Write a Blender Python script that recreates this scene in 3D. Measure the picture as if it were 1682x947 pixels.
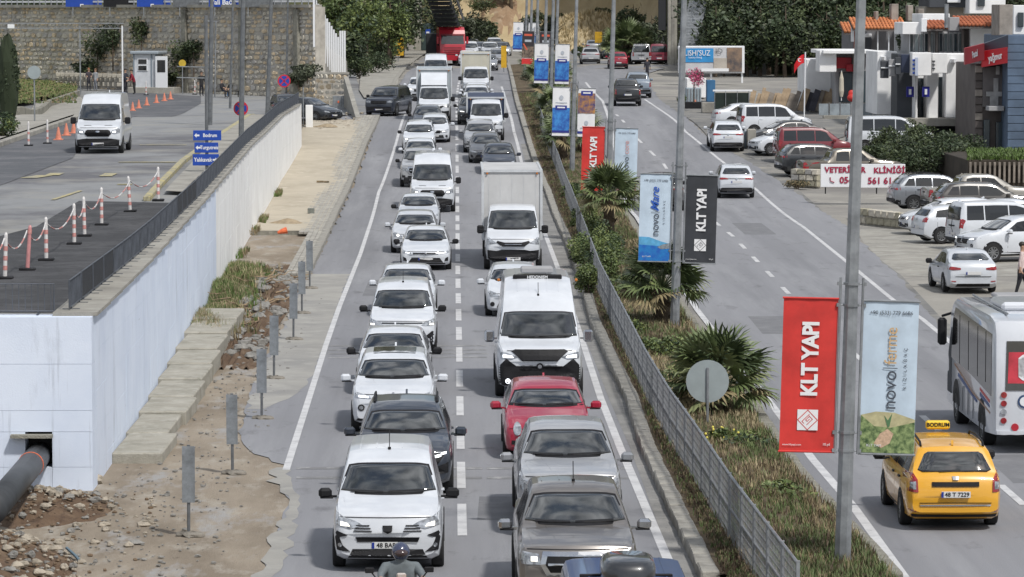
import bpy, bmesh, math, random
from math import radians as R, sin, cos, pi, atan, sqrt
from mathutils import Vector as V, Matrix
from mathutils.bvhtree import BVHTree
random.seed(7)
for o in list(bpy.data.objects): bpy.data.objects.remove(o)
S = bpy.context.scene
COL = S.collection
# ---------------- camera, world, sun, exposure ----------------
F = 6000.0; CX = 841.0; CY = 473.5; CAMH = 9.3
PITCH = atan(460.5/F); YAW = atan(94/F)
CAM = V((0, 0, CAMH))
FW = V((sin(YAW)*cos(PITCH), cos(YAW)*cos(PITCH), -sin(PITCH)))
RT = V((cos(YAW), -sin(YAW), 0)); UP = RT.cross(FW)
cd = bpy.data.cameras.new('camera'); cam = bpy.data.objects.new('camera', cd); COL.objects.link(cam)
cd.sensor_width = 36; cd.lens = F/1682*36; cd.clip_start = 0.5; cd.clip_end = 3000
cam.matrix_world = Matrix.Translation(CAM) @ Matrix((RT, UP, -FW)).transposed().to_4x4()
S.camera = cam
SUN_EL, SUN_AZ = R(52), R(146)          # azimuth from +y towards +x
w = bpy.data.worlds.new('World'); S.world = w; w.use_nodes = True
nt = w.node_tree; nt.nodes.clear()
sky = nt.nodes.new('ShaderNodeTexSky'); sky.sky_type = 'NISHITA'; sky.sun_disc = False
sky.sun_elevation = SUN_EL; sky.sun_rotation = SUN_AZ; sky.air_density = 1.2; sky.dust_density = 2.0
bg = nt.nodes.new('ShaderNodeBackground'); bg.inputs[1].default_value = 0.10
tc = nt.nodes.new('ShaderNodeTexCoord'); nz = nt.nodes.new('ShaderNodeTexNoise')
nz.inputs['Scale'].default_value = 6.5; nz.inputs['Detail'].default_value = 9; nz.inputs['Roughness'].default_value = .6
mp = nt.nodes.new('ShaderNodeMapping'); mp.inputs['Scale'].default_value = (1, 1, 2.2)
cr = nt.nodes.new('ShaderNodeValToRGB'); cr.color_ramp.elements[0].position = .40; cr.color_ramp.elements[1].position = .54
mx = nt.nodes.new('ShaderNodeMix'); mx.data_type = 'RGBA'
nz2 = nt.nodes.new('ShaderNodeTexNoise'); nz2.inputs['Scale'].default_value = 12; nz2.inputs['Detail'].default_value = 6
cr2 = nt.nodes.new('ShaderNodeValToRGB'); cr2.color_ramp.elements[0].color = (1.7, 1.9, 2.3, 1); cr2.color_ramp.elements[1].color = (12.5, 12.8, 13.2, 1)
cr2.color_ramp.elements[0].position = .35; cr2.color_ramp.elements[1].position = .68
out = nt.nodes.new('ShaderNodeOutputWorld')
Lk = nt.links.new
Lk(tc.outputs['Generated'], mp.inputs[0]); Lk(mp.outputs[0], nz.inputs[0]); Lk(mp.outputs[0], nz2.inputs[0])
Lk(nz.outputs[0], cr.inputs[0]); Lk(nz2.outputs[0], cr2.inputs[0])
Lk(cr.outputs[0], mx.inputs[0]); Lk(sky.outputs[0], mx.inputs[6]); Lk(cr2.outputs[0], mx.inputs[7])
Lk(mx.outputs[2], bg.inputs[0]); Lk(bg.outputs[0], out.inputs[0])
sl = bpy.data.lights.new('sun', 'SUN'); sl.energy = 3.0; sl.angle = R(4); sl.color = (1, .97, .92)
sun = bpy.data.objects.new('sun', sl); COL.objects.link(sun)
sd = V((sin(SUN_AZ)*cos(SUN_EL), cos(SUN_AZ)*cos(SUN_EL), sin(SUN_EL)))
sun.rotation_euler = sd.to_track_quat('Z', 'Y').to_euler()
S.view_settings.view_transform = 'Standard'; S.view_settings.look = 'None'
S.view_settings.exposure = 0.06; S.view_settings.gamma = 1
S.render.engine = 'CYCLES'
S.cycles.max_bounces = 5; S.cycles.transparent_max_bounces = 8

# ---------------- layout helpers: a point of the place from where it is seen ----------------
KN = [(-50, 0), (165, 0), (185, .4), (200, 1.1), (215, 2.0), (225, 2.4), (250, 2.7), (300, 3.3), (350, 3.9), (450, 5), (900, 9)]
def prof(y):
    def lin(y):
        for (a, za), (b, zb) in zip(KN, KN[1:]):
            if y <= b: return za+(zb-za)*(y-a)/(b-a)
        return KN[-1][1]
    return (lin(y-6)+lin(y)*2+lin(y+6))/4
def ray(px, py): return (FW+RT*((px-CX)/F)+UP*((CY-py)/F))
def gz(px, py, z):                      # point on the level z
    d = ray(px, py); t = (z-CAMH)/d.z; return CAM+d*t
def gp(px, py):                         # point on the road profile
    d = ray(px, py); t = 30.0; last = t
    while t < 900:
        p = CAM+d*t
        if p.z <= prof(p.y): break
        last = t; t += 2
    a, b = last, t
    for _ in range(20):
        m = (a+b)/2; p = CAM+d*m
        if p.z <= prof(p.y): b = m
        else: a = m
    return CAM+d*b
def at(px, py, y):                      # point at distance y
    d = ray(px, py); return CAM+d*(y/d.y)
# ---------------- materials ----------------
MT = {}
def mat(name, col=(.5, .5, .5), rough=.6, metal=0, coat=0, spec=.5, var=.0, scale=8, bump=0, bscale=60, emit=None, estr=0, col2=None, scale2=None):
    if name in MT: return MT[name]
    m = bpy.data.materials.new(name); m.use_nodes = True; n = m.node_tree; b = n.nodes['Principled BSDF']
    b.inputs['Base Color'].default_value = (*col, 1); b.inputs['Roughness'].default_value = rough; b.inputs['Metallic'].default_value = metal
    b.inputs['Coat Weight'].default_value = coat; b.inputs['Coat Roughness'].default_value = .04; b.inputs['Specular IOR Level'].default_value = spec
    t = n.nodes.new('ShaderNodeTexCoord')
    if var or col2:
        g = n.nodes.new('ShaderNodeTexNoise'); g.inputs['Scale'].default_value = scale; g.inputs['Detail'].default_value = 6; g.inputs['Roughness'].default_value = .62
        n.links.new(t.outputs['Object'], g.inputs[0]); r = n.nodes.new('ShaderNodeValToRGB')
        c2 = col2 if col2 else tuple(c*(1-var) for c in col); c1 = col if col2 else tuple(min(1, c*(1+var*.5)) for c in col)
        r.color_ramp.elements[0].color = (*c2, 1); r.color_ramp.elements[1].color = (*c1, 1)
        r.color_ramp.elements[0].position = .34; r.color_ramp.elements[1].position = .64
        n.links.new(g.outputs[0], r.inputs[0]); n.links.new(r.outputs[0], b.inputs['Base Color'])
    if bump:
        g = n.nodes.new('ShaderNodeTexNoise'); g.inputs['Scale'].default_value = bscale; g.inputs['Detail'].default_value = 4
        n.links.new(t.outputs['Object'], g.inputs[0]); u = n.nodes.new('ShaderNodeBump'); u.inputs['Strength'].default_value = bump; u.inputs['Distance'].default_value = .05
        n.links.new(g.outputs[0], u.inputs['Height']); n.links.new(u.outputs[0], b.inputs['Normal'])
    if emit: b.inputs['Emission Color'].default_value = (*emit, 1); b.inputs['Emission Strength'].default_value = estr
    MT[name] = m; return m
def mat_ground(name, cols, scales, rough=.9, bump=.4, stretch=(1, 1, 1), cracks=None):
    """layered noise: cols = [(colour, lo, hi)] mixed over the first"""
    if name in MT: return MT[name]
    m = bpy.data.materials.new(name); m.use_nodes = True; n = m.node_tree; b = n.nodes['Principled BSDF']
    b.inputs['Roughness'].default_value = rough; b.inputs['Specular IOR Level'].default_value = .3
    t = n.nodes.new('ShaderNodeTexCoord'); prev = None
    for i, ((c, lo, hi), sc) in enumerate(zip(cols, scales)):
        if i == 0:
            q = n.nodes.new('ShaderNodeRGB'); q.outputs[0].default_value = (*c, 1); prev = q.outputs[0]; continue
        mpg = n.nodes.new('ShaderNodeMapping'); n.links.new(t.outputs['Object'], mpg.inputs[0])
        mpg.inputs['Location'].default_value = (i*13.7, i*5.1, 0)
        st = sc[1] if isinstance(sc, tuple) else (1, 1, 1); mpg.inputs['Scale'].default_value = st
        g = n.nodes.new('ShaderNodeTexNoise'); g.inputs['Scale'].default_value = sc[0] if isinstance(sc, tuple) else sc
        g.inputs['Detail'].default_value = 8; g.inputs['Roughness'].default_value = .65
        n.links.new(mpg.outputs[0], g.inputs[0]); mr = n.nodes.new('ShaderNodeMapRange'); mr.inputs[1].default_value = lo; mr.inputs[2].default_value = hi
        n.links.new(g.outputs[0], mr.inputs[0]); x = n.nodes.new('ShaderNodeMix'); x.data_type = 'RGBA'
        n.links.new(mr.outputs[0], x.inputs[0]); n.links.new(prev, x.inputs[6]); x.inputs[7].default_value = (*c, 1); prev = x.outputs[2]
    if cracks:
        vo = n.nodes.new('ShaderNodeTexVoronoi'); vo.feature = 'DISTANCE_TO_EDGE'; vo.inputs['Scale'].default_value = cracks
        g = n.nodes.new('ShaderNodeTexNoise'); g.inputs['Scale'].default_value = 1.2; g.inputs['Detail'].default_value = 5
        n.links.new(t.outputs['Object'], g.inputs[0]); ad = n.nodes.new('ShaderNodeMixRGB'); ad.inputs[0].default_value = .35
        n.links.new(t.outputs['Object'], ad.inputs[1]); n.links.new(g.outputs['Color'], ad.inputs[2]); n.links.new(ad.outputs[0], vo.inputs[0])
        mr = n.nodes.new('ShaderNodeMapRange'); mr.inputs[1].default_value = 0; mr.inputs[2].default_value = .012; mr.inputs[3].default_value = .55; mr.inputs[4].default_value = 0
        n.links.new(vo.outputs[0], mr.inputs[0]); x = n.nodes.new('ShaderNodeMix'); x.data_type = 'RGBA'
        n.links.new(mr.outputs[0], x.inputs[0]); n.links.new(prev, x.inputs[6]); x.inputs[7].default_value = (.03, .03, .03, 1); prev = x.outputs[2]
    n.links.new(prev, b.inputs['Base Color'])
    g = n.nodes.new('ShaderNodeTexNoise'); g.inputs['Scale'].default_value = 35; g.inputs['Detail'].default_value = 5
    n.links.new(t.outputs['Object'], g.inputs[0]); u = n.nodes.new('ShaderNodeBump'); u.inputs['Strength'].default_value = bump; u.inputs['Distance'].default_value = .04
    n.links.new(g.outputs[0], u.inputs['Height']); n.links.new(u.outputs[0], b.inputs['Normal'])
    MT[name] = m; return m
# ---------------- object helpers ----------------
def tag(o, label=None, cat=None, group=None, kind=None):
    if label: o['label'] = label
    if cat: o['category'] = cat
    if group: o['group'] = group
    if kind: o['kind'] = kind
    return o
def empty(name, loc=(0, 0, 0), rz=0, label=None, cat=None, group=None):
    o = bpy.data.objects.new(name, None); COL.objects.link(o); o.empty_display_size = .3
    o.location = loc; o.rotation_euler = (0, 0, rz); return tag(o, label, cat, group)
def link(name, me, parent=None, m=None, loc=None, rot=None):
    o = bpy.data.objects.new(name, me); COL.objects.link(o)
    if m is not None and not me.materials: me.materials.append(m)
    if parent: o.parent = parent
    if loc is not None: o.location = loc
    if rot is not None: o.rotation_euler = rot
    return o
class MB:
    def __init__(s): s.v = []; s.f = []
    def add(s, vs, fs):
        k = len(s.v); s.v += [tuple(p) for p in vs]; s.f += [tuple(i+k for i in q) for q in fs]; return s
    def box(s, c, d, rz=0, rx=0, ry=0, taper=1):
        M = Matrix.Translation(V(c)) @ Matrix.Rotation(rz, 4, 'Z') @ Matrix.Rotation(ry, 4, 'Y') @ Matrix.Rotation(rx, 4, 'X')
        x, y, z = d[0]/2, d[1]/2, d[2]/2; t = taper
        P = [(-x, -y, -z), (x, -y, -z), (x, y, -z), (-x, y, -z), (-x*t, -y*t, z), (x*t, -y*t, z), (x*t, y*t, z), (-x*t, y*t, z)]
        return s.add([M @ V(p) for p in P], [(0, 3, 2, 1), (4, 5, 6, 7), (0, 1, 5, 4), (1, 2, 6, 5), (2, 3, 7, 6), (3, 0, 4, 7)])
    def bbox(s, c, d, b=.02, rz=0):      # box with all edges chamfered
        x, y, z = d[0]/2, d[1]/2, d[2]/2; M = Matrix.Translation(V(c)) @ Matrix.Rotation(rz, 4, 'Z')
        P = []; F_ = []; idx = {}
        for sx in (-1, 1):
            for sy in (-1, 1):
                for sz in (-1, 1):
                    for ax in range(3):
                        q = [sx*(x-(ax != 0)*b), sy*(y-(ax != 1)*b), sz*(z-(ax != 2)*b)]
                        idx[(sx, sy, sz, ax)] = len(P); P.append(M @ V(q))
        for ax in range(3):
            a1, a2 = [(1, 2), (0, 2), (0, 1)][ax]
            for sg in (-1, 1):
                L = []
                for u, v_ in ((-1, -1), (1, -1), (1, 1), (-1, 1)):
                    k = [0, 0, 0]; k[ax] = sg; k[a1] = u; k[a2] = v_; L.append(idx[(*k, ax)])
                F_.append(tuple(L))
        for a, b_ in ((0, 1), (0, 2), (1, 2)):
            c_ = 3-a-b_
            for u in (-1, 1):
                for v_ in (-1, 1):
                    L = []
                    for ax, w_ in ((a, -1), (a, 1), (b_, 1), (b_, -1)):
                        k = [0, 0, 0]; k[a] = u; k[b_] = v_; k[c_] = w_; L.append(idx[(*k, ax)])
                    F_.append(tuple(L))
        for sx in (-1, 1):
            for sy in (-1, 1):
                for sz in (-1, 1): F_.append(tuple(idx[(sx, sy, sz, ax)] for ax in range(3)))
        return s.add(P, F_)
    def tube(s, pts, r, n=8, cap=True):
        pts = [V(p) for p in pts]; rs = r if isinstance(r, (list, tuple)) else [r]*len(pts); vs = []; fs = []
        for i, p in enumerate(pts):
            d = (pts[min(i+1, len(pts)-1)]-pts[max(i-1, 0)]).normalized()
            a = d.orthogonal().normalized() if abs(d.z) < .9 else V((1, 0, 0))
            if abs(d.z) < .9: a = d.cross(V((0, 0, 1))).normalized()
            b = d.cross(a).normalized(); a = b.cross(d)
            for k in range(n):
                t = 2*pi*k/n+.3; vs.append(p+(a*cos(t)+b*sin(t))*rs[i])
        for i in range(len(pts)-1):
            for k in range(n): fs.append((i*n+k, i*n+(k+1) % n, (i+1)*n+(k+1) % n, (i+1)*n+k))
        if cap: fs += [tuple(range(n))[::-1], tuple(range((len(pts)-1)*n, len(pts)*n))]
        return s.add(vs, fs)
    def prism(s, poly, a, b, axis='z'):  # polygon extruded from a to b
        n = len(poly)
        def P(p, h):
            return {'z': (p[0], p[1], h), 'y': (p[0], h, p[1]), 'x': (h, p[0], p[1])}[axis]
        vs = [P(p, a) for p in poly]+[P(p, b) for p in poly]
        return s.add(vs, [tuple(range(n))[::-1], tuple(range(n, 2*n))]+[(i, (i+1) % n, n+(i+1) % n, n+i) for i in range(n)])
    def cyl(s, c, r, h, n=12, axis='z', r2=None):
        r2 = r if r2 is None else r2; d = {'z': V((0, 0, 1)), 'y': V((0, 1, 0)), 'x': V((1, 0, 0))}[axis]*h
        return s.tube([V(c)-d/2, V(c)+d/2], [r, r2], n)
    def ball(s, c, r, nu=10, nv=7, jit=0):
        vs = []; fs = []; r = V(r) if not isinstance(r, (int, float)) else V((r, r, r)); c = V(c)
        for j in range(nv+1):
            for i in range(nu):
                a = 2*pi*i/nu; b = pi*j/nv; q = 1+random.uniform(-jit, jit)
                vs.append(c+V((r.x*sin(b)*cos(a)*q, r.y*sin(b)*sin(a)*q, r.z*cos(b)*q)))
        for j in range(nv):
            for i in range(nu): fs.append((j*nu+i, (j+1)*nu+i, (j+1)*nu+(i+1) % nu, j*nu+(i+1) % nu))
        return s.add(vs, fs)
    def mesh(s, name, m=None, smooth=False, ang=None):
        me = bpy.data.meshes.new(name); me.from_pydata(s.v, [], s.f); me.validate(); me.update()
        bm = bmesh.new(); bm.from_mesh(me); bmesh.ops.remove_doubles(bm, verts=bm.verts, dist=.00005) if ang is not None else None
        bmesh.ops.recalc_face_normals(bm, faces=bm.faces); bm.to_mesh(me); bm.free()
        if smooth: me.polygons.foreach_set('use_smooth', [True]*len(me.polygons))
        if ang is not None: me.set_sharp_from_angle(angle=ang)
        if m: me.materials.append(m)
        return me
    def build(s, name, m, parent=None, smooth=False, ang=None, **k):
        o = link(name, s.mesh(name, m, smooth, ang), parent, **k); return o
def copy_tree(o, parent=None):
    c = o.copy(); COL.objects.link(c)
    if parent: c.parent = parent
    for ch in [x for x in KIDS.get(o.name, [])]: copy_tree(ch, c)
    return c
KIDS = {}
def index_kids(o):
    KIDS[o.name] = list(o.children)
    for c in o.children: index_kids(c)
def text_mesh(txt, size, m, align='CENTER', bold=0, depth=.002, space=1.0, shear=0):
    cu = bpy.data.curves.new('lettering', 'FONT'); cu.body = txt; cu.size = size; cu.align_x = align; cu.align_y = 'CENTER'
    cu.offset = bold; cu.extrude = depth; cu.space_character = space; cu.resolution_u = 3; cu.shear = shear
    o = bpy.data.objects.new('tmp', cu); COL.objects.link(o); dg = bpy.context.evaluated_depsgraph_get()
    me = bpy.data.meshes.new_from_object(o.evaluated_get(dg)); bpy.data.objects.remove(o); bpy.data.curves.remove(cu)
    me.materials.clear(); me.materials.append(m); me.name = 'lettering'; return me
# ---------------- vehicles ----------------
GLASS = mat('window_glass', (.02, .024, .026), .05, spec=1, coat=1, var=.5, scale=2.5)
GLASSF = mat('side_glass', (.012, .014, .016), .10, spec=.8)
BLACK = mat('black_plastic', (.012, .012, .014), .6, spec=.3, var=.4, scale=5)
TYRE = mat('tyre_rubber', (.016, .016, .017), .85)
RIM = mat('alloy_rim', (.32, .33, .34), .35, .8, var=.3, scale=30)
CHROME = mat('chrome_trim', (.55, .56, .58), .18, 1)
HLAMP = mat('headlamp_glass', (.35, .37, .40), .08, .25, coat=1, var=.75, scale=9)
HLIT = mat('lit_headlamp', (.9, .9, .85), .2, emit=(1, .93, .8), estr=1.6)
HLITW = mat('lit_led_headlamp', (.9, .9, .95), .2, emit=(.9, .95, 1), estr=2.4)
TAIL = mat('tail_lamp', (.28, .008, .012), .15, coat=1, var=.4, scale=10)
AMBER = mat('amber_lamp', (.5, .16, .02), .25)
PLATE = mat('plate_white', (.6, .6, .6), .4)
PBLUE = mat('plate_blue', (.01, .03, .25), .4)
INK = mat('ink_black', (.01, .01, .01), .6)
def paint(c, metal=0.0):
    k = 'paint_%02x%02x%02x_%d' % (*[int(min(1, x)*255) for x in c], int(metal*10))
    return mat(k, c, .32, metal, coat=.8, var=.07, scale=1.6)
WHITE = (.60, .625, .665); PEARL = (.52, .545, .585)
def interp(P, y):
    if y <= P[0][0]: return P[0][1]
    for (a, za), (b, zb) in zip(P, P[1:]):
        if y <= b: return za+(zb-za)*(y-a)/(b-a) if b > a else zb
    return P[-1][1]
def mirr(p): return [(-x, z) for x, z in p][::-1]
class Hull:
    """car body as a loft of cross sections, front at y=0"""
    def __init__(s, q):
        s.q = q; s.L = q['L']; s.W = q['W']
    def top(s, y): 
        h = s.q.get('sm', .03); P = s.q['top']; return (interp(P, y-h)+2*interp(P, y)+interp(P, y+h))/4
    def belt(s, y):
        b0, b1 = s.q['belt']; return min(s.top(y)-.035, b0+(b1-b0)*y/s.L)
    def w(s, y):
        P = s.q.get('plan') or [(0, .86), (.12, .955), (.5, .99), (1.2, 1), (s.L-1.1, 1), (s.L-.25, .965), (s.L, .88)]
        return interp(P, y)*s.W/2
    def gc(s, y):
        L = s.L; g = s.q.get('gc', .2); return g+max(0, .10-y*.4)+max(0, .16-(L-y)*.5)
    def half(s, y):
        zt = s.top(y); zb = s.belt(y); zo = min(s.gc(y), zb-.06); w = s.w(y); g = zt-zb; h = zb-zo
        tum = s.q.get('tum', .30); wt = max(.3*w, w*.93-tum*g); r = min(.07, g*.5)
        return [(0, zo), (w*.82, zo), (w*.95, zo+.04*h+.02), (w*.985, zo+.25*h), (w*1.0, zo+.5*h), (w*.995, zo+.72*h), (w*.985, zo+.86*h), (w*.955, zb),
                (w*.93-tum*g*.4, zb+g*.42), (wt+tum*g*.08, zb+g*.86), (wt-.03, zt-.012-.01*g), (wt-.12, zt+.004), (wt*.5, zt+.022), (0, zt+.03)]
    def hw(s, y, z):
        P = s.half(y)[4:]
        best = P[0][0]
        for (x0, z0), (x1, z1) in zip(P, P[1:]):
            if z0 <= z <= z1: return x0+(x1-x0)*(z-z0)/max(1e-4, z1-z0)
        return P[-3][0]
    def ys(s):
        L = s.L; b = set([0, .03, .07, .12, .2, .3, L-.3, L-.2, L-.12, L-.06, L-.02, L]+[round(p[0], 3) for p in s.q['top']])
        y = .45
        while y < L-.3: b.add(round(y, 3)); y += .2
        o = sorted(x for x in b if 0 <= x <= L); r = [o[0]]
        for x in o[1:]:
            if x-r[-1] > .018: r.append(x)
        return r
    def mb(s):
        m = MB(); n = None; kf = s.q.get('kf', .16); kr = s.q.get('kr', .08); ys = s.ys()
        for y in ys:
            h = s.half(y); P = h+[(-x, z) for x, z in h[1:-1]][::-1]; n = len(P)
            ff = max(0, 1-y/1.2)**2*kf; fr = max(0, 1-(s.L-y)/.9)**2*kr
            rk = s.q.get('rake', 0)
            for x, z in P:
                u = (x/(s.W/2))**2; m.v.append((x, y+ff*u-fr*u, z))
        for i in range(len(ys)-1):
            for k in range(n): m.f.append((i*n+k, (i+1)*n+k, (i+1)*n+(k+1) % n, i*n+(k+1) % n))
        m.f.append(tuple(range(n))); k = (len(ys)-1)*n; m.f.append(tuple(range(k, k+n))[::-1])
        return m
def bvh_of(m): return BVHTree.FromPolygons([V(p) for p in m.v], m.f)
def patch(poly, axis, bv, off=.006, ml=.14, skirt=.02):
    if axis in 'fb': ml = min(ml, .07); off = off+.011
    """shape drawn on one face of the body, laid on its surface with a rim"""
    bm = bmesh.new(); vs = [bm.verts.new((a, b, 0)) for a, b in poly]; bm.faces.new(vs)
    bmesh.ops.triangulate(bm, faces=bm.faces[:])
    for _ in range(5):
        ed = [e for e in bm.edges if e.calc_length() > ml]
        if not ed: break
        bmesh.ops.subdivide_edges(bm, edges=ed, cuts=1); bmesh.ops.triangulate(bm, faces=[f for f in bm.faces if len(f.verts) > 3])
    A = {'f': (lambda a, b: V((a, -9, b)), V((0, 1, 0))), 'b': (lambda a, b: V((a, 30, b)), V((0, -1, 0))), 't': (lambda a, b: V((a, b, 9)), V((0, 0, -1))),
         'r': (lambda a, b: V((9, a, b)), V((-1, 0, 0))), 'l': (lambda a, b: V((-9, a, b)), V((1, 0, 0)))}[axis]
    bnd = [(e.verts[0].index, e.verts[1].index) for e in bm.edges if len(e.link_faces) == 1] if (bm.verts.index_update() or True) else 0
    P = []; miss = []
    for i, v in enumerate(bm.verts):
        o = A[0](v.co.x, v.co.y); h = bv.ray_cast(o, A[1])
        if h[0] is None: miss.append(i); P.append(o)
        else: P.append(h[0]-A[1]*off)
    if miss:
        ok = [i for i in range(len(P)) if i not in miss]
        if not ok: bm.free(); return MB()
        co = [v.co.copy() for v in bm.verts]
        for i in miss:
            j = min(ok, key=lambda k: (co[k]-co[i]).length); dv = (P[j]-P[i]); P[i] = P[i]+A[1]*dv.dot(A[1])
    m = MB(); m.v = [tuple(p) for p in P]; m.f = [tuple(v.index for v in f.verts) for f in bm.faces]
    n = len(P); back = {}
    for a, b in bnd:
        for i in (a, b):
            if i not in back: back[i] = len(m.v); m.v.append(tuple(P[i]+A[1]*(skirt+off)))
        m.f.append((a, b, back[b], back[a]))
    bm.free(); return m
def grid_patch(bot, top, axis, bv, off=.012, nu=18, nv=9, bulge=.035, skirt=.02):
    """smooth pane between a lower and an upper curve drawn on the front or back"""
    def samp(P, t):
        k = t*(len(P)-1); i = min(len(P)-2, int(k)); f = k-i; return (P[i][0]+(P[i+1][0]-P[i][0])*f, P[i][1]+(P[i+1][1]-P[i][1])*f)
    D = V((0, 1, 0)) if axis == 'f' else V((0, -1, 0)); m = MB(); Y = []
    for j in range(nv+1):
        for i in range(nu+1):
            a, b = samp(bot, i/nu), samp(top, i/nu); v = j/nv; x, z = a[0]+(b[0]-a[0])*v, a[1]+(b[1]-a[1])*v
            h = bv.ray_cast(V((x, -9 if axis == 'f' else 30, z)), D); Y.append([x, h[0].y if h[0] else None, z])
    ok = [q for q in Y if q[1] is not None]
    for q in Y:
        if q[1] is None: q[1] = min(ok, key=lambda o: (o[0]-q[0])**2+(o[2]-q[2])**2)[1]
    for _ in range(2):
        Z = [q[1] for q in Y]
        for j in range(nv+1):
            for i in range(nu+1):
                nb = [Z[jj*(nu+1)+ii] for jj, ii in ((j, i-1), (j, i+1)) if 0 <= ii <= nu]; Y[j*(nu+1)+i][1] = (Z[j*(nu+1)+i]*2+sum(nb))/(2+len(nb)) if len(nb) == 2 else Z[j*(nu+1)+i]
    for j in range(nv+1):
        for i in range(nu+1):
            q = Y[j*(nu+1)+i]; bb = bulge*(1-(2*i/nu-1)**2)*(.4+.6*sin(pi*j/nv)); m.v.append((q[0], q[1]-D.y*(off+bb), q[2]))
    for j in range(nv):
        for i in range(nu): k = j*(nu+1)+i; m.f.append((k, k+1, k+nu+2, k+nu+1))
    ring = [i for i in range(nu+1)]+[j*(nu+1)+nu for j in range(1, nv+1)]+[nv*(nu+1)+i for i in range(nu-1, -1, -1)]+[j*(nu+1) for j in range(nv-1, 0, -1)]
    b0 = len(m.v); m.v += [(m.v[i][0], m.v[i][1]+D.y*(skirt+off+bulge), m.v[i][2]) for i in ring]; n = len(ring)
    m.f += [(ring[k], ring[(k+1) % n], b0+(k+1) % n, b0+k) for k in range(n)]
    return m
def join(*ms):
    r = MB()
    for m in ms: r.add(m.v, m.f)
    return r
def circ(c, r, n=12, ry=None): return [(c[0]+r*cos(2*pi*k/n), c[1]+(ry or r)*sin(2*pi*k/n)) for k in range(n)]
def rr(x0, z0, x1, z1, c=.03): return [(x0+c, z0), (x1-c, z0), (x1, z0+c), (x1, z1-c), (x1-c, z1), (x0+c, z1), (x0, z1-c), (x0, z0+c)]
T = {}
T['sedan'] = dict(L=4.6, W=1.8, H=1.45, gc=.19, top=[(0, .56), (.03, .66), (.14, .73), (.6, .86), (1.15, .97), (1.95, 1.38), (2.3, 1.44), (2.9, 1.45), (3.35, 1.40), (4.05, 1.10), (4.45, 1.05), (4.56, .9), (4.6, .62)],
   belt=(.84, 1.0), cowl=1.15, rf=1.95, rr=3.35, rb=4.02, ax=(.9, 3.58), wr=.32, split=[2.75], tum=.36, sw=(1.5, 3.75))
T['hatch'] = dict(L=4.1, W=1.76, H=1.46, gc=.18, top=[(0, .56), (.03, .68), (.14, .76), (.5, .88), (.95, 1.0), (1.65, 1.38), (2.0, 1.45), (3.0, 1.47), (3.6, 1.40), (3.95, 1.05), (4.06, .95), (4.1, .62)],
   belt=(.88, 1.02), cowl=.95, rf=1.65, rr=3.6, rb=3.93, ax=(.8, 3.35), wr=.31, split=[2.5], tum=.36, sw=(1.3, 3.6))
T['coupe'] = dict(T['hatch'], L=4.35, W=1.8, top=[(0, .52), (.03, .62), (.16, .72), (.6, .86), (1.2, .98), (1.95, 1.34), (2.4, 1.42), (3.1, 1.44), (3.8, 1.34), (4.2, 1.02), (4.31, .9), (4.35, .6)], cowl=1.2, rf=1.95, rr=3.8, rb=4.18, ax=(.9, 3.53), sw=(1.6, 3.8), split=[2.7])
T['suv'] = dict(L=4.45, W=1.85, H=1.65, gc=.24, top=[(0, .66), (.03, .80), (.12, .92), (.5, 1.03), (1.05, 1.11), (1.8, 1.53), (2.1, 1.61), (3.2, 1.64), (3.85, 1.58), (4.25, 1.18), (4.38, 1.06), (4.45, .7)],
   belt=(1.0, 1.12), cowl=1.05, rf=1.8, rr=3.85, rb=4.22, ax=(.86, 3.53), wr=.35, split=[2.65, 3.45], tum=.32, sw=(1.4, 4.0))
T['bigsuv'] = dict(T['suv'], L=4.8, W=1.95, H=1.85, top=[(0, .75), (.03, .95), (.1, 1.1), (.5, 1.16), (1.1, 1.22), (1.7, 1.72), (2.0, 1.80), (3.9, 1.83), (4.4, 1.76), (4.65, 1.3), (4.75, 1.1), (4.8, .7)],
   belt=(1.12, 1.2), cowl=1.1, rf=1.7, rr=4.4, rb=4.62, ax=(.9, 3.9), wr=.39, split=[2.7, 3.75], tum=.2, sw=(1.45, 4.45))
T['mpv'] = dict(T['suv'], L=4.4, W=1.83, H=1.84, gc=.2, top=[(0, .62), (.03, .78), (.1, .95), (.45, 1.06), (.92, 1.17), (1.6, 1.68), (1.95, 1.81), (2.6, 1.84), (4.15, 1.82), (4.3, 1.6), (4.37, 1.1), (4.4, .7)],
   belt=(1.05, 1.12), cowl=.92, rf=1.6, rr=4.15, rb=4.32, ax=(.87, 3.6), wr=.32, split=[2.35, 3.35], tum=.2, sw=(1.35, 4.1))
T['wagon'] = dict(T['suv'], L=4.49, W=1.733, H=1.55, gc=.2, top=[(0, .58), (.03, .7), (.14, .82), (.5, .92), (1.05, 1.0), (1.75, 1.43), (2.1, 1.5), (3.3, 1.53), (4.0, 1.47), (4.33, 1.02), (4.43, .95), (4.49, .6)],
   belt=(.92, 1.0), cowl=1.05, rf=1.75, rr=4.0, rb=4.31, ax=(.8, 3.43), wr=.31, split=[2.55, 3.4], tum=.32, sw=(1.35, 4.02))
T['van'] = dict(L=5.9, W=2.06, H=2.55, gc=.28, top=[(0, .8), (.03, 1.0), (.1, 1.16), (.5, 1.27), (.9, 1.38), (1.62, 2.14), (1.9, 2.33), (2.3, 2.50), (3.0, 2.55), (5.7, 2.53), (5.85, 2.3), (5.9, .8)],
   belt=(1.28, 1.3), cowl=.9, rf=1.62, rr=5.8, rb=5.86, ax=(.95, 4.4), wr=.35, split=[2.4], tum=.10, sw=(1.35, 2.35), plan=[(0, .86), (.12, .94), (.5, .985), (1.2, 1), (5.5, 1), (5.9, .95)], sm=.05)
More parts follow.
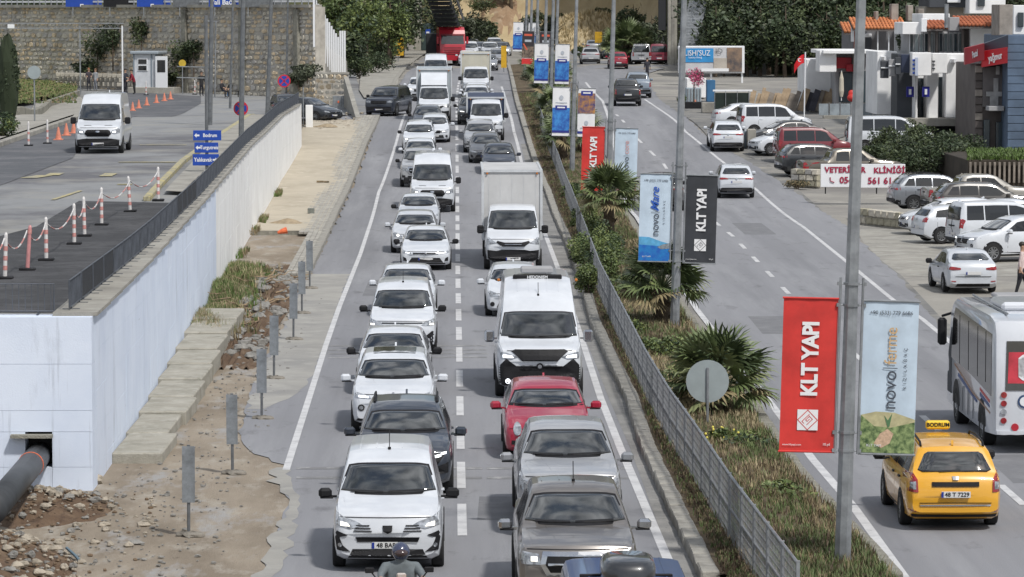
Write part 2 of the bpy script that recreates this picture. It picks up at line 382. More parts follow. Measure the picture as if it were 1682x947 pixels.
T['midvan'] = dict(T['van'], L=5.0, W=1.95, H=2.0, top=[(0, .72), (.03, .9), (.1, 1.04), (.5, 1.17), (.9, 1.27), (1.6, 1.8), (1.95, 1.95), (2.6, 1.99), (4.8, 1.97), (4.93, 1.7), (5.0, .8)], belt=(1.15, 1.18), rr=4.85, rb=4.93, ax=(.95, 4.0), wr=.34, split=[2.3, 3.5], sw=(1.35, 4.7), tum=.16)
T['camper'] = dict(T['van'], L=6.0, W=2.08, H=2.75, top=[(0, .85), (.03, 1.05), (.1, 1.2), (.5, 1.29), (.85, 1.36), (1.45, 2.02), (1.62, 2.22), (1.95, 2.42), (2.6, 2.64), (2.9, 2.72), (5.8, 2.72), (5.95, 2.4), (6.0, .8)],
   belt=(1.3, 1.32), cowl=.85, rf=1.45, ax=(.98, 4.7), rr=5.85, rb=5.9, split=[2.3], plan=[(0, .84), (.12, .93), (.5, .985), (1.2, 1), (5.6, 1), (6, .95)])
T['pickup'] = dict(L=5.3, W=1.87, H=1.82, gc=.34, top=[(0, .8), (.03, 1.0), (.12, 1.12), (.6, 1.19), (1.35, 1.26), (2.1, 1.73), (2.4, 1.8), (3.2, 1.81), (3.62, 1.74), (3.86, 1.32), (3.95, 1.22), (5.2, 1.22), (5.27, 1.15), (5.3, .8)],
   belt=(1.12, 1.2), cowl=1.35, rf=2.1, rr=3.62, rb=3.84, ax=(.95, 4.17), wr=.39, split=[2.85], tum=.30, sw=(1.75, 3.6), sm=.02)
T['cab'] = dict(T['van'], L=2.5, W=2.0, H=2.25, gc=.33, top=[(0, .8), (.03, 1.0), (.1, 1.15), (.5, 1.28), (.85, 1.38), (1.5, 2.1), (1.75, 2.2), (2.35, 2.24), (2.47, 2.1), (2.5, .8)],
   belt=(1.28, 1.3), cowl=.85, rf=1.5, rr=2.4, rb=2.45, ax=(.95, 4.4), wr=.36, split=[], sw=(1.3, 2.2), plan=[(0, .86), (.12, .94), (.5, .985), (1.2, 1), (2.5, .98)])
MESH = {}
def wheel_meshes(r, wd=.2):
    k = ('wheel', round(r, 2), wd)
    if k in MESH: return MESH[k]
    t = MB(); pr = [(-wd/2, r*.62), (-wd/2, r*.93), (-wd/2+.03, r), (wd/2-.03, r), (wd/2, r*.93), (wd/2, r*.62)]; n = 22
    for x, q in pr:
        for i in range(n): t.v.append((x, q*cos(2*pi*i/n), q*sin(2*pi*i/n)))
    for j in range(len(pr)-1):
        for i in range(n): t.f.append((j*n+i, j*n+(i+1) % n, (j+1)*n+(i+1) % n, (j+1)*n+i))
    m = MB(); m.cyl((wd/2-.045, 0, 0), r*.63, .02, 20, 'x')
    d = MB(); d.cyl((wd/2-.03, 0, 0), r*.14, .05, 10, 'x')
    for i in range(10):
        a = 2*pi*i/10; d.box((wd/2-.028, cos(a)*r*.36, sin(a)*r*.36), (.025, r*.52, .028+.03*(i % 2)), rx=a)
    for i in range(n):
        a0, a1 = 2*pi*i/n, 2*pi*(i+1)/n
        for q0, q1 in ((r*.56, r*.64),):
            d.add([(wd/2-.012, q0*cos(a0), q0*sin(a0)), (wd/2-.004, q1*cos(a0), q1*sin(a0)), (wd/2-.004, q1*cos(a1), q1*sin(a1)), (wd/2-.012, q0*cos(a1), q0*sin(a1))], [(0, 1, 2, 3)])
    MESH[k] = (t.mesh('wheel', TYRE, True, R(35)), d.mesh('rim', RIM), m.mesh('brake_disc', BLACK)); return MESH[k]
def add_wheels(root, H, q, ax=None, xo=0.012, r=None, wd=.21, W=None):
    r = r or q['wr']; W = W or q['W']; t, d, b = wheel_meshes(r, wd)
    for y in (ax or q['ax']):
        for sx in (-1, 1):
            o = link('wheel', t, root, loc=(sx*(W/2+xo-wd/2), y, r), rot=(0, 0, 0 if sx > 0 else pi))
            link('rim', d, o); link('brake_disc', b, o)
def mk(name, key, fn, root, m, smooth=False, ang=None, **k):
    """mesh made once per key, linked again for each repeat"""
    kk = (key, name[0] if isinstance(name, tuple) else name, name[1] if isinstance(name, tuple) else '')
    if kk not in MESH: MESH[kk] = fn().mesh(kk[1], m, smooth, ang)
    return link(kk[1], MESH[kk], root, **k)
def mirror_part(root, q, H, key, col, big=False):
    y = q['cowl']+.42; z = q['belt'][0]+.08+(.0 if not big else .0); w = H.w(y)
    def f(sx):
        m = MB(); s = (.11, .09, .11) if not big else (.12, .09, .19)
        m.bbox((sx*(w+.155), y, z+.04), (s[0]*2, s[1]*1.7, s[2]*1.55), .045, rz=sx*R(-8))
        m.box((sx*(w+.03), y+.02, z-.02), (.14, .06, .035)); return m
    for sx in (-1, 1): mk(('wing_mirror', sx), key, lambda: f(sx), root, col)
    if not big: 
        for sx in (-1, 1): mk(('mirror_base', sx), key, lambda: MB().bbox((sx*(w+.13), y, z-.035), (.22, .12, .03), .01), root, BLACK)
def plate(root, loc, back=False, key='plate', text=None, w=.52, h=.112):
    s = -1 if not back else 1
    o = mk('number_plate', key, lambda: MB().bbox((0, 0, 0), (w, .012, h), .004), root, PLATE, loc=loc)
    link('country_band', MESH.setdefault(('pb', s), MB().box((w/2-.02 if back else -w/2+.02, s*.008, 0), (.04, .006, h-.01)).mesh('country_band', PBLUE)), o)
    if text:
        t = text_mesh(text, .105, INK, bold=.002); link('lettering', t, o, loc=(.02*(-s), s*.0095, 0), rot=(R(90), 0, 0 if not back else pi))
    return o
def make_vehicle(kind, col, name, o={}):
    """returns root Empty; local front at y=0, centred on x"""
    q = T[kind]; H = Hull(q); L, W = q['L'], q['W']; key = (kind, str(col), str(o.get('style', '')))
    root = empty(name); pm = paint(col, o.get('metal', 0))
    bk = ('bvh', kind)
    if bk not in MESH: MESH[bk] = bvh_of(H.mb())
    bv = MESH[bk]
    mk('body', key, H.mb, root, pm, True, R(38))
    zc = H.top(q['cowl']); zr = H.top(q['rf']); st = o.get('style', {})
    # windscreen
    wb = H.hw(q['cowl']+.2, H.belt(q['cowl']+.2)+.01)-(.06 if kind not in ('van', 'camper', 'cab', 'mpv') else .03); wt = H.hw(q['rf'], zr-.1)-.07
    zb_ = zc+.03; zt_ = zr-.015
    def ws():
        n = 6; P = [(-wb+2*wb*k/n, zb_+(.03*((k/n*2-1)**2))) for k in range(n+1)]+[(wt-.02, zt_-.03), (wt-.07, zt_)]+[(-wt+.07, zt_), (-wt+.02, zt_-.03)]
        return P
    mk(('windscreen_seal', 0), key, lambda: grid_patch([((-wb+2*wb*k/8), zb_-.01+.03*((k/4-1)**2)) for k in range(9)], [((-wt+2*wt*k/8), zt_-.03*abs(k/4-1)**6) for k in range(9)], 'f', bv, .006, bulge=.03), root, BLACK)
    d = .04
    def lo(ins): return [((-(wb-ins)+2*(wb-ins)*k/8), zb_+.6*ins+.03*((k/4-1)**2)) for k in range(9)]
    def hi(ins): return [((-(wt-ins*.8)+2*(wt-ins*.8)*k/8), zt_-ins-.03*abs(k/4-1)**6) for k in range(9)]
    mk('windscreen', key, lambda: grid_patch(lo(d), hi(d*.6), 'f', bv, .014), root, GLASS, True)
    if not o.get('far'):
        mk('wiper', key, lambda: join(grid_patch([(-wb*.75, zb_+.045), (-wb*.1, zb_+.035)], [(-wb*.75, zb_+.07), (-wb*.1, zb_+.052)], 'f', bv, .055, 6, 1, .0), grid_patch([(wb*.0, zb_+.04), (wb*.72, zb_+.05)], [(wb*.0, zb_+.056), (wb*.72, zb_+.075)], 'f', bv, .055, 6, 1, .0)), root, BLACK)
    # side windows
    if 'sw' in q:
        y0, y1 = q['sw']; cuts = [y0]+q['split']+[y1]
        for a, b in zip(cuts, cuts[1:]):
            if o.get('blank') and a > q['split'][0]-.01: continue
            def sp(a=a, b=b):
                zl = H.belt((a+b)/2)+.05
                def zu(y): return H.top(y)-.10-(.02 if kind not in ('van', 'camper') else .3)
                a2 = a+.02; b2 = b-.03
                ua = a2 if a > y0 else max(a2, q['rf']+.12); ub = b2 if b < y1 else min(b2, q['rr']-.12)
                if kind in ('van', 'camper', 'cab'): return [(a2, zl), (b2, zl), (b2, 1.9), (min(b2-.1, q['rf']+.05), 1.95), ]
                if ua > ub: ua = ub-.02
                return [(a2, zl), (b2, zl), (ub, zu(ub)), ((ua+ub)/2, zu((ua+ub)/2)), (ua, zu(ua))]
            for ax in 'lr':
                mk(('side_window', ax+str(round(a, 2))), key, lambda: patch(sp(), ax, bv, .006, .25), root, GLASSF)
    # rear window
    if kind not in ('van', 'camper', 'cab') and o.get('rear', True):
        z0 = H.top(q['rb'])+.02; z1 = H.top(q['rr'])-.06; w0 = H.hw(q['rb']-.1, z0)-.1; w1 = H.hw(q['rr'], z1)-.12
        if kind == 'mpv': z0 = 1.15; w0 = .72; w1 = .66; z1 = 1.66
        if kind == 'midvan': z0 = 1.2; w0 = .78; w1 = .7; z1 = 1.78
        mk('rear_window', key, lambda: grid_patch([(-w0, z0+.03), (-w0+.08, z0), (w0-.08, z0), (w0, z0+.03)], [(-w1, z1-.04), (-w1+.07, z1), (w1-.07, z1), (w1, z1-.04)], 'b', bv, .010, bulge=.02), root, GLASS if o.get('face') == 'rear' else GLASSF, True)
    # nose
    fs = FRONT[st.get('front', kind)] if st.get('front', kind) in FRONT else FRONT['sedan']
    lamp = st.get('lamp', HLAMP)
    for nm, poly, m, sym, off in fs:
        mm = {'K': BLACK, 'H': HLAMP, 'L': lamp if lamp is not HLAMP else HLAMP, 'C': CHROME, 'P': pm, 'A': AMBER, 'D': HLITW if st.get('drl') else HLAMP}[m]
        if m == 'L' and lamp is HLAMP: continue
        ps = [poly, mirr(poly)] if sym else [poly]
        for i, p in enumerate(ps): mk((nm, str(round(p[0][0]+p[0][1]*3, 3))), key+(id(mm),), lambda: patch(p, 'f', bv, off, .16), root, mm)
    # tail
    rs = REAR.get(st.get('rear', kind), REAR.get(kind, REAR['sedan']))
    for nm, poly, m, sym, off in rs:
        mm = {'K': BLACK, 'T': TAIL, 'C': CHROME, 'H': HLAMP, 'A': AMBER}[m]
        for i, p in enumerate([poly, mirr(poly)] if sym else [poly]): mk((nm, 'b'+str(round(p[0][0]+p[0][1]*3, 3))), key, lambda: patch(p, 'b', bv, off, .2), root, mm)
    if o.get('face') == 'rear':
        z = st.get('pz', .62); h = bv.ray_cast(V((0, 30, z)), V((0, -1, 0))); plate(root, (0, (h[0].y if h[0] else L)+.012, z), True, 'plateb', st.get('plate'))
    z = st.get('fpz', .42); h = bv.ray_cast(V((0, -9, z)), V((0, 1, 0))); plate(root, (0, (h[0].y if h[0] else 0)-.012, z), False, 'platef', st.get('plate') if o.get('face') != 'rear' else None)
    # sides
    ra = q['wr']+.065
    for i, y in enumerate(q['ax'] if kind != 'cab' else q['ax'][:1]):
        for ax in 'lr':
            pts = [(y+ra*1.03*cos(t*pi/10), q['wr']+ra*sin(t*pi/10)) for t in range(11)]+[(y-ra*1.03, q['gc']+.02), (y+ra*1.03, q['gc']+.02)]
            mk(('wheel_arch', ax+str(i)), key, lambda: patch(pts, ax, bv, .003, .2), root, BLACK)
    def doors():
        m = MB(); zt = q['belt'][0]; cuts = [q['sw'][0]+.05]+q['split'][:2]+([q['sw'][1]-.1] if kind in ('sedan', 'suv', 'hatch', 'wagon', 'pickup') else [])
        for y in cuts:
            for ax in 'lr': m = join(m, patch([(y, q['gc']+.12), (y+.012, q['gc']+.12), (y+.012, H.belt(y)), (y, H.belt(y))], ax, bv, .002, .3, .005))
        return m
    mk('door_seam', key, doors, root, BLACK)['kind'] = 'stuff'
    def hood():
        m = MB(); y1 = q['cowl']-.03; wv = H.hw(q['cowl'], H.belt(q['cowl'])-.02)*.86
        for sx in (-1, 1): m = join(m, patch([(sx*wv*.9, .30), (sx*wv*.9+.014, .30), (sx*wv+.014, y1), (sx*wv, y1)][::sx], 't', bv, .003, .12, .006), patch([(sx*wv*.42, .35), (sx*wv*.42+.02, .35), (sx*wv*.62+.02, y1), (sx*wv*.62, y1)][::sx], 't', bv, .003, .12, .006) if kind in ('pickup', 'suv', 'sedan') else MB())
        return m
    if kind != 'cab' and o.get('face') != 'rear': mk('bonnet_crease', key, hood, root, pm if not o.get('far') else pm)['kind'] = 'stuff'
    def bum():
        zz = H.top(.12)-.03; return patch([(-.78, zz), (.78, zz), (.78, zz+.010), (-.78, zz+.010)], 'f', bv, .001, .12, .006)
    if kind in ('mpv', 'van', 'suv', 'sedan', 'hatch', 'coupe', 'pickup', 'camper', 'cab', 'midvan'): mk('bonnet_gap', key, bum, root, BLACK)
    for i, y in enumerate(q['split'][:2]):
        for ax in 'lr': mk(('door_handle', ax+str(i)), key, lambda: patch(rr(y-.25, H.belt(y)-.13, y-.07, H.belt(y)-.095, .01), ax, bv, .03, .3, .01), root, pm if o.get('face') != 'rear' else BLACK)
    mk('side_skirt', key, lambda: join(*[patch([(q['ax'][0]+ra, q['gc']+.0), (min(q['ax'][1], L)-ra, q['gc']+.0), (min(q['ax'][1], L)-ra, q['gc']+.11), (q['ax'][0]+ra, q['gc']+.11)], ax, bv, .004, .5) for ax in 'lr']), root, BLACK if kind not in ('sedan', 'hatch', 'coupe') else pm)
    mk('underbody_shade_box', key, lambda: MB().box((0, L/2, q['gc']+.03), (W*.74, L-1.1, .14)), root, BLACK)  # dark box added under the floor to shade the gap between the wheels
    mirror_part(root, q, H, key+(o.get('mirror', 'p'),), {'p': pm, 'k': BLACK, 'c': CHROME}[o.get('mirror', 'p')], kind in ('van', 'cab', 'camper', 'midvan'))
    if kind != 'cab': add_wheels(root, H, q)
    # roof
    if o.get('rails'):
        rm = CHROME if o['rails'] == 'c' else BLACK
        for sx in (-1, 1):
            def rl():
                y0, y1 = q['rf']+.35, q['rr']-.1; w = H.hw((y0+y1)/2, H.top((y0+y1)/2)-.03)-.05
                return MB().tube([(sx*w, y0, H.top(y0)), (sx*w, y0+.12, H.top(y0+.1)+.06), (sx*w, (y0+y1)/2, H.top((y0+y1)/2)+.07), (sx*w, y1-.12, H.top(y1-.1)+.06), (sx*w, y1, H.top(y1))], .022, 6)
            mk(('roof_rail', sx), key, rl, root, rm)
    if o.get('sunroof'): mk('sunroof', key, lambda: patch(rr(-.48, q['rf']+.22, .48, q['rr']-.75, .04), 't', bv, .004, .3), root, GLASSF)
    if o.get('aerial', 1) and not o.get('far'):
        ya = q['rf']+.35 if o.get('aerial') == 'f' else q['rr']-.2
        if o.get('aerial') == 'f': mk('aerial', key, lambda: MB().cyl((0, ya, H.top(ya)+.04), .028, .05, 8).tube([(0, ya, H.top(ya)+.03), (0, ya+.14, H.top(ya)+.33)], .008, 5), root, BLACK)
        else: mk('aerial', key, lambda: MB().prism([(ya, H.top(ya)+.02), (ya+.16, H.top(ya)+.02), (ya+.14, H.top(ya)+.1)], -.02, .02, 'x'), root, pm)
    if kind in ('mpv', 'van', 'camper', 'midvan', 'pickup'):
        def ribs():
            m = MB(); y0, y1 = q['rf']+.5, q['rr']-.15
            for x in (-.5, -.22, .22, .5): m = join(m, patch([(x-.012, y0), (x+.012, y0), (x+.012, y1), (x-.012, y1)], 't', bv, .008, .5, .008))
            return m
        mk('roof_rib', key, ribs, root, pm)
    return root, q, H, bv
FRONT = {}; REAR = {}
def F_(*a): return list(a)
FRONT['sedan'] = [('headlight', [(.50, .60), (.80, .64), (.86, .70), (.80, .73), (.52, .655)], 'H', 1, .008), ('lit_lamp', [(.58, .625), (.72, .64), (.72, .67), (.58, .655)], 'L', 1, .014),
  ('grille', [(-.46, .60), (.46, .60), (.44, .645), (-.44, .645)], 'K', 0, .006), ('lower_grille', [(-.62, .30), (.62, .30), (.5, .46), (-.5, .46)], 'K', 0, .006), ('fog_lamp_recess', [(.66, .34), (.80, .36), (.80, .50), (.70, .46)], 'K', 1, .006),
  ('chrome_strip', [(-.46, .645), (.46, .645), (.46, .66), (-.46, .66)], 'C', 0, .012), ('emblem', circ((0, .62), .045), 'C', 0, .02), ('splitter', [(-.7, .24), (.7, .24), (.68, .285), (-.68, .285)], 'K', 0, .006)]
FRONT['hatch'] = [('headlight', [(.46, .62), (.74, .63), (.82, .74), (.76, .80), (.52, .72)], 'H', 1, .008), ('lit_lamp', circ((.62, .68), .05), 'L', 1, .014),
  ('grille', [(-.42, .62), (.42, .62), (.42, .69), (-.42, .69)], 'K', 0, .006), ('lower_grille', [(-.55, .30), (.55, .30), (.48, .46), (-.48, .46)], 'K', 0, .006), ('fog_lamp_recess', circ((.68, .40), .07), 'K', 1, .006), ('emblem', circ((0, .655), .05), 'C', 0, .02)]
FRONT['coupe'] = [('headlight', circ((.62, .66), .085, 14, .13), 'H', 1, .010), ('grille', [(-.09, .62), (0, .36), (.09, .62), (.05, .68), (-.05, .68)], 'K', 0, .006), ('grille_frame', [(-.11, .62), (0, .33), (.11, .62), (.06, .70), (-.06, .70)], 'C', 0, .003),
  ('lower_grille', [(.16, .34), (.42, .34), (.42, .42), (.2, .42)], 'K', 1, .006), ('fog_lamp_recess', [(.5, .33), (.74, .35), (.74, .43), (.5, .42)], 'K', 1, .006), ('emblem', circ((0, .66), .05), 'C', 0, .02)]
FRONT['suv'] = [('headlight', [(.48, .80), (.80, .82), (.88, .88), (.80, .93), (.52, .86)], 'H', 1, .008), ('lit_lamp', [(.54, .815), (.76, .83), (.76, .87), (.54, .85)], 'L', 1, .014),
  ('grille', [(-.40, .66), (-.04, .66), (-.04, .85), (-.44, .85)], 'K', 1, .006), ('lower_grille', [(-.62, .38), (.62, .38), (.55, .52), (-.55, .52)], 'K', 0, .006), ('fog_lamp_recess', circ((.70, .60), .075), 'K', 1, .006), ('fog_lamp', circ((.70, .60), .045), 'H', 1, .014),
  ('bumper_trim', [(-.82, .30), (.82, .30), (.78, .36), (-.78, .36)], 'K', 0, .006), ('emblem', circ((0, .90), .04), 'C', 0, .02)]
FRONT['tucson'] = [('grille', [(-.62, .62), (.62, .62), (.80, .86), (-.80, .86)], 'K', 0, .005), ('day_lamp', [(.42, .80), (.55, .82), (.55, .86), (.42, .84)], 'D', 1, .014), ('day_lamp', [(.57, .76), (.70, .79), (.70, .84), (.57, .81)], 'D', 1, .014), ('day_lamp', [(.71, .82), (.80, .84), (.80, .88), (.71, .86)], 'D', 1, .014),
  ('fog_lamp_recess', [(.60, .45), (.84, .48), (.84, .68), (.62, .6)], 'K', 1, .008), ('lower_grille', [(-.55, .34), (.55, .34), (.5, .46), (-.5, .46)], 'K', 0, .006)]
FRONT['bigsuv'] = [('headlight', [(.55, .88), (.86, .88), (.86, 1.0), (.55, 1.0)], 'H', 1, .008), ('grille', [(-.5, .8), (.5, .8), (.5, 1.0), (-.5, 1.0)], 'K', 0, .006), ('lower_grille', [(-.8, .36), (.8, .36), (.8, .6), (-.8, .6)], 'K', 0, .006), ('lit_lamp', circ((.7, .94), .05), 'L', 1, .014)]
FRONT['mpv'] = [('headlight', [(.40, .80), (.62, .74), (.86, .80), (.86, 1.00), (.72, .93), (.52, .865)], 'H', 1, .006), ('lit_lamp', [(.62, .78), (.78, .79), (.78, .86), (.66, .83)], 'L', 1, .014),
  ('lamp_blade', [(.30, .79), (.52, .79), (.52, .805), (.30, .805)], 'K', 1, .012), ('lamp_blade', [(.28, .745), (.54, .745), (.54, .76), (.28, .76)], 'K', 1, .012), ('lamp_blade', [(.26, .70), (.56, .70), (.56, .715), (.26, .715)], 'K', 1, .012),
  ('badge', [(0, .66), (.075, .71), (.08, .80), (-.08, .80), (-.075, .71)], 'K', 0, .016), ('upper_grille', [(-.50, .52), (.50, .52), (.53, .60), (-.53, .60)], 'K', 0, .006), ('lower_grille', [(-.66, .24), (.66, .24), (.58, .40), (-.58, .40)], 'K', 0, .006),
  ('fog_lamp_surround', [(.62, .36), (.84, .38), (.88, .64), (.84, .70), (.66, .64), (.70, .62), (.80, .60), (.74, .46)], 'K', 1, .007), ('fog_lamp', circ((.79, .47), .035), 'H', 1, .016)]
FRONT['doblo'] = [('headlight', [(.52, .82), (.62, .80), (.87, .80), (.87, 1.0), (.80, .97), (.58, .90)], 'H', 1, .006), ('lit_lamp', [(.74, .82), (.85, .82), (.85, .87), (.74, .86)], 'L', 1, .014), ('grille_strip', [(-.55, .865), (.55, .865), (.55, .89), (-.55, .89)], 'K', 0, .008),
  ('badge', rr(-.075, .74, .075, .84, .02), 'H', 0, .012), ('bumper_cover', [(-.88, .22), (.88, .22), (.88, .62), (.80, .66), (.62, .52), (-.62, .52), (-.80, .66), (-.88, .62)], 'K', 0, .008), ('fog_lamp', circ((.70, .42), .045), 'H', 1, .016)]
FRONT['van'] = [('headlight', [(.56, .90), (.74, .86), (.94, .90), (.96, 1.10), (.86, 1.10), (.62, 1.0)], 'H', 1, .006), ('lit_lamp', [(.64, .91), (.78, .91), (.78, .98), (.66, .97)], 'L', 1, .014),
  ('grille', [(-.46, .74), (.46, .74), (.58, .86), (.52, 1.0), (.44, 1.04), (-.44, 1.04), (-.52, 1.0), (-.58, .86)], 'K', 0, .008), ('grille_bar', [(-.46, .84), (.46, .84), (.46, .86), (-.46, .86)], 'K', 0, .03), ('grille_bar', [(-.46, .93), (.46, .93), (.46, .95), (-.46, .95)], 'K', 0, .03),
  ('emblem', circ((0, .96), .09, 14, .04), 'C', 0, .035), ('bumper_cover', [(-.96, .32), (.96, .32), (.98, .60), (.5, .66), (-.5, .66), (-.98, .60)], 'K', 0, .008), ('hood_vent', [(.28, 1.215), (.62, 1.215), (.60, 1.23), (.30, 1.23)], 'K', 1, .006)]
FRONT['cab'] = [('headlight', [(.58, .98), (.92, .92), (.94, 1.16), (.86, 1.18), (.68, 1.04)], 'H', 1, .006), ('lit_lamp', [(.66, .98), (.78, .96), (.78, 1.03), (.68, 1.03)], 'L', 1, .014), ('grille', [(-.40, .86), (.40, .86), (.60, 1.0), (.56, 1.06), (.3, 1.0), (-.3, 1.0), (-.56, 1.06), (-.60, 1.0)], 'K', 0, .008),
  ('bumper_cover', [(-.94, .34), (.94, .34), (.96, .74), (.60, .70), (.4, .74), (-.4, .74), (-.60, .70), (-.96, .74)], 'K', 0, .008), ('chrome_strip', [(-.3, .93), (.3, .93), (.3, .945), (-.3, .945)], 'C', 0, .02)]
FRONT['camper'] = [('headlight', [(.52, 1.02), (.68, .96), (.94, .98), (.95, 1.14), (.80, 1.12)], 'H', 1, .006), ('lit_lamp', [(.62, 1.0), (.88, 1.0), (.88, 1.07), (.66, 1.05)], 'L', 1, .014),
  ('hood_guard', [(-.42, .92), (.42, .92), (.52, 1.02), (.68, 1.16), (.58, 1.20), (.3, 1.10), (-.3, 1.10), (-.58, 1.20), (-.68, 1.16), (-.52, 1.02)], 'K', 0, .012), ('grille_bar', [(-.40, .74), (.40, .74), (.42, .83), (-.42, .83)], 'H', 0, .006), ('emblem', circ((0, .79), .085), 'K', 0, .016), ('emblem_ring', circ((0, .79), .05), 'C', 0, .022),
  ('bumper_cover', [(-.98, .32), (.98, .32), (.98, .78), (.80, .98), (.56, .80), (.44, .68), (-.44, .68), (-.56, .80), (-.80, .98), (-.98, .78)], 'K', 0, .008), ('fog_lamp', circ((.76, .44), .06), 'L', 1, .016)]
FRONT['midvan'] = [('headlight', [(.56, .86), (.88, .84), (.90, 1.02), (.80, 1.02), (.62, .94)], 'H', 1, .006), ('lit_lamp', [(.64, .87), (.78, .87), (.78, .93), (.66, .93)], 'L', 1, .014), ('grille', [(-.5, .74), (.5, .74), (.55, .9), (-.55, .9)], 'K', 0, .008), ('lower_grille', [(-.8, .36), (.8, .36), (.7, .56), (-.7, .56)], 'K', 0, .006)]
FRONT['pickup'] = [('headlight', [(.56, .86), (.86, .86), (.90, .96), (.88, 1.06), (.60, 1.02)], 'H', 1, .006), ('lit_lamp', [(.62, .91), (.72, .91), (.72, .98), (.62, .98)], 'L', 1, .014), ('grille_frame', [(-.48, .68), (.48, .68), (.58, .86), (.54, 1.06), (-.54, 1.06), (-.58, .86)], 'C', 0, .006), ('grille', [(-.42, .73), (.42, .73), (.50, .86), (.47, .99), (-.47, .99), (-.50, .86)], 'K', 0, .016),
  ('grille_bar', [(-.46, .85), (.46, .85), (.46, .885), (-.46, .885)], 'C', 0, .03), ('lower_grille', [(-.6, .42), (.6, .42), (.55, .60), (-.55, .60)], 'K', 0, .006), ('fog_lamp_recess', [(.66, .5), (.84, .52), (.84, .64), (.68, .62)], 'K', 1, .006)]
REAR['sedan'] = [('tail_light', [(.44, .84), (.70, .82), (.86, .84), (.84, .95), (.62, .93), (.44, .90)], 'T', 1, .008), ('bumper_trim', [(-.6, .24), (.6, .24), (.56, .36), (-.56, .36)], 'K', 0, .006), ('reflector', [(.6, .42), (.76, .43), (.76, .46), (.6, .45)], 'T', 1, .01), ('boot_seam', [(-.62, .60), (.62, .60), (.62, .612), (-.62, .612)], 'K', 0, .003)]
REAR['hatch'] = [('tail_light', [(.58, .84), (.80, .84), (.80, 1.04), (.66, 1.03), (.58, .95)], 'T', 1, .008), ('bumper_trim', [(-.6, .22), (.6, .22), (.56, .34), (-.56, .34)], 'K', 0, .006), ('emblem', circ((0, .96), .05), 'C', 0, .02), ('tailgate_seam', [(-.68, .56), (.68, .56), (.68, .572), (-.68, .572)], 'K', 0, .003)]
REAR['coupe'] = REAR['hatch']
REAR['suv'] = [('tail_light', [(.42, .98), (.78, .96), (.88, .96), (.86, 1.07), (.6, 1.06), (.42, 1.03)], 'T', 1, .008), ('bumper_trim', [(-.85, .30), (.85, .30), (.88, .5), (.7, .56), (-.7, .56), (-.88, .5)], 'K', 0, .006), ('skid_plate', [(-.5, .32), (.5, .32), (.45, .40), (-.45, .40)], 'C', 0, .014), ('emblem', circ((0, 1.0), .05), 'C', 0, .02), ('light_bar', [(-.44, 1.0), (.44, 1.0), (.44, 1.02), (-.44, 1.02)], 'K', 0, .006)]
REAR['bigsuv'] = REAR['suv']
REAR['mpv'] = [('tail_light', [(.72, .84), (.84, .84), (.84, 1.2), (.74, 1.2)], 'T', 1, .008), ('bumper_cover', [(-.88, .24), (.88, .24), (.88, .46), (-.88, .46)], 'K', 0, .006), ('door_gap', [(-.008, .5), (.008, .5), (.008, 1.7), (-.008, 1.7)], 'K', 0, .003), ('handle_strip', [(-.3, .9), (.3, .9), (.3, .95), (-.3, .95)], 'K', 0, .01)]
REAR['midvan'] = REAR['mpv']
REAR['van'] = [('tail_light', [(.86, .9), (.97, .9), (.97, 1.4), (.88, 1.4)], 'T', 1, .008), ('bumper_cover', [(-.98, .34), (.98, .34), (.98, .56), (-.98, .56)], 'K', 0, .006), ('rear_window', [(.1, 1.5), (.78, 1.5), (.74, 2.1), (.1, 2.1)], 'K', 1, .006)]
REAR['camper'] = REAR['van']; REAR['cab'] = []
REAR['wagon'] = [('tail_light', [(.66, .72), (.83, .72), (.84, .90), (.82, 1.04), (.74, 1.05), (.67, .94)], 'T', 1, .008), ('tail_lamp_lens', [(.70, .77), (.80, .77), (.80, .89), (.70, .91)], 'H', 1, .016), ('handle_strip', [(-.42, .82), (.42, .82), (.42, .90), (-.42, .90)], 'K', 0, .012), ('chrome_strip', [(-.62, .47), (.62, .47), (.64, .495), (-.64, .495)], 'C', 0, .012),
   ('lower_valance', [(-.80, .25), (.80, .25), (.80, .31), (-.80, .31)], 'K', 0, .006), ('reflector', [(.70, .36), (.82, .37), (.82, .40), (.70, .39)], 'T', 1, .01), ('emblem', [(-.05, .94), (.05, .94), (.06, 1.0), (-.06, 1.0)], 'C', 0, .02), ('tailgate_seam', [(-.64, .52), (.64, .52), (.64, .53), (-.64, .53)], 'K', 0, .003), ('wiper', [(-.1, 1.09), (.28, 1.07), (.28, 1.09), (-.1, 1.11)], 'K', 0, .02)]
REAR['pickup'] = [('tail_light', [(.76, .82), (.90, .82), (.90, 1.16), (.78, 1.16)], 'T', 1, .008), ('bumper_bar', [(-.9, .48), (.9, .48), (.9, .64), (-.9, .64)], 'K', 0, .02), ('tailgate_seam', [(-.74, .70), (.74, .70), (.74, .715), (-.74, .715)], 'K', 0, .003), ('handle', [(-.14, 1.0), (.14, 1.0), (.14, 1.06), (-.14, 1.06)], 'K', 0, .012)]
def place(root, q, px, d, face='front', rz=0, sc=1, z=None, x=None):
    """face='front': oncoming, its nose at distance d; 'rear': going away, its tail at distance d"""
    if x is None:
        p = at(px, 300, d); x = p.x
    L = q['L']; zz = prof(d+L/2) if z is None else z
    if face == 'front': a = rz; M = Matrix.Rotation(a, 4, 'Z'); off = V((0, 0, 0)); ang = a; base = V((x, d, zz))
    else: ang = pi+rz; base = V((x, d, zz))+Matrix.Rotation(ang, 3, 'Z') @ V((0, -L*sc, 0))
    root.location = base; root.rotation_euler = (0, 0, ang); root.scale = (sc, sc, sc)
    if z is None:
        sl_ = (prof(d+L)-prof(d))/L; root.rotation_euler[0] = math.atan(sl_)*(1 if face == 'front' else -1)
        if face == 'front': root.location.z = prof(d)
        else: root.location.z = prof(d+L)
    return root
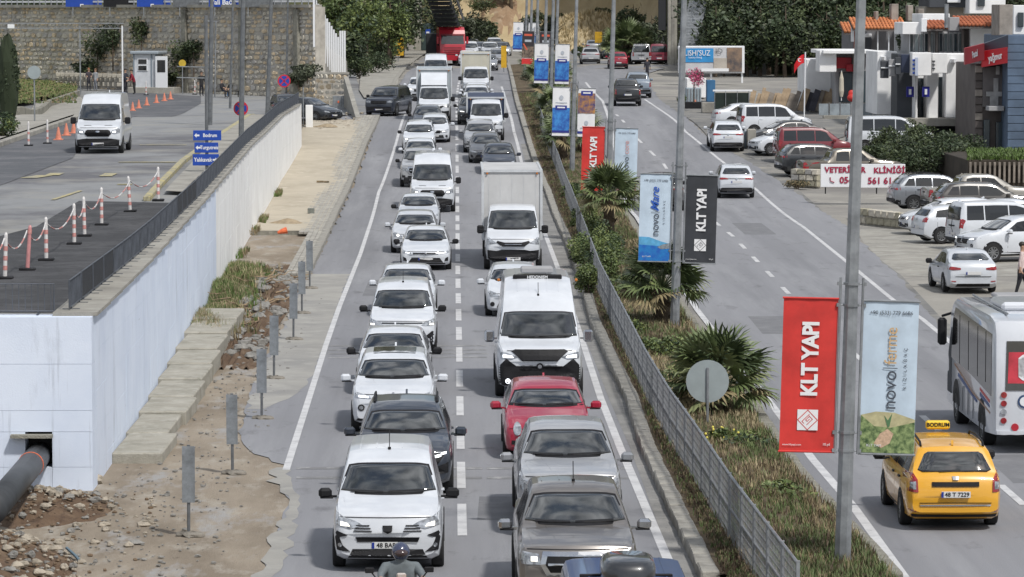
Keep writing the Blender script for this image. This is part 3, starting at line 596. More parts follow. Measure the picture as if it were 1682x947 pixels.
# ---------------- ground and roads ----------------
ASPH = mat_ground('asphalt', [((.245, .247, .262), 0, 0), ((.18, .182, .195), .42, .72), ((.30, .303, .315), .5, .8), ((.13, .13, .138), .58, .76)], [1, (.55, (1, .03, 1)), (1.1, (.8, .06, 1)), (1.3, (1, .35, 1))], .82, .25)
ASPHO = mat_ground('old_asphalt', [((.22, .215, .205), 0, 0), ((.15, .15, .148), .42, .65), ((.32, .30, .26), .52, .72), ((.12, .115, .10), .62, .75)], [1, .22, .5, 1.6], .9, .5, cracks=.35)
ASPHN = mat_ground('fresh_asphalt', [((.055, .056, .06), 0, 0), ((.10, .10, .105), .45, .7), ((.04, .04, .042), .5, .7)], [1, .7, 3], .9, .5)
UPRD = mat_ground('worn_service_asphalt', [((.24, .245, .25), 0, 0), ((.13, .13, .14), .47, .60), ((.30, .29, .26), .5, .75), ((.18, .18, .18), .6, .7)], [1, (.12, (1, .6, 1)), .3, 1.7], .88, .3)
CONC = mat_ground('concrete', [((.33, .315, .28), 0, 0), ((.22, .21, .19), .42, .7), ((.42, .41, .37), .5, .75), ((.13, .125, .11), .62, .75)], [1, .6, 1.3, 3], .9, .5)
CONCD = mat_ground('aged_concrete', [((.27, .26, .22), 0, 0), ((.15, .145, .125), .42, .66), ((.38, .37, .32), .52, .75), ((.09, .09, .075), .6, .72)], [1, 1.5, 3, 5], .95, .7)
LOT = mat_ground('lot_ground', [((.30, .285, .255), 0, 0), ((.21, .20, .19), .42, .62), ((.38, .36, .32), .52, .75), ((.13, .125, .11), .62, .75), ((.10, .12, .05), .68, .75)], [1, .12, .4, 1.5, .3], .95, .6)
DIRT = mat_ground('dirt', [((.33, .28, .22), 0, 0), ((.23, .19, .145), .40, .62), ((.42, .385, .33), .52, .72), ((.15, .12, .09), .62, .74), ((.34, .33, .32), .54, .64), ((.12, .10, .08), .64, .72)], [1, (.6, (1, .3, 1)), (1.5, (1, .35, 1)), (4.5, (1, .5, 1)), (.8, (1, .3, 1)), 14], .97, .9)
SAND = mat_ground('sand', [((.47, .42, .335), 0, 0), ((.38, .335, .265), .42, .68), ((.58, .53, .44), .55, .75), ((.30, .25, .18), .66, .75)], [1, .4, 1.5, 3], .97, .5)
SOIL = mat_ground('median_soil', [((.12, .09, .06), 0, 0), ((.17, .14, .09), .45, .7), ((.07, .055, .035), .5, .7), ((.10, .11, .04), .60, .7)], [1, .8, 2.5, .6], .97, .9)
DRYG = mat_ground('dry_slope', [((.55, .45, .28), 0, 0), ((.38, .29, .17), .42, .66), ((.50, .42, .27), .52, .72), ((.10, .11, .05), .6, .68)], [1, .06, .2, .1], .97, .9)
MARK = mat_ground('road_paint', [((.56, .56, .565), 0, 0), ((.40, .40, .41), .45, .68), ((.24, .24, .25), .60, .72)], [1, 1.6, 7], .75, .2)
YMARK = mat_ground('yellow_road_paint', [((.45, .39, .19), 0, 0), ((.33, .31, .23), .42, .6), ((.25, .245, .23), .52, .64)], [1, 1.5, 4], .75, .2)
def upz(y): return lerp_(3.2+.25*max(0, min(1, (y-75)/45)), prof(y)+.03, sstep(196, 238, y))
def lerp_(a, b, t): return a+(b-a)*t
def sstep(a, b, x): t = max(0, min(1, (x-a)/(b-a))); return t*t*(3-2*t)
def hillstart(x):
    if x < -4: return 430-(430-335)*sstep(-4, -14, x) if False else 430-95*sstep(4, 14, -x)
    if x > 15: return 430-110*sstep(15, 30, x)
    return 430
def terr(x, y):
    z = prof(y); h0 = hillstart(x); q = max(0, y-h0)
    z += min(70, q*.42+q*q*.0009)*(1+.12*sin(x*.11)*sin(y*.05))
    if x > 32: z += (x-32)*.06*sstep(150, 260, y)
    if x < -9.5 and 74 < y < 300: z = max(z, upz(y)-.08)
    return z
xs = sorted([-160, -110, -80, -60, -45, -35, -28]+[-24+2*i for i in range(36) if i != 7]+[-9.3, -9.8])+[50, 56, 64, 74, 90, 120, 170, 230]
ysg = [-40, 10, 30, 45]+[50+2.5*i for i in range(0, 172)]+[490, 500, 515, 530, 550, 580, 620, 680, 760, 900]
m = MB()
for y in ysg:
    for x in xs:
        z = terr(x, y)-(.05 if y > 148 else .012)
        if 335 < y: z += .25*sin(x*1.3+y*.4)*sin(y*.9)
        m.v.append((x, y, z))
nx = len(xs)
for j in range(len(ysg)-1):
    for i in range(nx-1): m.f.append((j*nx+i, j*nx+i+1, (j+1)*nx+i+1, (j+1)*nx+i))
g = m.build('ground', LOT, None, True); tag(g, kind='structure')
g.data.materials.append(DRYG); g.data.materials.append(DIRT); g.data.materials.append(mat_ground('wooded_slope', [((.07, .075, .035), 0, 0), ((.12, .10, .05), .45, .65), ((.03, .04, .018), .5, .7)], [1, .3, 1.2], .97, .9))
for p in g.data.polygons:
    c = p.center
    if c.y > hillstart(c.x)-4: p.material_index = 1 if -2 < c.x < 22 and c.y < 470 else 3
    elif c.x < 0 and c.y < 230: p.material_index = 2
def ribbon(name, rows, m, off, parent=None, nx=6, pts=False, zf=None, kind='structure', step=3.0, jl=0, jr=0):
    """rows = [(y, xl, xr)] as seen, or [(L, R)] points; a sheet following the road profile"""
    zf = zf or prof; Q = []
    for r in rows:
        if pts: Q.append((V(r[0]), V(r[1])))
        else: Q.append((gp(r[1], r[0]), gp(r[2], r[0])))
    b = MB(); n = 0
    for i in range(len(Q)-1):
        k = max(1, int((Q[i+1][0]-Q[i][0]).length/step)); 
        for t in range(k+(1 if i == len(Q)-2 else 0)):
            a = Q[i][0].lerp(Q[i+1][0], t/k); c = Q[i][1].lerp(Q[i+1][1], t/k)
            if jl: a = a+V((random.uniform(-jl, jl), 0, 0))
            if jr: c = c+V((random.uniform(-jr, jr), 0, 0))
            for u in range(nx+1):
                p = a.lerp(c, u/nx); b.v.append((p.x, p.y, zf(p.y)+off))
            n += 1
    for j in range(n-1):
        for u in range(nx): k = j*(nx+1)+u; b.f.append((k, k+1, k+nx+2, k+nx+1))
    o = b.build(name, m, parent, True)
    if kind and not parent: tag(o, kind=kind)
    return o
ribbon('road_surface', [(960, 425, 1155), (900, 452, 1120), (850, 470, 1098), (815, 476, 1083), (790, 452, 1074), (765, 470, 1065), (745, 420, 1058), (715, 392, 1046), (670, 408, 1031), (640, 412, 1018), (597, 432, 997), (529, 470, 967), (472, 494, 954), (450, 508, 946), (392, 538, 924), (319, 573, 896), (236, 606, 865), (205, 618, 856), (196, 470, 853), (170, 490, 846), (158, 590, 843), (150, 648, 842), (120, 668, 836), (95, 695, 830), (82, 714, 832), (72, 735, 850), (62, 745, 860)], ASPH, .005, nx=9, step=.7, jl=.09)
ribbon('road_surface', [(960, 1482, 2050), (934, 1460, 2000), (796, 1336, 1850), (707, 1272, 1700), (600, 1205, 1600), (520, 1155, 1528), (453, 1110, 1478), (420, 1090, 1438), (371, 1058, 1392), (311, 1022, 1302), (268, 1002, 1235), (217, 975, 1152), (165, 955, 1085), (140, 948, 1068), (120, 936, 1064), (105, 920, 1115), (92, 905, 1140), (80, 890, 1130), (70, 880, 1110)], ASPH, .007, nx=9, step=1.0, jr=.10)
def line(name, pts, w, m, off=.012, zf=None):
    P = [gp(*p) for p in pts]; rows = []
    for i, p in enumerate(P):
        rows.append(((p.x-w/2, p.y, 0), (p.x+w/2, p.y, 0)))
    return ribbon(name, rows, m, off, None, 1, True, zf)
line('lane_line', [(1112, 955), (1092, 908), (1019, 736), (987, 655), (961, 574), (920, 450), (895, 383), (851, 240), (844, 215), (824, 142)], .17, MARK)
line('lane_line', [(470, 772), (500, 678), (535, 568), (557, 505), (592, 417), (622, 316), (652, 230), (666, 187)], .15, MARK)
line('lane_line', [(1490, 955), (1400, 830), (1336, 756), (1277, 677), (1146, 510), (1046, 357), (1031, 339), (990, 166), (974, 150), (962, 135)], .18, MARK)
line('lane_line', [(1690, 690), (1561, 562), (1515, 524), (1465, 491), (1392, 431), (1320, 373), (1242, 311), (1190, 268), (1126, 216), (1059, 163)], .16, MARK)
def px_line(P, d):
    """point at distance d on a line given as seen"""
    Q = [gp(*p) for p in P]
    for a, b in zip(Q, Q[1:]):
        if a.y <= d <= b.y: return a.lerp(b, (d-a.y)/(b.y-a.y))
    return None
CD = [(762, 958), (760, 911), (756, 700), (754, 560), (752, 450), (751, 300), (750, 160), (753, 138), (765, 106)]
d0 = gp(760, 911).y
for k in range(-1, 44):
    b = px_line(CD, d0+6.36*k); a = px_line(CD, max(58.1, d0+6.36*k-4.15))
    if not a or not b: continue
    o = ribbon('lane_dash', [((a.x-.085, a.y, 0), (a.x+.085, a.y, 0)), ((b.x-.085, b.y, 0), (b.x+.085, b.y, 0))], MARK, .013, None, 1, True)
RD = [(1700, 846), (1542, 708), (1296, 483), (1204, 388), (1090, 269), (1040, 221), (1000, 178), (985, 150)]
dd = [(gp(1680, 830).y, 2.9), (gp(1542, 708).y, 3.0)]; dq = gp(1296, 483).y
dd += [(dq+7.5*k, 2.9) for k in range(-3, 16) if abs(dq+7.5*k-gp(1542, 708).y) > 7]
for b0, ln in dd:
    a = px_line(RD, b0); b = px_line(RD, b0+ln)
    if a and b: ribbon('lane_dash', [((a.x-.08, a.y, 0), (a.x+.08, a.y, 0)), ((b.x-.08, b.y, 0), (b.x+.08, b.y, 0))], MARK, .014, None, 1, True)
# worn transverse stripes
for py in (569, 576, 582, 588):
    a, b = gp(538, py), gp(800, py+1); ribbon('worn_stripe', [((a.x, a.y, 0), (b.x, a.y, 0)), ((a.x, a.y+.3, 0), (b.x, a.y+.3, 0))], mat_ground('worn_paint', [((.20, .20, .205), 0, 0), ((.34, .34, .34), .5, .62)], [1, 2.5], .8, .2), .010, None, 8, True)
for py in (771, 787):
    for x0, x1 in ((486, 560), (742, 792), (800, 850), (1020, 1040)):
        a, b = gp(x0, py), gp(x1, py); ribbon('worn_stripe', [((a.x, a.y, 0), (b.x, a.y, 0)), ((a.x, a.y+.35, 0), (b.x, a.y+.35, 0))], MT['worn_paint'], .010, None, 4, True)
# concrete gutter between edge line and kerb
GUT = mat_ground('gutter_surface', [((.25, .245, .235), 0, 0), ((.17, .168, .165), .42, .66), ((.32, .31, .29), .52, .74), ((.11, .11, .105), .6, .75)], [1, .6, 1.5, 4], .9, .4)
ribbon('gutter', [(955, 1108+14, 1150), (920, 1102, 1134), (811, 1052+10, 1083), (736, 1027+8, 1050), (657, 995+6, 1026), (597, 972+6, 997), (529, 944+6, 967), (472, 930, 954), (392, 902, 924), (319, 880, 896), (236, 855, 865)], GUT, .009, nx=2)
# median ground
KL = [(1152, 958), (1134, 920), (1083, 811), (1050, 736), (1026, 657), (997, 597), (967, 529), (954, 472), (924, 392), (896, 319), (865, 236), (856, 205), (846, 170), (836, 120), (830, 98)]
KR = [(1484, 955), (1469, 934), (1336, 796), (1299, 746), (1272, 707), (1205, 608), (1146, 535), (1100, 466), (1050, 380), (1018, 320), (998, 270), (973, 217), (953, 165), (946, 140), (930, 108)]
def resample(P, step):
    Q = [gp(*p) for p in P]; y = Q[0].y; R_ = []
    while y < Q[-1].y:
        for a, b in zip(Q, Q[1:]):
            if a.y <= y <= b.y: R_.append(a.lerp(b, (y-a.y)/max(1e-6, b.y-a.y))); break
        y += step
    return R_
kl = resample(KL, 1.0); kr = resample(KR, 1.0); n = min(len(kl), len(kr))
def kat(K, y):
    i = max(0, min(len(K)-1, int(round(y-K[0].y)))); return K[i].x
b = MB()
for i in range(n):
    y = kl[i].y; a = kl[i].x+.25; c = kat(kr, y)-.25
    for u in range(9):
        t = u/8; b.v.append((a+(c-a)*t, y, prof(y)+.13+.12*sin(pi*t)+.03*sin(i*1.7+u*2.1)))
for i in range(n-1):
    for u in range(8): k = i*9+u; b.f.append((k, k+1, k+10, k+9))
tag(b.build('median_ground', SOIL, None, True), kind='structure')
# kerb stones, each one a block
def kerb_run(name, K, side, w, h, m, jit=.01, cut=1.0, maxn=300):
    root = empty(name, (K[0].x, K[0].y, prof(K[0].y))); tag(root, kind='structure')
    random.seed(3)
    for i, (a, c) in enumerate(zip(K, K[1:])):
        d = c-a; L_ = sqrt(d.x**2+d.y**2); ang = math.atan2(d.y, d.x)-pi/2
        var = i % 4; kk = ('kerb', name, var, m.name)
        if kk not in MESH:
            q = MB(); q.bbox((0, 0, 0), (w, L_-.02, h), .02)
            q.v = [(x+random.uniform(-.012, .012), y+random.uniform(-.008, .008), z+random.uniform(-.01, .01)) for x, y, z in q.v]; MESH[kk] = q.mesh('kerb_stone', m)
        mid = (a+c)/2
        o = link('kerb_stone', MESH[kk], root, loc=(mid.x+side*w/2-root.location.x+random.uniform(-jit, jit), mid.y-root.location.y, prof(mid.y)-root.location.z+h/2-.03+random.uniform(-jit, jit)), rot=(math.atan2(c.z-a.z, L_) if abs(c.z-a.z) < .3 else 0, 0, ang+random.uniform(-.01, .01)))
    return root
ribbon('verge_concrete', [(672, 410, 432), (655, 412, 470), (640, 416, 496), (615, 424, 512), (597, 434, 522), (529, 472, 546), (472, 496, 566), (450, 510, 574)], mat_ground('pale_shoulder', [((.33, .32, .295), 0, 0), ((.25, .245, .235), .42, .66), ((.38, .37, .34), .5, .72), ((.18, .175, .165), .62, .76)], [1, .35, .9, 2], .9, .3), .009, nx=4, step=.6, jl=.1, jr=.06)
ribbon('verge_concrete', [(962, 416, 446), (905, 440, 470), (850, 462, 486), (815, 470, 492), (790, 446, 486), (768, 452, 470)], MT['pale_shoulder'], .010, nx=4, step=.5, jl=.12, jr=.12)
for y_, x_, w_, l_ in ((66, 1.2, 1.6, 3.2), (92, -1.4, 1.2, 5), (118, -2.6, .8, 7), (139, 2.3, 1.4, 4), (71, 11.7, 1.5, 4.5), (104, 9.4, 1.2, 6), (150, 12.6, 1.3, 8)):
    ribbon('road_repair', [((x_-w_/2, y_, 0), (x_+w_/2, y_, 0)), ((x_-w_/2+.06, y_+l_, 0), (x_+w_/2+.04, y_+l_, 0))], mat_ground('repair_asphalt', [((.17, .172, .182), 0, 0), ((.22, .222, .23), .45, .7), ((.13, .13, .14), .58, .74)], [1, 1.2, 4], .88, .3), .009, None, 2, True)
kerb_run('kerb', kl, 1, .3, .22, CONC); kerb_run('kerb', kr, -1, .3, .16, CONCD)
# right shoulder: broken old asphalt strip and lot slabs
ribbon('lot_pavement', [(453, 1482, 1720), (430, 1450, 1720), (400, 1420, 1720), (376, 1405, 1650)], CONC, -.006, nx=6)
ribbon('shoulder', [(640, 1640, 1690), (520, 1500, 1545), (453, 1430, 1482), (400, 1370, 1412), (340, 1290, 1345), (300, 1240, 1300), (268, 1200, 1290), (240, 1175, 1330), (220, 1160, 1400), (190, 1125, 1400), (165, 1075, 1150)], ASPHO, -.004, nx=6)

def wx(y): return interp([(70, -7.0), (83, -7.1), (108, -7.5), (150, -8.4), (185, -8.8), (206, -8.6)], y)
# ---------------- left verge: sidewalk with sand ----------------
SWL = [(392, 376), (440, 290), (478, 240), (500, 205)]
rows = []
for py, xl, xr in ((384, 402, 541), (350, 415, 556), (320, 425, 571), (280, 452, 587), (240, 478, 602), (210, 500, 617), (200, 512, 600)): rows.append((py, xl, xr))
def prof15(y): return prof(y)+.14
ribbon('sidewalk', rows, SAND, 0, nx=6, zf=prof15)
ye = gp(470, 384).y; tag(MB().box(((wx(ye)-5.1)/2, ye+.15, .03), (-5.1-wx(ye), .3, .21)).build('sidewalk_edge', CONCD), kind='structure')
# pavers along the kerb: separate blocks set with gaps, joined
PAV = mat('paver_concrete', (.36, .345, .31), .9, var=.35, scale=3, bump=.4)
SW = resample([(508, 455), (541, 384), (556, 350), (571, 320), (587, 280), (602, 240), (617, 210), (624, 193)], 1.0)
b = MB(); random.seed(5)
for i, p in enumerate(SW):
    for r_ in range(5):
        y = p.y+r_*.2; wmax = .2*int(3+2.0*(.5+.5*sin(p.y*.23))+random.random()*2)
        if y < gp(541, 384).y-1: wmax = min(wmax, .6)
        x = p.x-.34
        k = 0
        while k*.2 < wmax:
            b.bbox((x-k*.2, y, prof(y)+.10+random.uniform(-.006, .006)), (.188, .188, .1), .012); k += 1
pv = b.build('paving_block_strip', PAV); tag(pv, kind='stuff', label='grey concrete paving blocks laid along the kerb beside the sand', cat='paving')
kerb_run('kerb', SW, -1, .26, .24, CONC)
# left kerb further up beyond the junction
kerb_run('kerb', resample([(640, 158), (655, 128), (668, 112), (690, 94)], 1.0), -1, .3, .18, CONC)
ribbon('sidewalk', [(163, 598, 640), (150, 590, 652), (130, 592, 655), (112, 625, 668), (95, 655, 690), (84, 672, 708)], CONC, .14, nx=3)
# ---------------- retaining wall ----------------
def wtop(y): return interp([(70, 3.36), (118, 3.62), (165, 3.72), (206, 3.95)], y)
def wall_mat(name, c1, c2):
    return mat_ground(name, [(c1, 0, 0), (c2, .42, .7), (tuple(x*.70 for x in c1), .57, .74), ((.16, .16, .17), .69, .73), (tuple(x*.55 for x in c1), .60, .76)], [1, .5, (1.5, (1, 1, .25)), (3.2, (.5, .5, 4)), (1.2, (5, 5, .22))], .85, .12)
WNEAR = wall_mat('pale_blue_wall_paint', (.68, .745, .86), (.60, .67, .80)); WFAR = wall_mat('white_wall_render', (.84, .84, .83), (.76, .755, .74))
rw = empty('retaining_wall', (-7, 70.3, 0), label='long white painted concrete retaining wall holding up the service road', cat='wall')
def wall_seg(y0, y1, nm, m, nz=5):
    b = MB(); ys_ = []; y = y0
    while y < y1-.01: ys_.append(y); y += 2.4
    ys_.append(y1)
    for i, (ya, yb) in enumerate(zip(ys_, ys_[1:])):
        for k in range(nz):      # poured lifts: each slightly proud or set back
            j = random.uniform(-.003, .003)
            za = lambda q: -.4+(wtop(q)+.4)*k/nz
            zb2 = lambda q: -.4+(wtop(q)+.4)*(k+1)/nz-.005
            x0a, x1a = wx(ya)+j, wx(yb)+j; ybm = yb-.004
            P = [(x0a, ya, za(ya)), (x1a, ybm, za(yb)), (x1a-.7, ybm, za(yb)), (x0a-.7, ya, za(ya)), (x0a, ya, zb2(ya)), (x1a, ybm, zb2(yb)), (x1a-.7, ybm, zb2(yb)), (x0a-.7, ya, zb2(ya))]
            b.add([(p[0]+7, p[1]-70.3, p[2]) for p in P], [(0, 3, 2, 1), (4, 5, 6, 7), (0, 1, 5, 4), (1, 2, 6, 5), (2, 3, 7, 6), (3, 0, 4, 7)])
    return b.build(nm, m, rw)
random.seed(11)
wall_seg(71.02, 118, 'painted_wall_section', WNEAR); wall_seg(118, 205.5, 'rendered_wall_section', WFAR)
b = MB()
hx0, hx1, hz0, hz1 = at(42, 760, 70.3).x, at(86, 760, 70.3).x, at(60, 767, 70.3).z, at(60, 709, 70.3).z
def fbox(x0, x1, z0, z1, y0=0, y1=.7): b.box(((x0+x1)/2+7, (y0+y1)/2, (z0+z1)/2), (x1-x0-.006, y1-y0, z1-z0-.006))
lz = [-.6, hz0, hz1, 1.55, 2.45, 3.36]
fbox(-30, hx0, -.6, hz0); fbox(hx0, hx1, -.6, hz0); fbox(hx1, -7.005, -.6, hz0); fbox(-30, hx0, hz0, hz1); fbox(hx1, -7.005, hz0, hz1)
for z0, z1 in zip(lz[2:], lz[3:]): fbox(-30, -7.005, z0, z1, random.uniform(-.008, .008))
b.build('end_wall_section', WNEAR, rw)
MB().box(((hx0+hx1)/2+7, .62, (hz0+hz1)/2), (hx1-hx0+.2, .1, hz1-hz0+.2)).build('drain_dark_back', INK, rw)  # black plate behind the hole, its inner darkness put into the colour
b = MB()
for i in range(47):
    y = 70.6+i*2.9
    if y < 204: b.box((wx(y)-.35+7, y+1.4-70.3, (wtop(y)+wtop(y+2.8))/2+.03), (.86, 2.82, .07), rx=math.atan((wtop(y+2.8)-wtop(y))/2.8))
b.build('coping', CONC, rw)
# concrete footing step
ft = MB(); random.seed(2)
ysf = [74.5, 78, 81.5, 84.5, 88, 91.5, 95, 99, 103, 106.5]
for i, (a, c) in enumerate(zip(ysf, ysf[1:])):
    w_ = .95+.25*(i/9)+random.uniform(-.08, .1); h_ = .20+.045*i+random.uniform(-.015, .015)
    ft.bbox(((wx(a)+wx(c))/2+w_/2+.02, (a+c)/2, h_/2-.05), (w_, c-a-.03, h_+.1), .03, rz=-.012)
tag(ft.build('concrete_footing', mat_ground('weathered_concrete', [((.36, .34, .29), 0, 0), ((.24, .23, .19), .45, .7), ((.46, .44, .39), .5, .75), ((.15, .15, .11), .62, .75)], [1, 1.2, 2.5, 5], .95, .6)), 'rough stepped concrete footing along the foot of the blue-white retaining wall', 'footing')
# ---------------- service road behind the wall ----------------
def up_ribbon(name, rows, m, off, nx=8, kind='structure'):
    R_ = [((a[0], y, 0), (a[1], y, 0)) for y, a in rows]; return ribbon(name, R_, m, off, None, nx, True, upz, kind)
up_ribbon('service_road', [(70.9, (-34, -7.6)), (83, (-34, -7.7)), (108, (-34, -8.1)), (150, (-34, -9.0)), (185, (-34, -9.4)), (205, (-34, -9.0)), (222, (-34, -9.0)), (240, (-40, -5.2)), (300, (-50, -8)), (332, (-60, -9))], UPRD, -.01)
def gu(px, py):                         # point on the service road
    d = ray(px, py); t = 40.0
    while t < 500:
        p = CAM+d*t
        if p.z <= upz(p.y): break
        t += .5
    return CAM+d*t
def up_poly(name, pxs, m, off, kind='structure'):
    P = [gu(*p) for p in pxs]; bm = bmesh.new(); bm.faces.new([bm.verts.new((p.x, p.y, 0)) for p in P])
    bmesh.ops.triangulate(bm, faces=bm.faces[:])
    for _ in range(4):
        ed = [e for e in bm.edges if e.calc_length() > 4]
        if not ed: break
        bmesh.ops.subdivide_edges(bm, edges=ed, cuts=1); bmesh.ops.triangulate(bm, faces=[f for f in bm.faces if len(f.verts) > 3])
    for v in bm.verts: v.co.z = upz(v.co.y)+off
    bmesh.ops.recalc_face_normals(bm, faces=bm.faces)
    me = bpy.data.meshes.new(name); bm.to_mesh(me); bm.free(); me.materials.append(m); return tag(link(name, me), kind=kind)
up_poly('asphalt_patch', [(-60, 515), (126, 515), (175, 462), (285, 345), (282, 334), (130, 330), (60, 372), (-10, 392), (-60, 400)], ASPHN, .006)
up_poly('asphalt_patch', [(-60, 330), (40, 290), (120, 260), (150, 215), (330, 170), (330, 158), (200, 150), (100, 190), (0, 240), (-60, 250)], mat_ground('dark_asphalt', [((.10, .105, .115), 0, 0), ((.16, .16, .17), .45, .65), ((.08, .08, .085), .55, .7)], [1, .4, 2], .9, .3), .006)
# yellow kerb and narrow pavement along the barrier
up_poly('sidewalk', [(271, 320), (300, 322), (342, 280), (440, 200), (490, 162), (470, 158), (360, 225)], CONC, .12)
b = MB(); P = [gu(241, 331), gu(300, 268), gu(345, 235), gu(400, 198), gu(470, 156)]
for a, c in zip(P, P[1:]):
    n_ = max(1, int((c-a).length/1.2))
    for i in range(n_):
        p = a.lerp(c, (i+.5)/n_); d = c-a; b.bbox((p.x, p.y, upz(p.y)+.06), (.22, (c-a).length/n_-.03, .16), .02, rz=math.atan2(d.y, d.x)-pi/2)
tag(b.build('yellow_kerb', YMARK), kind='structure')
for px, py, l_, w_, a_ in ((178, 287, 2.4, .45, 0), (242, 267, .5, 2.2, 0), (205, 303, .5, .5, 0), (60, 291, 2.0, .6, 10), (268, 238, .4, 2.0, 0), (110, 322, 5, .16, 4), (90, 286, 1.8, .5, 0)):
    p = gu(px, py); c_, s_ = cos(R(a_)), sin(R(a_)); b = MB()
    b.v = [(p.x+u*w_/2*c_+v*l_/2*s_, p.y-u*w_/2*s_+v*l_/2*c_, 0) for v in (-1, 0, 1) for u in (-1, 1)]; b.v = [(x, y, upz(y)+.014) for x, y, z in b.v]; b.f = [(0, 1, 3, 2), (2, 3, 5, 4)]
    tag(b.build('yellow_marking', YMARK), kind='structure')
# left lawn, pavement and kerb by the gate
GRASSM = mat_ground('lawn', [((.17, .17, .06), 0, 0), ((.10, .13, .04), .42, .66), ((.24, .21, .09), .52, .75)], [1, 1.2, 4], .97, .8)
up_poly('sidewalk', [(-50, 252), (0, 232), (60, 212), (120, 192), (150, 178), (130, 160), (60, 168), (0, 215), (-50, 232)], CONC, .13)
up_poly('lawn', [(-60, 216), (28, 178), (80, 168), (126, 160), (128, 152), (60, 138), (30, 126), (-60, 140)], GRASSM, .5)
b = MB(); P = [gu(-40, 256), gu(0, 240), gu(60, 219), gu(124, 197), gu(152, 180)]
for a, c in zip(P, P[1:]):
    n_ = max(1, int((c-a).length/1.5))
    for i in range(n_): p = a.lerp(c, (i+.5)/n_); d = c-a; b.bbox((p.x, p.y, upz(p.y)+.1), (.3, (c-a).length/n_-.03, .24), .03, rz=math.atan2(d.y, d.x)-pi/2)
tag(b.build('kerb', CONC), kind='structure')
b = MB(); P = [gu(28, 192), gu(80, 178), gu(128, 161)]
for a, c in zip(P, P[1:]):
    n_ = max(1, int((c-a).length/1.0))
    for i in range(n_): p = a.lerp(c, (i+.5)/n_); d = c-a; b.bbox((p.x, p.y, upz(p.y)+.3), (.3, (c-a).length/n_-.03, .5), .03, rz=math.atan2(d.y, d.x)-pi/2)
tag(b.build('lawn_border_wall', CONCD), 'low pale block edging between the lawn and the gate pavement', 'wall')
# ---------------- street furniture ----------------
STEEL = mat('galvanised_steel', (.30, .315, .33), .45, .5, var=.3, scale=3)
DSTEEL = mat('dark_grey_steel', (.16, .17, .18), .5, .3, var=.3, scale=4)
BARR = mat('barrier_paint', (.085, .095, .115), .5, .2, var=.3, scale=2)
WPLAS = mat('white_plastic', (.66, .64, .63), .5, var=.25, scale=6)
PINK = mat('faded_red_band', (.52, .24, .22), .6, var=.4, scale=8)
ORNG = mat('orange_plastic', (.75, .16, .06), .5, var=.3, scale=6)
RED = mat('banner_red', (.58, .035, .028), .55, var=.22, scale=1.5)
BWHITE = mat('print_white', (.74, .74, .75), .6)
BDARK = mat('banner_charcoal', (.035, .038, .045), .6, var=.25, scale=1.5)
BBLUE = mat('banner_pale_blue', (.50, .60, .70), .5, var=.12, scale=2)
PRINT_N = mat('print_charcoal', (.06, .07, .09), .6); PRINT_G = mat('print_gold', (.55, .36, .18), .6); PRINT_B = mat('print_blue', (.02, .09, .42), .6)
SIGNB = mat('sign_blue', (.012, .06, .36), .4, var=.1, scale=3); SIGNW = mat('sign_white', (.75, .76, .78), .45)
def putm(o, x, y, z, ang=0, back=False, sx=1):
    o.matrix_local = Matrix.Translation((x, y, z)) @ Matrix.Rotation(pi if back else 0, 4, 'Z') @ Matrix.Rotation(R(90), 4, 'X') @ Matrix.Rotation(ang, 4, 'Z') @ Matrix.Diagonal((sx, 1, 1, 1)); return o
TM = {}
def text(parent, txt, size, m, x, z, y=-.008, ang=0, bold=0, space=1, shear=0, sx=1, name='lettering', back=False):
    k = (txt, size, m.name, bold, space, shear)
    if k not in TM: TM[k] = text_mesh(txt, size, m, bold=bold, space=space, shear=shear, depth=.0015); TM[k].name = name
    o = link(name, TM[k], parent); putm(o, x, y, z, ang, back, sx)
    return o
def flat(parent, name, poly, m, y=-.005, t=.003):
    """a printed patch: polygon in the x-z plane of a sign"""
    kk = ('flat', name, str(poly), m.name)
    if kk not in MESH: MESH[kk] = MB().prism(poly, y, y+t, 'y').mesh(name, m)
    return link(name, MESH[kk], parent)
LEAN = R(1.5)
def logo(parent, x, z, s, bgm):
    flat(parent, 'logo', [(x-s, z-s), (x+s, z-s), (x+s, z+s), (x-s, z+s)], BWHITE, -.008)
    b = MB()
    def seg(p, q, w=.012): 
        d = V((q[0]-p[0], 0, q[1]-p[1])); L_ = d.length; b.box((x+(p[0]+q[0])/2, -.010, z+(p[1]+q[1])/2), (L_+w, .003, w), ry=-math.atan2(d.z, d.x))
    e = s*.96
    P = [(0, e), (e, 0), (0, -e), (-e, 0), (0, e)]
    for p, q in zip(P, P[1:]): seg(p, q)
    k = s*.36
    for p, q in (((-k*1.5, -k*.4), (k*.4, k*1.5)), ((-k*.2, -k*1.3), (k*1.3, k*.2)), ((k*1.3, k*.2), (k*.4, k*1.1)), ((-k*1.0, -k*.9), (-k*1.5, -k*.4)), ((-k*.5, 0), (k*.3, k*.8)), ((-k*.1, -k*.4), (k*.5, k*.2)), ((-k*.5, 0), (-k*.1, -k*.4))): seg(p, q, .010)
    b.build('logo_lines', bgm, parent)
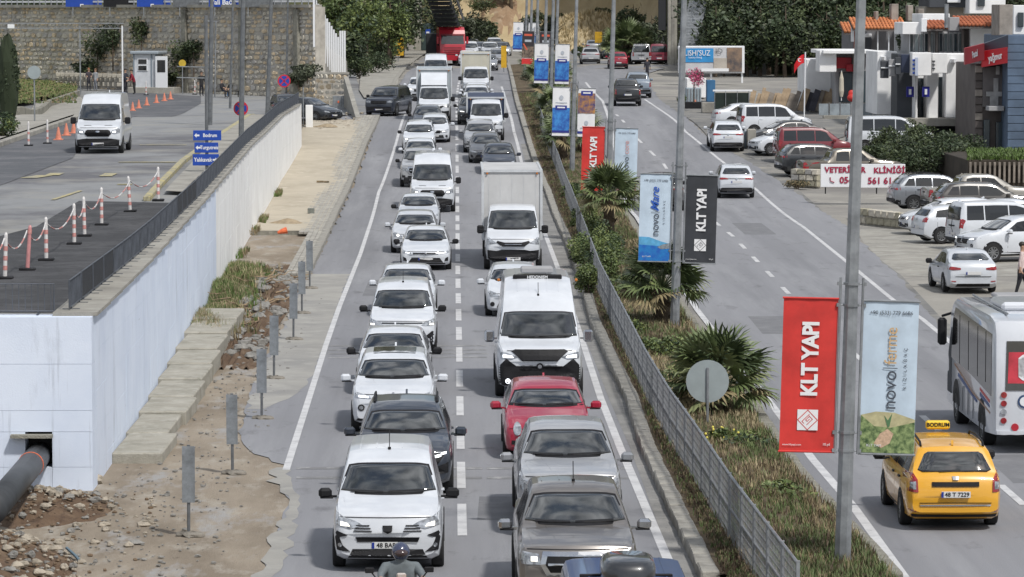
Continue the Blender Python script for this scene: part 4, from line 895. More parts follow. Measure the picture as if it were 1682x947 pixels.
def banner(kind, loc, label, grp, rz=0, w=.9, h=2.53, side=-1):
    r = empty('banner', loc, rz, label, 'banner', grp); r.rotation_euler = (0, LEAN, rz)
    cm = {'red': RED, 'dark': BDARK, 'mare': BBLUE, 'ferme': BBLUE, 'dawn': BBLUE}.get(kind, BWHITE)
    b = MB(); n = 9; m_ = 12; random.seed(len(kind)+int(loc[1]))
    for j in range(m_+1):
        for i in range(n+1): b.v.append((-w/2+w*i/n, .014*sin(i*1.35+j*.18)*(.6 if 0 < j < m_ else .2)+.012, -h/2+h*j/m_))
    for j in range(m_):
        for i in range(n): k = j*(n+1)+i; b.f.append((k, k+1, k+n+2, k+n+1))
    k0 = len(b.v); b.v += [(x, y+.006, z) for x, y, z in b.v]; b.f += [tuple(i+k0 for i in f)[::-1] for f in list(b.f)]
    b.build('cloth', cm, r, True)
    for z in (-h/2, h/2): MB().tube([(-w/2-.02, 0, z), (w/2+.02, 0, z)], .018, 8).build('rod', STEEL if kind != 'red' else RED, r)
    if kind in ('red', 'dark'):
        text(r, 'KLT YAPI', .37, BWHITE, .02, .27, -.012, R(90), bold=.014, sx=.86, space=.95)
        logo(r, -.0, -.74, .17, cm)
        text(r, 'www.kltyapi.com', .045, BWHITE, -.25, -1.15, -.012); text(r, '10.yıl', .06, BWHITE, .32, -1.14, -.012)
    elif kind in ('ferme', 'mare', 'dawn'):
        text(r, '+90 (533) 779 6686', .088, PRINT_N, 0, 1.07, -.012)
        text(r, 'novo', .32, PRINT_N, .02, -.16-.04, -.012, R(90), bold=.0)
        flat(r, 'divider', [(-.11, .155), (.13, .155), (.13, .168), (-.11, .168)], PRINT_N, -.012)
        if kind == 'ferme': text(r, 'ferme', .29, PRINT_G, .02, .53, -.012, R(90), bold=.0, sx=.9); text(r, 'KIZILAĞAÇ', .075, PRINT_N, .26, .16, -.012, R(90), space=2.0)
        elif kind == 'mare': text(r, 'Mare', .33, PRINT_B, 0, .52, -.012, R(90), shear=.4, bold=.004); text(r, 'KIZILAĞAÇ', .075, PRINT_N, .26, .16, -.012, R(90), space=2.0)
        else: text(r, 'core', .29, mat('print_rose', (.6, .3, .28), .6), .02, .50, -.012, R(90), bold=.0)
        e = w/2-.005
        if kind == 'ferme':
            flat(r, 'printed_mound', [(-e, -.62), (-.2, -.56), (.1, -.57), (e, -.68), (e, -.9), (-e, -.9)], mat('print_sand', (.46, .42, .24), .6, var=.2, scale=8), -.006)
            flat(r, 'printed_foliage', [(-e, -.62), (-.22, -.80), (.05, -.82), (e, -.72), (e, -1.24), (-e, -1.24)], mat('print_foliage', (.30, .38, .16), .6, col2=(.03, .07, .02), scale=11), -.008)
            flat(r, 'printed_hand', [(-.22, -1.08), (-.12, -.92), (.0, -.84), (.10, -.92), (.04, -1.08), (-.1, -1.16)], mat('print_skin', (.55, .38, .26), .6, var=.3, scale=20), -.012)
            flat(r, 'printed_sprig', [(0, -.82), (-.06, -.62), (.0, -.70), (.07, -.58), (.03, -.80)], mat('print_green', (.08, .18, .08), .6), -.013)
            text(r, 'KLT YAPI', .06, BWHITE, -.22, -1.12, -.014)
        elif kind == 'mare':
            flat(r, 'printed_wave', [(-e, -.55), (-.15, -.56), (.2, -.68), (e, -.74), (e, -.82), (-e, -.82)], mat('print_light_blue', (.10, .36, .60), .6, var=.2, scale=6), -.006)
            flat(r, 'printed_sea', [(-e, -.78), (e, -.82), (e, -1.24), (-e, -1.24)], mat('print_deep_blue', (.01, .10, .42), .6, col2=(.01, .2, .5), scale=5), -.008)
            flat(r, 'printed_rocks', [(.08, -.84), (.25, -.76), (e, -.72), (e, -.88), (.2, -.90)], mat('print_rock', (.22, .25, .28), .6, var=.5, scale=20), -.010)
            text(r, 'KLT YAPI', .06, BWHITE, -.22, -1.12, -.014)
        else:
            flat(r, 'printed_hills', [(-e, -.55), (-.1, -.66), (e, -.72), (e, -.86), (-e, -.86)], mat('print_mauve', (.34, .33, .42), .6, var=.3, scale=6), -.006)
            flat(r, 'printed_glow', [(-e, -.86), (e, -.84), (e, -1.02), (-e, -1.02)], mat('print_orange', (.65, .36, .06), .6, var=.4, scale=5), -.007)
            flat(r, 'printed_sea', [(-e, -1.0), (e, -1.0), (e, -1.24), (-e, -1.24)], mat('print_dusk', (.22, .13, .12), .6, var=.4, scale=8), -.008)
    elif kind in ('bay', 'night'):
        e = w/2-.005; up = kind == 'night'
        z0 = -.05 if up else -1.0; z1 = 1.0 if up else .2
        pic = mat('print_dusk_city', (.45, .22, .06), .6, col2=(.01, .03, .16), scale=4) if up else mat('print_bay', (.05, .26, .62), .6, col2=(.01, .05, .30), scale=3)
        flat(r, 'printed_picture', [(-e, z0), (e, z0), (e, z1), (-e, z1)], pic, -.006)
        flat(r, 'printed_title', [(-.3, z1-.12), (.3, z1-.12), (.3, z1+.12), (-.3, z1+.12)], mat('print_navy', (.02, .03, .22), .6), -.010)
        flat(r, 'printed_bars', [(-.2, z1-.02), (.2, z1-.02), (.2, z1+.05), (-.2, z1+.05)], BWHITE, -.013)
        flat(r, 'printed_footer', [(-e, -1.1), (e, -1.1), (e, -.98), (-e, -.98)], MT['print_navy'], -.010)
        zz = -.55 if up else .72
        flat(r, 'printed_crest', circ((0, zz), .11, 8, .13), mat('print_grey', (.42, .45, .5), .6), -.010); flat(r, 'printed_bars', [(-.3, zz-.28), (.3, zz-.28), (.3, zz-.24), (-.3, zz-.24)], MT['print_grey'], -.010)
    elif kind == 'ember':
        e = w/2
        flat(r, 'printed_dark', [(-e, -.75), (e, -.75), (e, 1.24), (-e, 1.24)], mat('print_black', (.03, .025, .03), .6), -.006)
        flat(r, 'printed_photo', [(-e, -.75), (e, -.75), (e, .1), (-e, .1)], mat('print_brown', (.25, .19, .14), .6, col2=(.03, .02, .02), scale=5), -.008)
        flat(r, 'printed_title', [(-.3, .9), (.3, .9), (.3, 1.05), (-.3, 1.05)], mat('print_orange_red', (.6, .1, .05), .6), -.009)
        flat(r, 'printed_bars', [(-.25, .45), (.25, .45), (.25, .62), (-.25, .62)], mat('print_grey', (.42, .45, .5), .6), -.009)
        flat(r, 'printed_stripe', [(-.4, .3), (-.3, .34), (-.02, -.12), (-.12, -.16)], MT['print_orange_red'], -.011)
        flat(r, 'printed_footer', [(-e, -1.24), (e, -1.24), (e, -.80), (-e, -.80)], mat('print_red', (.6, .03, .03), .6), -.009)
    return r
def lamp_post(x, y, label, H_=11, double=True):
    z = prof(y)+.1; r = empty('lamp_post', (x, y, z), 0, label, 'lamp post', 'lamp posts along the median'); r.rotation_euler = (0, LEAN, 0)
    kk = ('post', H_)
    if kk not in MESH:
        MESH[kk] = MB().tube([(0, 0, 0), (0, 0, H_)], [.145, .075], 8).mesh('pole', STEEL)
        MESH[kk, 'b'] = MB().box((0, 0, .03), (.4, .4, .06)).cyl((0, 0, .1), .17, .12, 8).mesh('base_plate', STEEL)
        c = MB(); 
        for zz in (1.95, 2.25, 4.35, 4.7):
            c.tube([(-.24, -.03, zz), (.24, -.03, zz)], .012, 5).box((-.22, -.03, zz), (.04, .06, .06)).box((.22, -.03, zz), (.04, .06, .06)); c.cyl((0, 0, zz), .145, .04, 8)
        for sx in (-1, 1): c.tube([(sx*.185, -.04, 1.9), (sx*.185, -.04, 4.8)], .022, 5)
        MESH[kk, 'c'] = c.mesh('banner_bracket', STEEL)
        a = MB().tube([(-1.6, 0, H_+.35), (0, 0, H_), (1.6, 0, H_+.35)], .04, 6); MESH[kk, 'a'] = a.mesh('lamp_arm', STEEL)
        for sx in (-1, 1): MESH[kk, sx] = MB().bbox((sx*1.85, 0, H_+.38), (.7, .25, .12), .03).mesh('lamp_head', STEEL)
    link('pole', MESH[kk], r); link('base_plate', MESH[kk, 'b'], r); link('banner_bracket', MESH[kk, 'c'], r); link('lamp_arm', MESH[kk, 'a'], r)
    for sx in (-1, 1): link('lamp_head', MESH[kk, sx], r)
    return r
PO = [(1386, 948, 59.6), (1108, 545, None), (990, 300, 146), (933, 225, 190), (903, 150, 233), (880, 120, 276), (862, 100, 318)]
PB = [('red', 'ferme'), ('mare', 'dark'), ('red', 'dawn'), ('bay', 'night'), ('bay', 'bay'), ('ember', 'ember'), ('bay', 'bay')]
BL = {'red': 'red banner with white lettering', 'ferme': 'pale blue banner with foliage picture', 'mare': 'pale blue banner with sea picture', 'dark': 'charcoal banner with white lettering',
      'dawn': 'pale blue banner with sunset picture', 'bay': 'white banner with a blue bay picture', 'night': 'white banner with an orange night harbour picture', 'ember': 'black banner with orange stripe and red foot'}
ORDW = ['nearest', 'second', 'third', 'fourth', 'fifth', 'sixth', 'seventh']
for i, ((px, py, d), kinds) in enumerate(zip(PO, PB)):
    y = d or gp(px, py).y; x = {0: 6.35, 1: 6.32}.get(i, 6.1)
    if i == 0: x = gp(1386, 946).x
    lamp_post(x, y, 'grey steel lamp post holding two banners, %s along the median' % ORDW[i])
    for s_, k in ((-1, kinds[0]), (1, kinds[1])):
        zb = 3.3+prof(y); 
        banner(k, (x+s_*.66+.085, y-.05, zb+(.0 if s_ < 0 else -.05)), '%s, %s of the %s lamp post' % (BL[k], 'left' if s_ < 0 else 'right', ORDW[i]), 'banners hanging from the median lamp posts', rz=R(-2*s_))
# bare second row of posts further off
for i, (px, y) in enumerate(((893, 250), (870, 300), (912, 262))):
    p = at(px, 100, y); r = empty('lamp_post', (p.x, y, prof(y)), 0, ['thin bare grey lamp post left of the fifth banner post', 'thin bare grey lamp post beside the farthest banners', 'thin bare grey lamp post just right of the fifth banner post'][i], 'lamp post', 'lamp posts along the median'); r.rotation_euler = (0, LEAN, 0)
    link('pole', MESH[('post', 11)], r); link('lamp_arm', MESH[('post', 11), 'a'], r)
# median mesh fence
FK = [(1306, 985), (1290, 965), (1246, 947+20), (1203, 914), (1143, 822), (1099, 740), (1075, 690), (1050, 640), (1020, 562), (990, 490), (965, 425), (940, 356), (918, 295), (905, 262), (893, 232), (885, 205)]
FK = [(1310, 1075), (1203, 914), (1143, 812), (1099, 742), (1060, 668), (1020, 578), (985, 500), (962, 430), (938, 356), (918, 298), (905, 262), (893, 232), (884, 205)]
fk = []
yy = gp(1310, 1075).y; Q = [gp(*p) for p in FK]
while yy < Q[-1].y-2:
    for a, b in zip(Q, Q[1:]):
        if a.y <= yy <= b.y: fk.append(a.lerp(b, (yy-a.y)/(b.y-a.y))); break
    yy += 2.0
fence = empty('mesh_fence', (fk[0].x, fk[0].y, .13), 0, 'long grey metal mesh fence running down the median beside the kerb', 'fence')
FW_ = mat('fence_wire', (.26, .27, .285), .5, .4, var=.3, scale=2)
pan = MB(); post = MB().box((0, 0, .6), (.05, .05, 1.24)).box((0, 0, 1.23), (.06, .06, .02)); Lp = 2.0
for k in range(20): x_ = Lp*(k+.5)/20; pan.box((0, x_, .61), (.006, .011, 1.16))
for k in range(9): pan.box((.008, Lp/2, .06+k*.137), (.007, Lp-.02, .010))
rail = MB().tube([(0, 0, 1.2), (0, Lp, 1.2)], .024, 6); mid = MB().box((.02, Lp/2, .60), (.03, Lp, .035)).box((.02, Lp/2, .06), (.03, Lp, .035))
pm_, po_, ra_, mi_ = pan.mesh('wire_mesh', FW_), post.mesh('fence_post', STEEL), rail.mesh('top_rail', STEEL), mid.mesh('mid_rail', STEEL)
for a, c in zip(fk, fk[1:]):
    ang = math.atan2(c.y-a.y, c.x-a.x)-pi/2; sl_ = math.atan((prof(c.y)-prof(a.y))/2)
    for nm, me in (('fence_post', po_), ('wire_mesh', pm_), ('top_rail', ra_), ('mid_rail', mi_)):
        link(nm, me, fence, loc=(a.x-fk[0].x, a.y-fk[0].y, prof(a.y)), rot=(sl_ if nm != 'fence_post' else 0, 0, ang))
# crowd barriers on the retaining wall
def barrier_meshes(L_):
    k = ('barrier', L_)
    if k not in MESH:
        f = MB().tube([(0, .04, .12), (0, .04, 1.0), (0, L_-.04, 1.0), (0, L_-.04, .12), (0, .04, .12)], .02, 5)
        b = MB()
        for i in range(int(L_/.125)): b.box((0, .1+i*.125, .56), (.013, .013, .86))
        g_ = MB().box((0, .35, .03), (.34, .04, .03)).box((0, L_-.35, .03), (.34, .04, .03)).box((0, .35, .08), (.03, .03, .1)).box((0, L_-.35, .08), (.03, .03, .1))
        c = MB().box((0, L_/2, .56), (.012, L_-.12, .84))
        MESH[k] = (f.mesh('frame', BARR), b.mesh('bars', BARR), g_.mesh('feet', BARR), c.mesh('cover_sheet', mat('black_sheet', (.012, .014, .02), .8, var=.4, scale=6)))
    return MESH[k]
def put_barrier(x, y, z, ang, slope, L_, cover, label):
    ms = barrier_meshes(L_); r = empty('crowd_barrier', (x, y, z), 0, label, 'barrier', 'crowd barriers standing along the retaining wall'); r.rotation_euler = (slope, 0, ang); r.scale = (1, 1, .6)
    link('frame', ms[0], r); link('bars', ms[1], r); link('feet', ms[2], r)['kind'] = 'stuff'
    if cover: link('cover_sheet', ms[3], r)
for i in range(9): put_barrier(-7.75-2.2*i, 70.9, 3.36, pi/2, 0, 2.18, False, 'grey crowd barrier with thin bars on the end wall above the pipe')
y = 71.0; i = 0
while y < 203:
    off_ = interp([(71, .5), (90, .26), (115, .14)], y); x0, x1 = wx(y)-off_, wx(y+2.2)-interp([(71, .5), (90, .26), (115, .14)], y+2.2); cov = i in (1, 2, 3, 13, 14, 15, 16)
    put_barrier(x0, y, wtop(y)+.05, math.atan2(2.2, x1-x0)-pi/2, math.atan((wtop(y+2.2)-wtop(y))/2.2), 2.18, cov, ('crowd barrier covered in black sheet on the retaining wall ' + ('near its corner' if i < 6 else 'beside the blue direction signs')) if cov else 'grey crowd barrier of thin bars lining the retaining wall top')
    y += 2.2; i += 1
# delineator posts on the verge, seen from behind
for i, (px, pb, w_) in enumerate(((310, 880, 0), (382, 778, 0), (430, 688, 0), (450, 622, 0), (482, 558, 0), (496, 515, 0), (509, 474, 0))):
    p = gp(px, pb); r = empty('delineator_board', (p.x, p.y, 0), R(random.uniform(-4, 4)), 'grey delineator board on the dirt verge, %s from the camera' % ['first', 'second', 'third', 'fourth', 'fifth', 'sixth', 'seventh'][i], 'traffic board', 'delineator boards along the dirt verge')
    r.rotation_euler[1] = R(random.uniform(-.8, .8))
    if i == 0:
        MESH['dl'] = MB().tube([(0, 0, -.1), (0, 0, 1.62)], .03, 8).mesh('post', DSTEEL)
        MESH['db'] = MB().box((0, -.04, 1.1), (.22, .015, 1.0)).box((-.105, -.02, 1.1), (.012, .05, 1.0)).box((.105, -.02, 1.1), (.012, .05, 1.0)).box((0, -.025, 1.4), (.1, .03, .03)).box((0, -.025, .8), (.1, .03, .03)).mesh('board', mat('board_back', (.24, .26, .28), .5, .3, var=.35, scale=5))
        random.seed(9); q = MB(); q.ball((.08, 0, .02), (.2, .16, .07), 9, 5, .18); q.ball((-.12, .05, .02), (.13, .1, .06), 8, 4, .2); MESH['dc'] = q.mesh('base_stones', mat('stone_grey', (.22, .20, .17), .9, var=.4, scale=6, bump=.5))
    link('post', MESH['dl'], r); link('board', MESH['db'], r); link('base_stones', MESH['dc'], r)
# chained bollards on the fresh asphalt
BO = [(-20, 470), (8, 458), (45, 444), (76, 428), (122, 403), (139, 389), (167, 371), (214, 348), (260, 330)]
tops = []; random.seed(4)
for i, (px, py) in enumerate(BO):
    p = gu(px, py); r = empty('chain_bollard', (p.x, p.y, upz(p.y)), 0, ['white and red plastic bollard at the left edge of the asphalt patch', 'faded bollard nearest the end barriers on the asphalt patch', 'all pink bollard leaning left on the asphalt patch', 'white capped red striped bollard right of the pink one', 'red and white bollard before the close standing pair', 'pale bollard in front of its neighbour of the pair', 'striped bollard in the middle of the asphalt patch edge', 'thin faded bollard second nearest the yellow kerb', 'bright red striped bollard beside the yellow kerb'][i], 'bollard', 'chained bollards round the fresh asphalt')
    r.rotation_euler = (0, R([1, 2, 4, 0, 0, -1, 0, -3, 0][i]), 0)
    link('tube', MESH.setdefault('bt%d' % (i == 2), MB().tube([(0, 0, .03), (0, 0, 1.0), (0, 0, 1.05)], [.048, .042, .02], 10).mesh('tube', WPLAS if i != 2 else mat('pink_plastic', (.58, .26, .26), .5, var=.2, scale=4))), r)
    link('rubber_foot', MESH.setdefault('bf', MB().bbox((0, 0, .03), (.36, .36, .07), .02).mesh('rubber_foot', BLACK)), r)
    for z in ((.2, .42, .64) if i != 2 else (.85,)): link('reflective_band', MESH.setdefault('bb', MB().cyl((0, 0, 0), .051, .10, 10).mesh('reflective_band', PINK)), r, loc=(0, 0, z+.05))
    tops.append(V((p.x, p.y, upz(p.y)+.92)))
for i, (a, c) in enumerate(zip(tops, tops[1:])):
    ch = empty('plastic_chain', a, 0, 'sagging red and white plastic chain hung between two bollards', 'chain', 'plastic chains between the bollards')
    n = 14; pts = []
    for k in range(n+1): t = k/n; p = a.lerp(c, t)-a; p.z -= .32*4*t*(1-t)*min(1, (c-a).length/2.5); pts.append(p)
    for k in range(n): MB().tube([pts[k], pts[k+1]], .017, 5).build('chain_piece', PINK if (k//2) % 2 else WPLAS, ch)
# blue direction signs
p = gu(340, 288); y = p.y; sg = empty('direction_sign', (p.x, y, upz(y)), 0, 'stack of three blue direction signs with white place names on one post', 'road sign')
MB().tube([(0, 0, 0), (0, 0, 5.6)], .06, 8).build('post', DSTEEL, sg)
s = 6000/y; zt = lambda py: 9.3-(py-13)/s-upz(y)
for (x0, x1, t, b_, txt, ar) in ((318, 364, 212, 230, 'Bodrum', -1), (320, 359, 232, 250, 'Turgutreis', -1), (317, 360, 251, 271, 'Yalıkavak', 1)):
    cx = ((x0+x1)/2-340)/s; cz = (zt(t)+zt(b_))/2; w_ = (x1-x0)/s; h_ = (b_-t)/s-.03
    o = MB().bbox((cx, -.08, cz), (w_, .03, h_), .008).build('sign_panel', SIGNB, sg)
    text(o, txt, h_*.5, SIGNW, cx+(-ar)*.1, cz+.0, -.1, sx=.85, bold=.004)
    ax = cx+ar*(w_/2-.14); flat(o, 'arrow', [(ax-.08*ar, cz-.03), (ax+.02*ar, cz-.03), (ax+.02*ar, cz-.08), (ax+.1*ar, cz), (ax+.02*ar, cz+.08), (ax+.02*ar, cz+.03), (ax-.08*ar, cz+.03)], SIGNW, -.1)
# round no-stopping signs
NR = mat('sign_red', (.55, .02, .04), .4)
def nostop(px, pyc, pyb, rpx, label, up=True):
    p = gu(px, pyb); s = 6000/p.y; z = 9.3-(pyc-13)/s; r = empty('no_stopping_sign', (p.x, p.y, upz(p.y)), 0, label, 'road sign', 'round no stopping signs')
    hz = z-upz(p.y); rad = rpx/s; MB().tube([(0, 0, 0), (0, 0, hz+rad)], .035, 8).build('post', DSTEEL, r)
    MB().cyl((0, -.05, hz), rad, .02, 24, 'y').build('sign_disc', NR, r); MB().cyl((0, -.063, hz), rad*.80, .01, 24, 'y').build('blue_field', SIGNB, r)
    q = MB()
    for a in (45, -45): q.box((0, -.073, hz), (rad*1.6, .008, rad*.17), ry=R(a))
    q.build('red_cross', NR, r)
nostop(396, 177, 236, 12, 'round blue and red no stopping sign nearest, beside the barriers')
nostop(467, 132, 172, 10.5, 'round no stopping sign in the middle by the dark parked car')
nostop(492, 118, 160, 8.5, 'farthest small round no stopping sign before the stone wall')
# back of a round sign in the median and a triangular sign at the bottom
p = gp(1162, 712); s = 6000/p.y; r = empty('round_sign', (p.x, p.y, .15), 0, 'back of a round grey road sign on a thin post beside the fan palm', 'road sign')
hz = 9.3-(628-13)/s-.15; MB().tube([(0, 0, 0), (0, 0, hz+.3)], .03, 8).build('post', STEEL, r); MB().cyl((0, .04, hz), 35.5/s, .015, 28, 'y').build('sign_disc', mat('sign_back', (.36, .41, .42), .4, .3, var=.08, scale=3), r)
MB().box((0, .02, hz), (.05, .03, .6)).build('mounting_rail', STEEL, r)
p = at(1526, 965, 62); r = empty('triangular_sign', (p.x, p.y, 0), 0, 'grey back of a triangular road sign at the bottom right edge', 'road sign')
hz = at(1526, 920, 62).z; MB().tube([(0, .03, -.2), (0, .03, hz-.1)], .03, 8).build('post', STEEL, r)
MB().prism([(-.045, hz), (.045, hz), (.40, hz-.62), (.36, hz-.70), (-.36, hz-.70), (-.40, hz-.62)], 0, .012, 'y').build('sign_plate', mat('sign_back_dark', (.16, .20, .20), .5, .3, var=.2, scale=4), r)
# drain pipe with clamp
a, b_ = at(66, 742, 70.9), at(-14, 850, 61.5); r = empty('drain_pipe', (0, 0, 0), 0, 'thick black plastic drain pipe coming out of the wall opening', 'pipe')
b_.z = .80; a.z -= .03
MB().tube([a, a.lerp(b_, .5), b_], .24, 20).build('pipe', mat('pipe_plastic', (.035, .038, .042), .45, var=.3, scale=3), r, True)
c = a.lerp(b_, .22); d = (b_-a).normalized(); MB().tube([c-d*.03, c+d*.03], .25, 18).build('orange_strap', ORNG, r)
MB().box(tuple(at(52, 716, 70.2)), (.8, .25, .06)).build('opening_lintel', CONCD, rw).location = -rw.location
# rubble heap in the corner
ROCKS = [mat('rock_pale', (.40, .35, .28), .95, var=.3, scale=5, bump=.6), mat('rock_brown', (.20, .14, .09), .95, var=.3, scale=5, bump=.6), mat('rock_grey', (.28, .27, .25), .95, var=.3, scale=5, bump=.6)]
random.seed(21)
def heap_z(x, y): return max(0, .85*(1-((x+8.3)/2.3)**2-((y-57.5)/6.5)**2))+max(0, .28*(1-((x+7.9)/1.6)**2-((y-67.6)/2.6)**2))
b = MB(); nxg, nyg = 40, 60
for j in range(nyg+1):
    for i in range(nxg+1):
        x = -12+6.5*i/nxg; y = 52+18.1*j/nyg; z = heap_z(x, y); b.v.append((x, y, z-.06+(random.uniform(-.05, .07) if z > .02 else 0)))
for j in range(nyg):
    for i in range(nxg): k = j*(nxg+1)+i; b.f.append((k, k+1, k+nxg+2, k+nxg+1))
tag(b.build('earth_mound', mat_ground('brown_earth', [((.13, .085, .055), 0, 0), ((.21, .15, .10), .45, .7), ((.08, .05, .035), .5, .7)], [1, 1.5, 5], .97, .9)), kind='structure')
for gi, (m_, nm, nn) in enumerate(zip(ROCKS, ('pale_rubble', 'brown_rubble', 'grey_rubble'), (900, 900, 420))):
    b = MB()
    for i in range(nn):
        x = random.uniform(-10.5, -5.4); y = random.uniform(53, 70); z = heap_z(x, y)
        if z < .02 and random.random() < .8: continue
        sz = random.choice((.02, .03, .04, .055, .09)) if gi != 1 else random.choice((.02, .03, .04)); b.ball((x, y, z+sz*.2), (sz*random.uniform(.8, 1.5), sz*random.uniform(.8, 1.3), sz*.7), 6, 4, .25)
    tag(b.build(nm, m_), 'loose %s stones scattered over the earth heap by the pipe' % nm.split('_')[0], 'rubble', kind='stuff')
b = MB()
for i in range(900):
    y = 57+random.random()**1.3*60; x = random.uniform(max(wx(y)+.2, -7.5), -3.9-.9*random.random()); 
    if heap_z(x, y) > .02: continue
    sz = random.choice((.012, .02, .02, .03, .045)); b.ball((x, y, .0+sz*.3), (sz*random.uniform(.9, 1.6), sz, sz*.6), 5, 3, .2)
tag(b.build('verge_gravel', ROCKS[2]), 'small grey gravel scattered over the dirt verge beside the delineator boards', 'gravel', kind='stuff')
# bigger boulders by the wall foot and drain
for i, (px, py, sz, mi) in enumerate(((118, 800, .16, 0), (150, 793, .2, 0), (105, 780, .14, 2), (70, 790, .2, 0), (50, 775, .16, 2), (360, 488, .28, 2), (392, 470, .22, 2), (372, 505, .16, 2), (85, 800, .13, 0))):
    p = gp(px, py); q = MB(); q.ball((0, 0, 0), (sz*1.2, sz, sz*.75), 9, 6, .12)
    q.build('boulder', ROCKS[mi], None).location = (p.x, p.y, heap_z(p.x, p.y)+sz*.3)
    o = COL.objects[-1]; tag(o, 'loose boulder lying at the foot of the retaining wall' if i > 4 and i < 8 else 'loose boulder beside the drain pipe opening', 'rock', 'boulders by the retaining wall')
# excavated bank and roots between wall and kerb
random.seed(31); b = MB(); nxg, nyg = 26, 40
def bank(x, y): t = (y-98)/32; return .0+.42*max(0, sin(pi*min(1, max(0, (y-94)/36))))*(.6+.4*sin(x*2.3+y*.6))*sstep(-4.9, -5.8, x) if True else 0
for j in range(nyg+1):
    for i in range(nxg+1):
        y = 94+38*j/nyg; x0 = wx(y)+.05; x = x0+(-5.15-x0)*i/nxg; b.v.append((x, y, bank(x, y)-.02+random.uniform(-.06, .10)*(1 if 0 < i < nxg else 0)))
for j in range(nyg):
    for i in range(nxg): k = j*(nxg+1)+i; b.f.append((k, k+1, k+nxg+2, k+nxg+1))
tag(b.build('excavated_earth', MT['brown_earth']), kind='structure')
b = MB()
for i in range(260):
    y = random.uniform(96, 131); x = random.uniform(wx(y)+.3, -5.2); sz = random.choice((.05, .08, .12, .18)); b.ball((x, y, bank(x, y)+.03), (sz*1.2, sz, sz*.7), 6, 4, .25)
tag(b.build('bank_stones', ROCKS[2]), 'grey stones lying in the dug out bank before the sidewalk end', 'rubble', kind='stuff')
b = MB()
for i in range(60):
    y = random.uniform(104, 127); x = random.uniform(wx(y)+.6, -5.6); a = random.uniform(0, 2*pi); p = V((x, y, bank(x, y)+.08)); pts = [p]
    for k in range(4): a += random.uniform(-.8, .8); p = p+V((cos(a)*.25, sin(a)*.3, random.uniform(-.08, .14))); pts.append(p)
    b.tube(pts, [.03, .025, .02, .012, .006], 5)
tag(b.build('dead_roots', mat('dry_wood', (.30, .22, .14), .9, var=.4, scale=4)), 'tangle of dry roots and twigs on the dug out bank', 'roots', kind='stuff')
# things on the sidewalk sand
for px, py, sz, lab in ((472, 366, .75, 'low heap of brown sand at the near end of the sand covered sidewalk'), (537, 266, .8, 'small heap of sand on the far part of the sand covered sidewalk')):
    p = gz(px, py, .14); q = MB(); n = 16
    for j in range(6):
        for i in range(n): a = 2*pi*i/n; rr_ = sz*(j/5)*(1+.15*sin(a*3+j)); q.v.append((rr_*cos(a), rr_*sin(a)*.8, .22*(1-(j/5)**1.3)-.01))
    for j in range(5):
        for i in range(n): q.f.append((j*n+i, (j+1)*n+i, (j+1)*n+(i+1) % n, j*n+(i+1) % n))
    o = q.build('sand_heap', mat('dark_sand', (.34, .27, .18), .97, var=.3, scale=4, bump=.5), None, True); o.location = (p.x, p.y, prof(p.y)+.14); tag(o, lab, 'sand heap')
def prop(name, px, py, z, mb, m, label, cat):
    p = gz(px, py, z); o = mb.build(name, m); o.location = (p.x, p.y, prof(p.y)+z); return tag(o, label, cat)
prop('concrete_block', 511, 351, .14, MB().bbox((0, 0, .12), (.3, .3, .24), .02), mat('block_grey', (.18, .19, .17), .9, var=.3, scale=6), 'square grey green concrete block standing on the sandy sidewalk', 'block')
prop('orange_cone_piece', 462, 386, .05, MB().tube([(-.15, 0, .1), (0, .05, .15), (.22, .1, .2)], [.05, .1, .14], 10), ORNG, 'crumpled orange plastic piece lying at the broken sidewalk end', 'debris')
prop('dark_plank', 526, 313, .14, MB().bbox((0, 0, .06), (.36, .12, .09), .01).bbox((.32, .0, .05), (.26, .14, .08), .02), mat('plank_dark', (.08, .07, .05), .9, col2=(.3, .22, .12), scale=2), 'short dark and tan plank lying on the sand', 'plank')
r = empty('folded_sign', tuple(gz(468, 276, .14)), R(20), 'fallen yellow triangular sign leaning against the white wall', 'road sign')
MB().prism([(-.3, 0), (.3, 0), (0, .75)], 0, .02, 'y').build('sign_plate', mat('yellow_plate', (.55, .38, .08), .5, var=.3, scale=5), r, rot=(R(-18), 0, 0)); MB().tube([(0, -.1, .2), (.7, -.2, .5)], .03, 6).build('stake', DSTEEL, r)
r = empty('leaning_post', tuple(gz(396, 385, .1)), 0, 'thin dark stake leaning on the wall above the green weeds', 'stake'); MB().tube([(0, 0, 0), (-.08, 0, 1.0)], .035, 6).build('stake', DSTEEL, r)
r = empty('garden_hose', tuple(gp(128, 920)), 0, 'short blue grey tube lying beside the earth heap', 'tube'); MB().tube([(-.25, .6, .12), (-.05, .1, .06), (.06, -.35, .05)], .03, 6).build('tube', mat('hose_blue', (.10, .16, .2), .5), r)
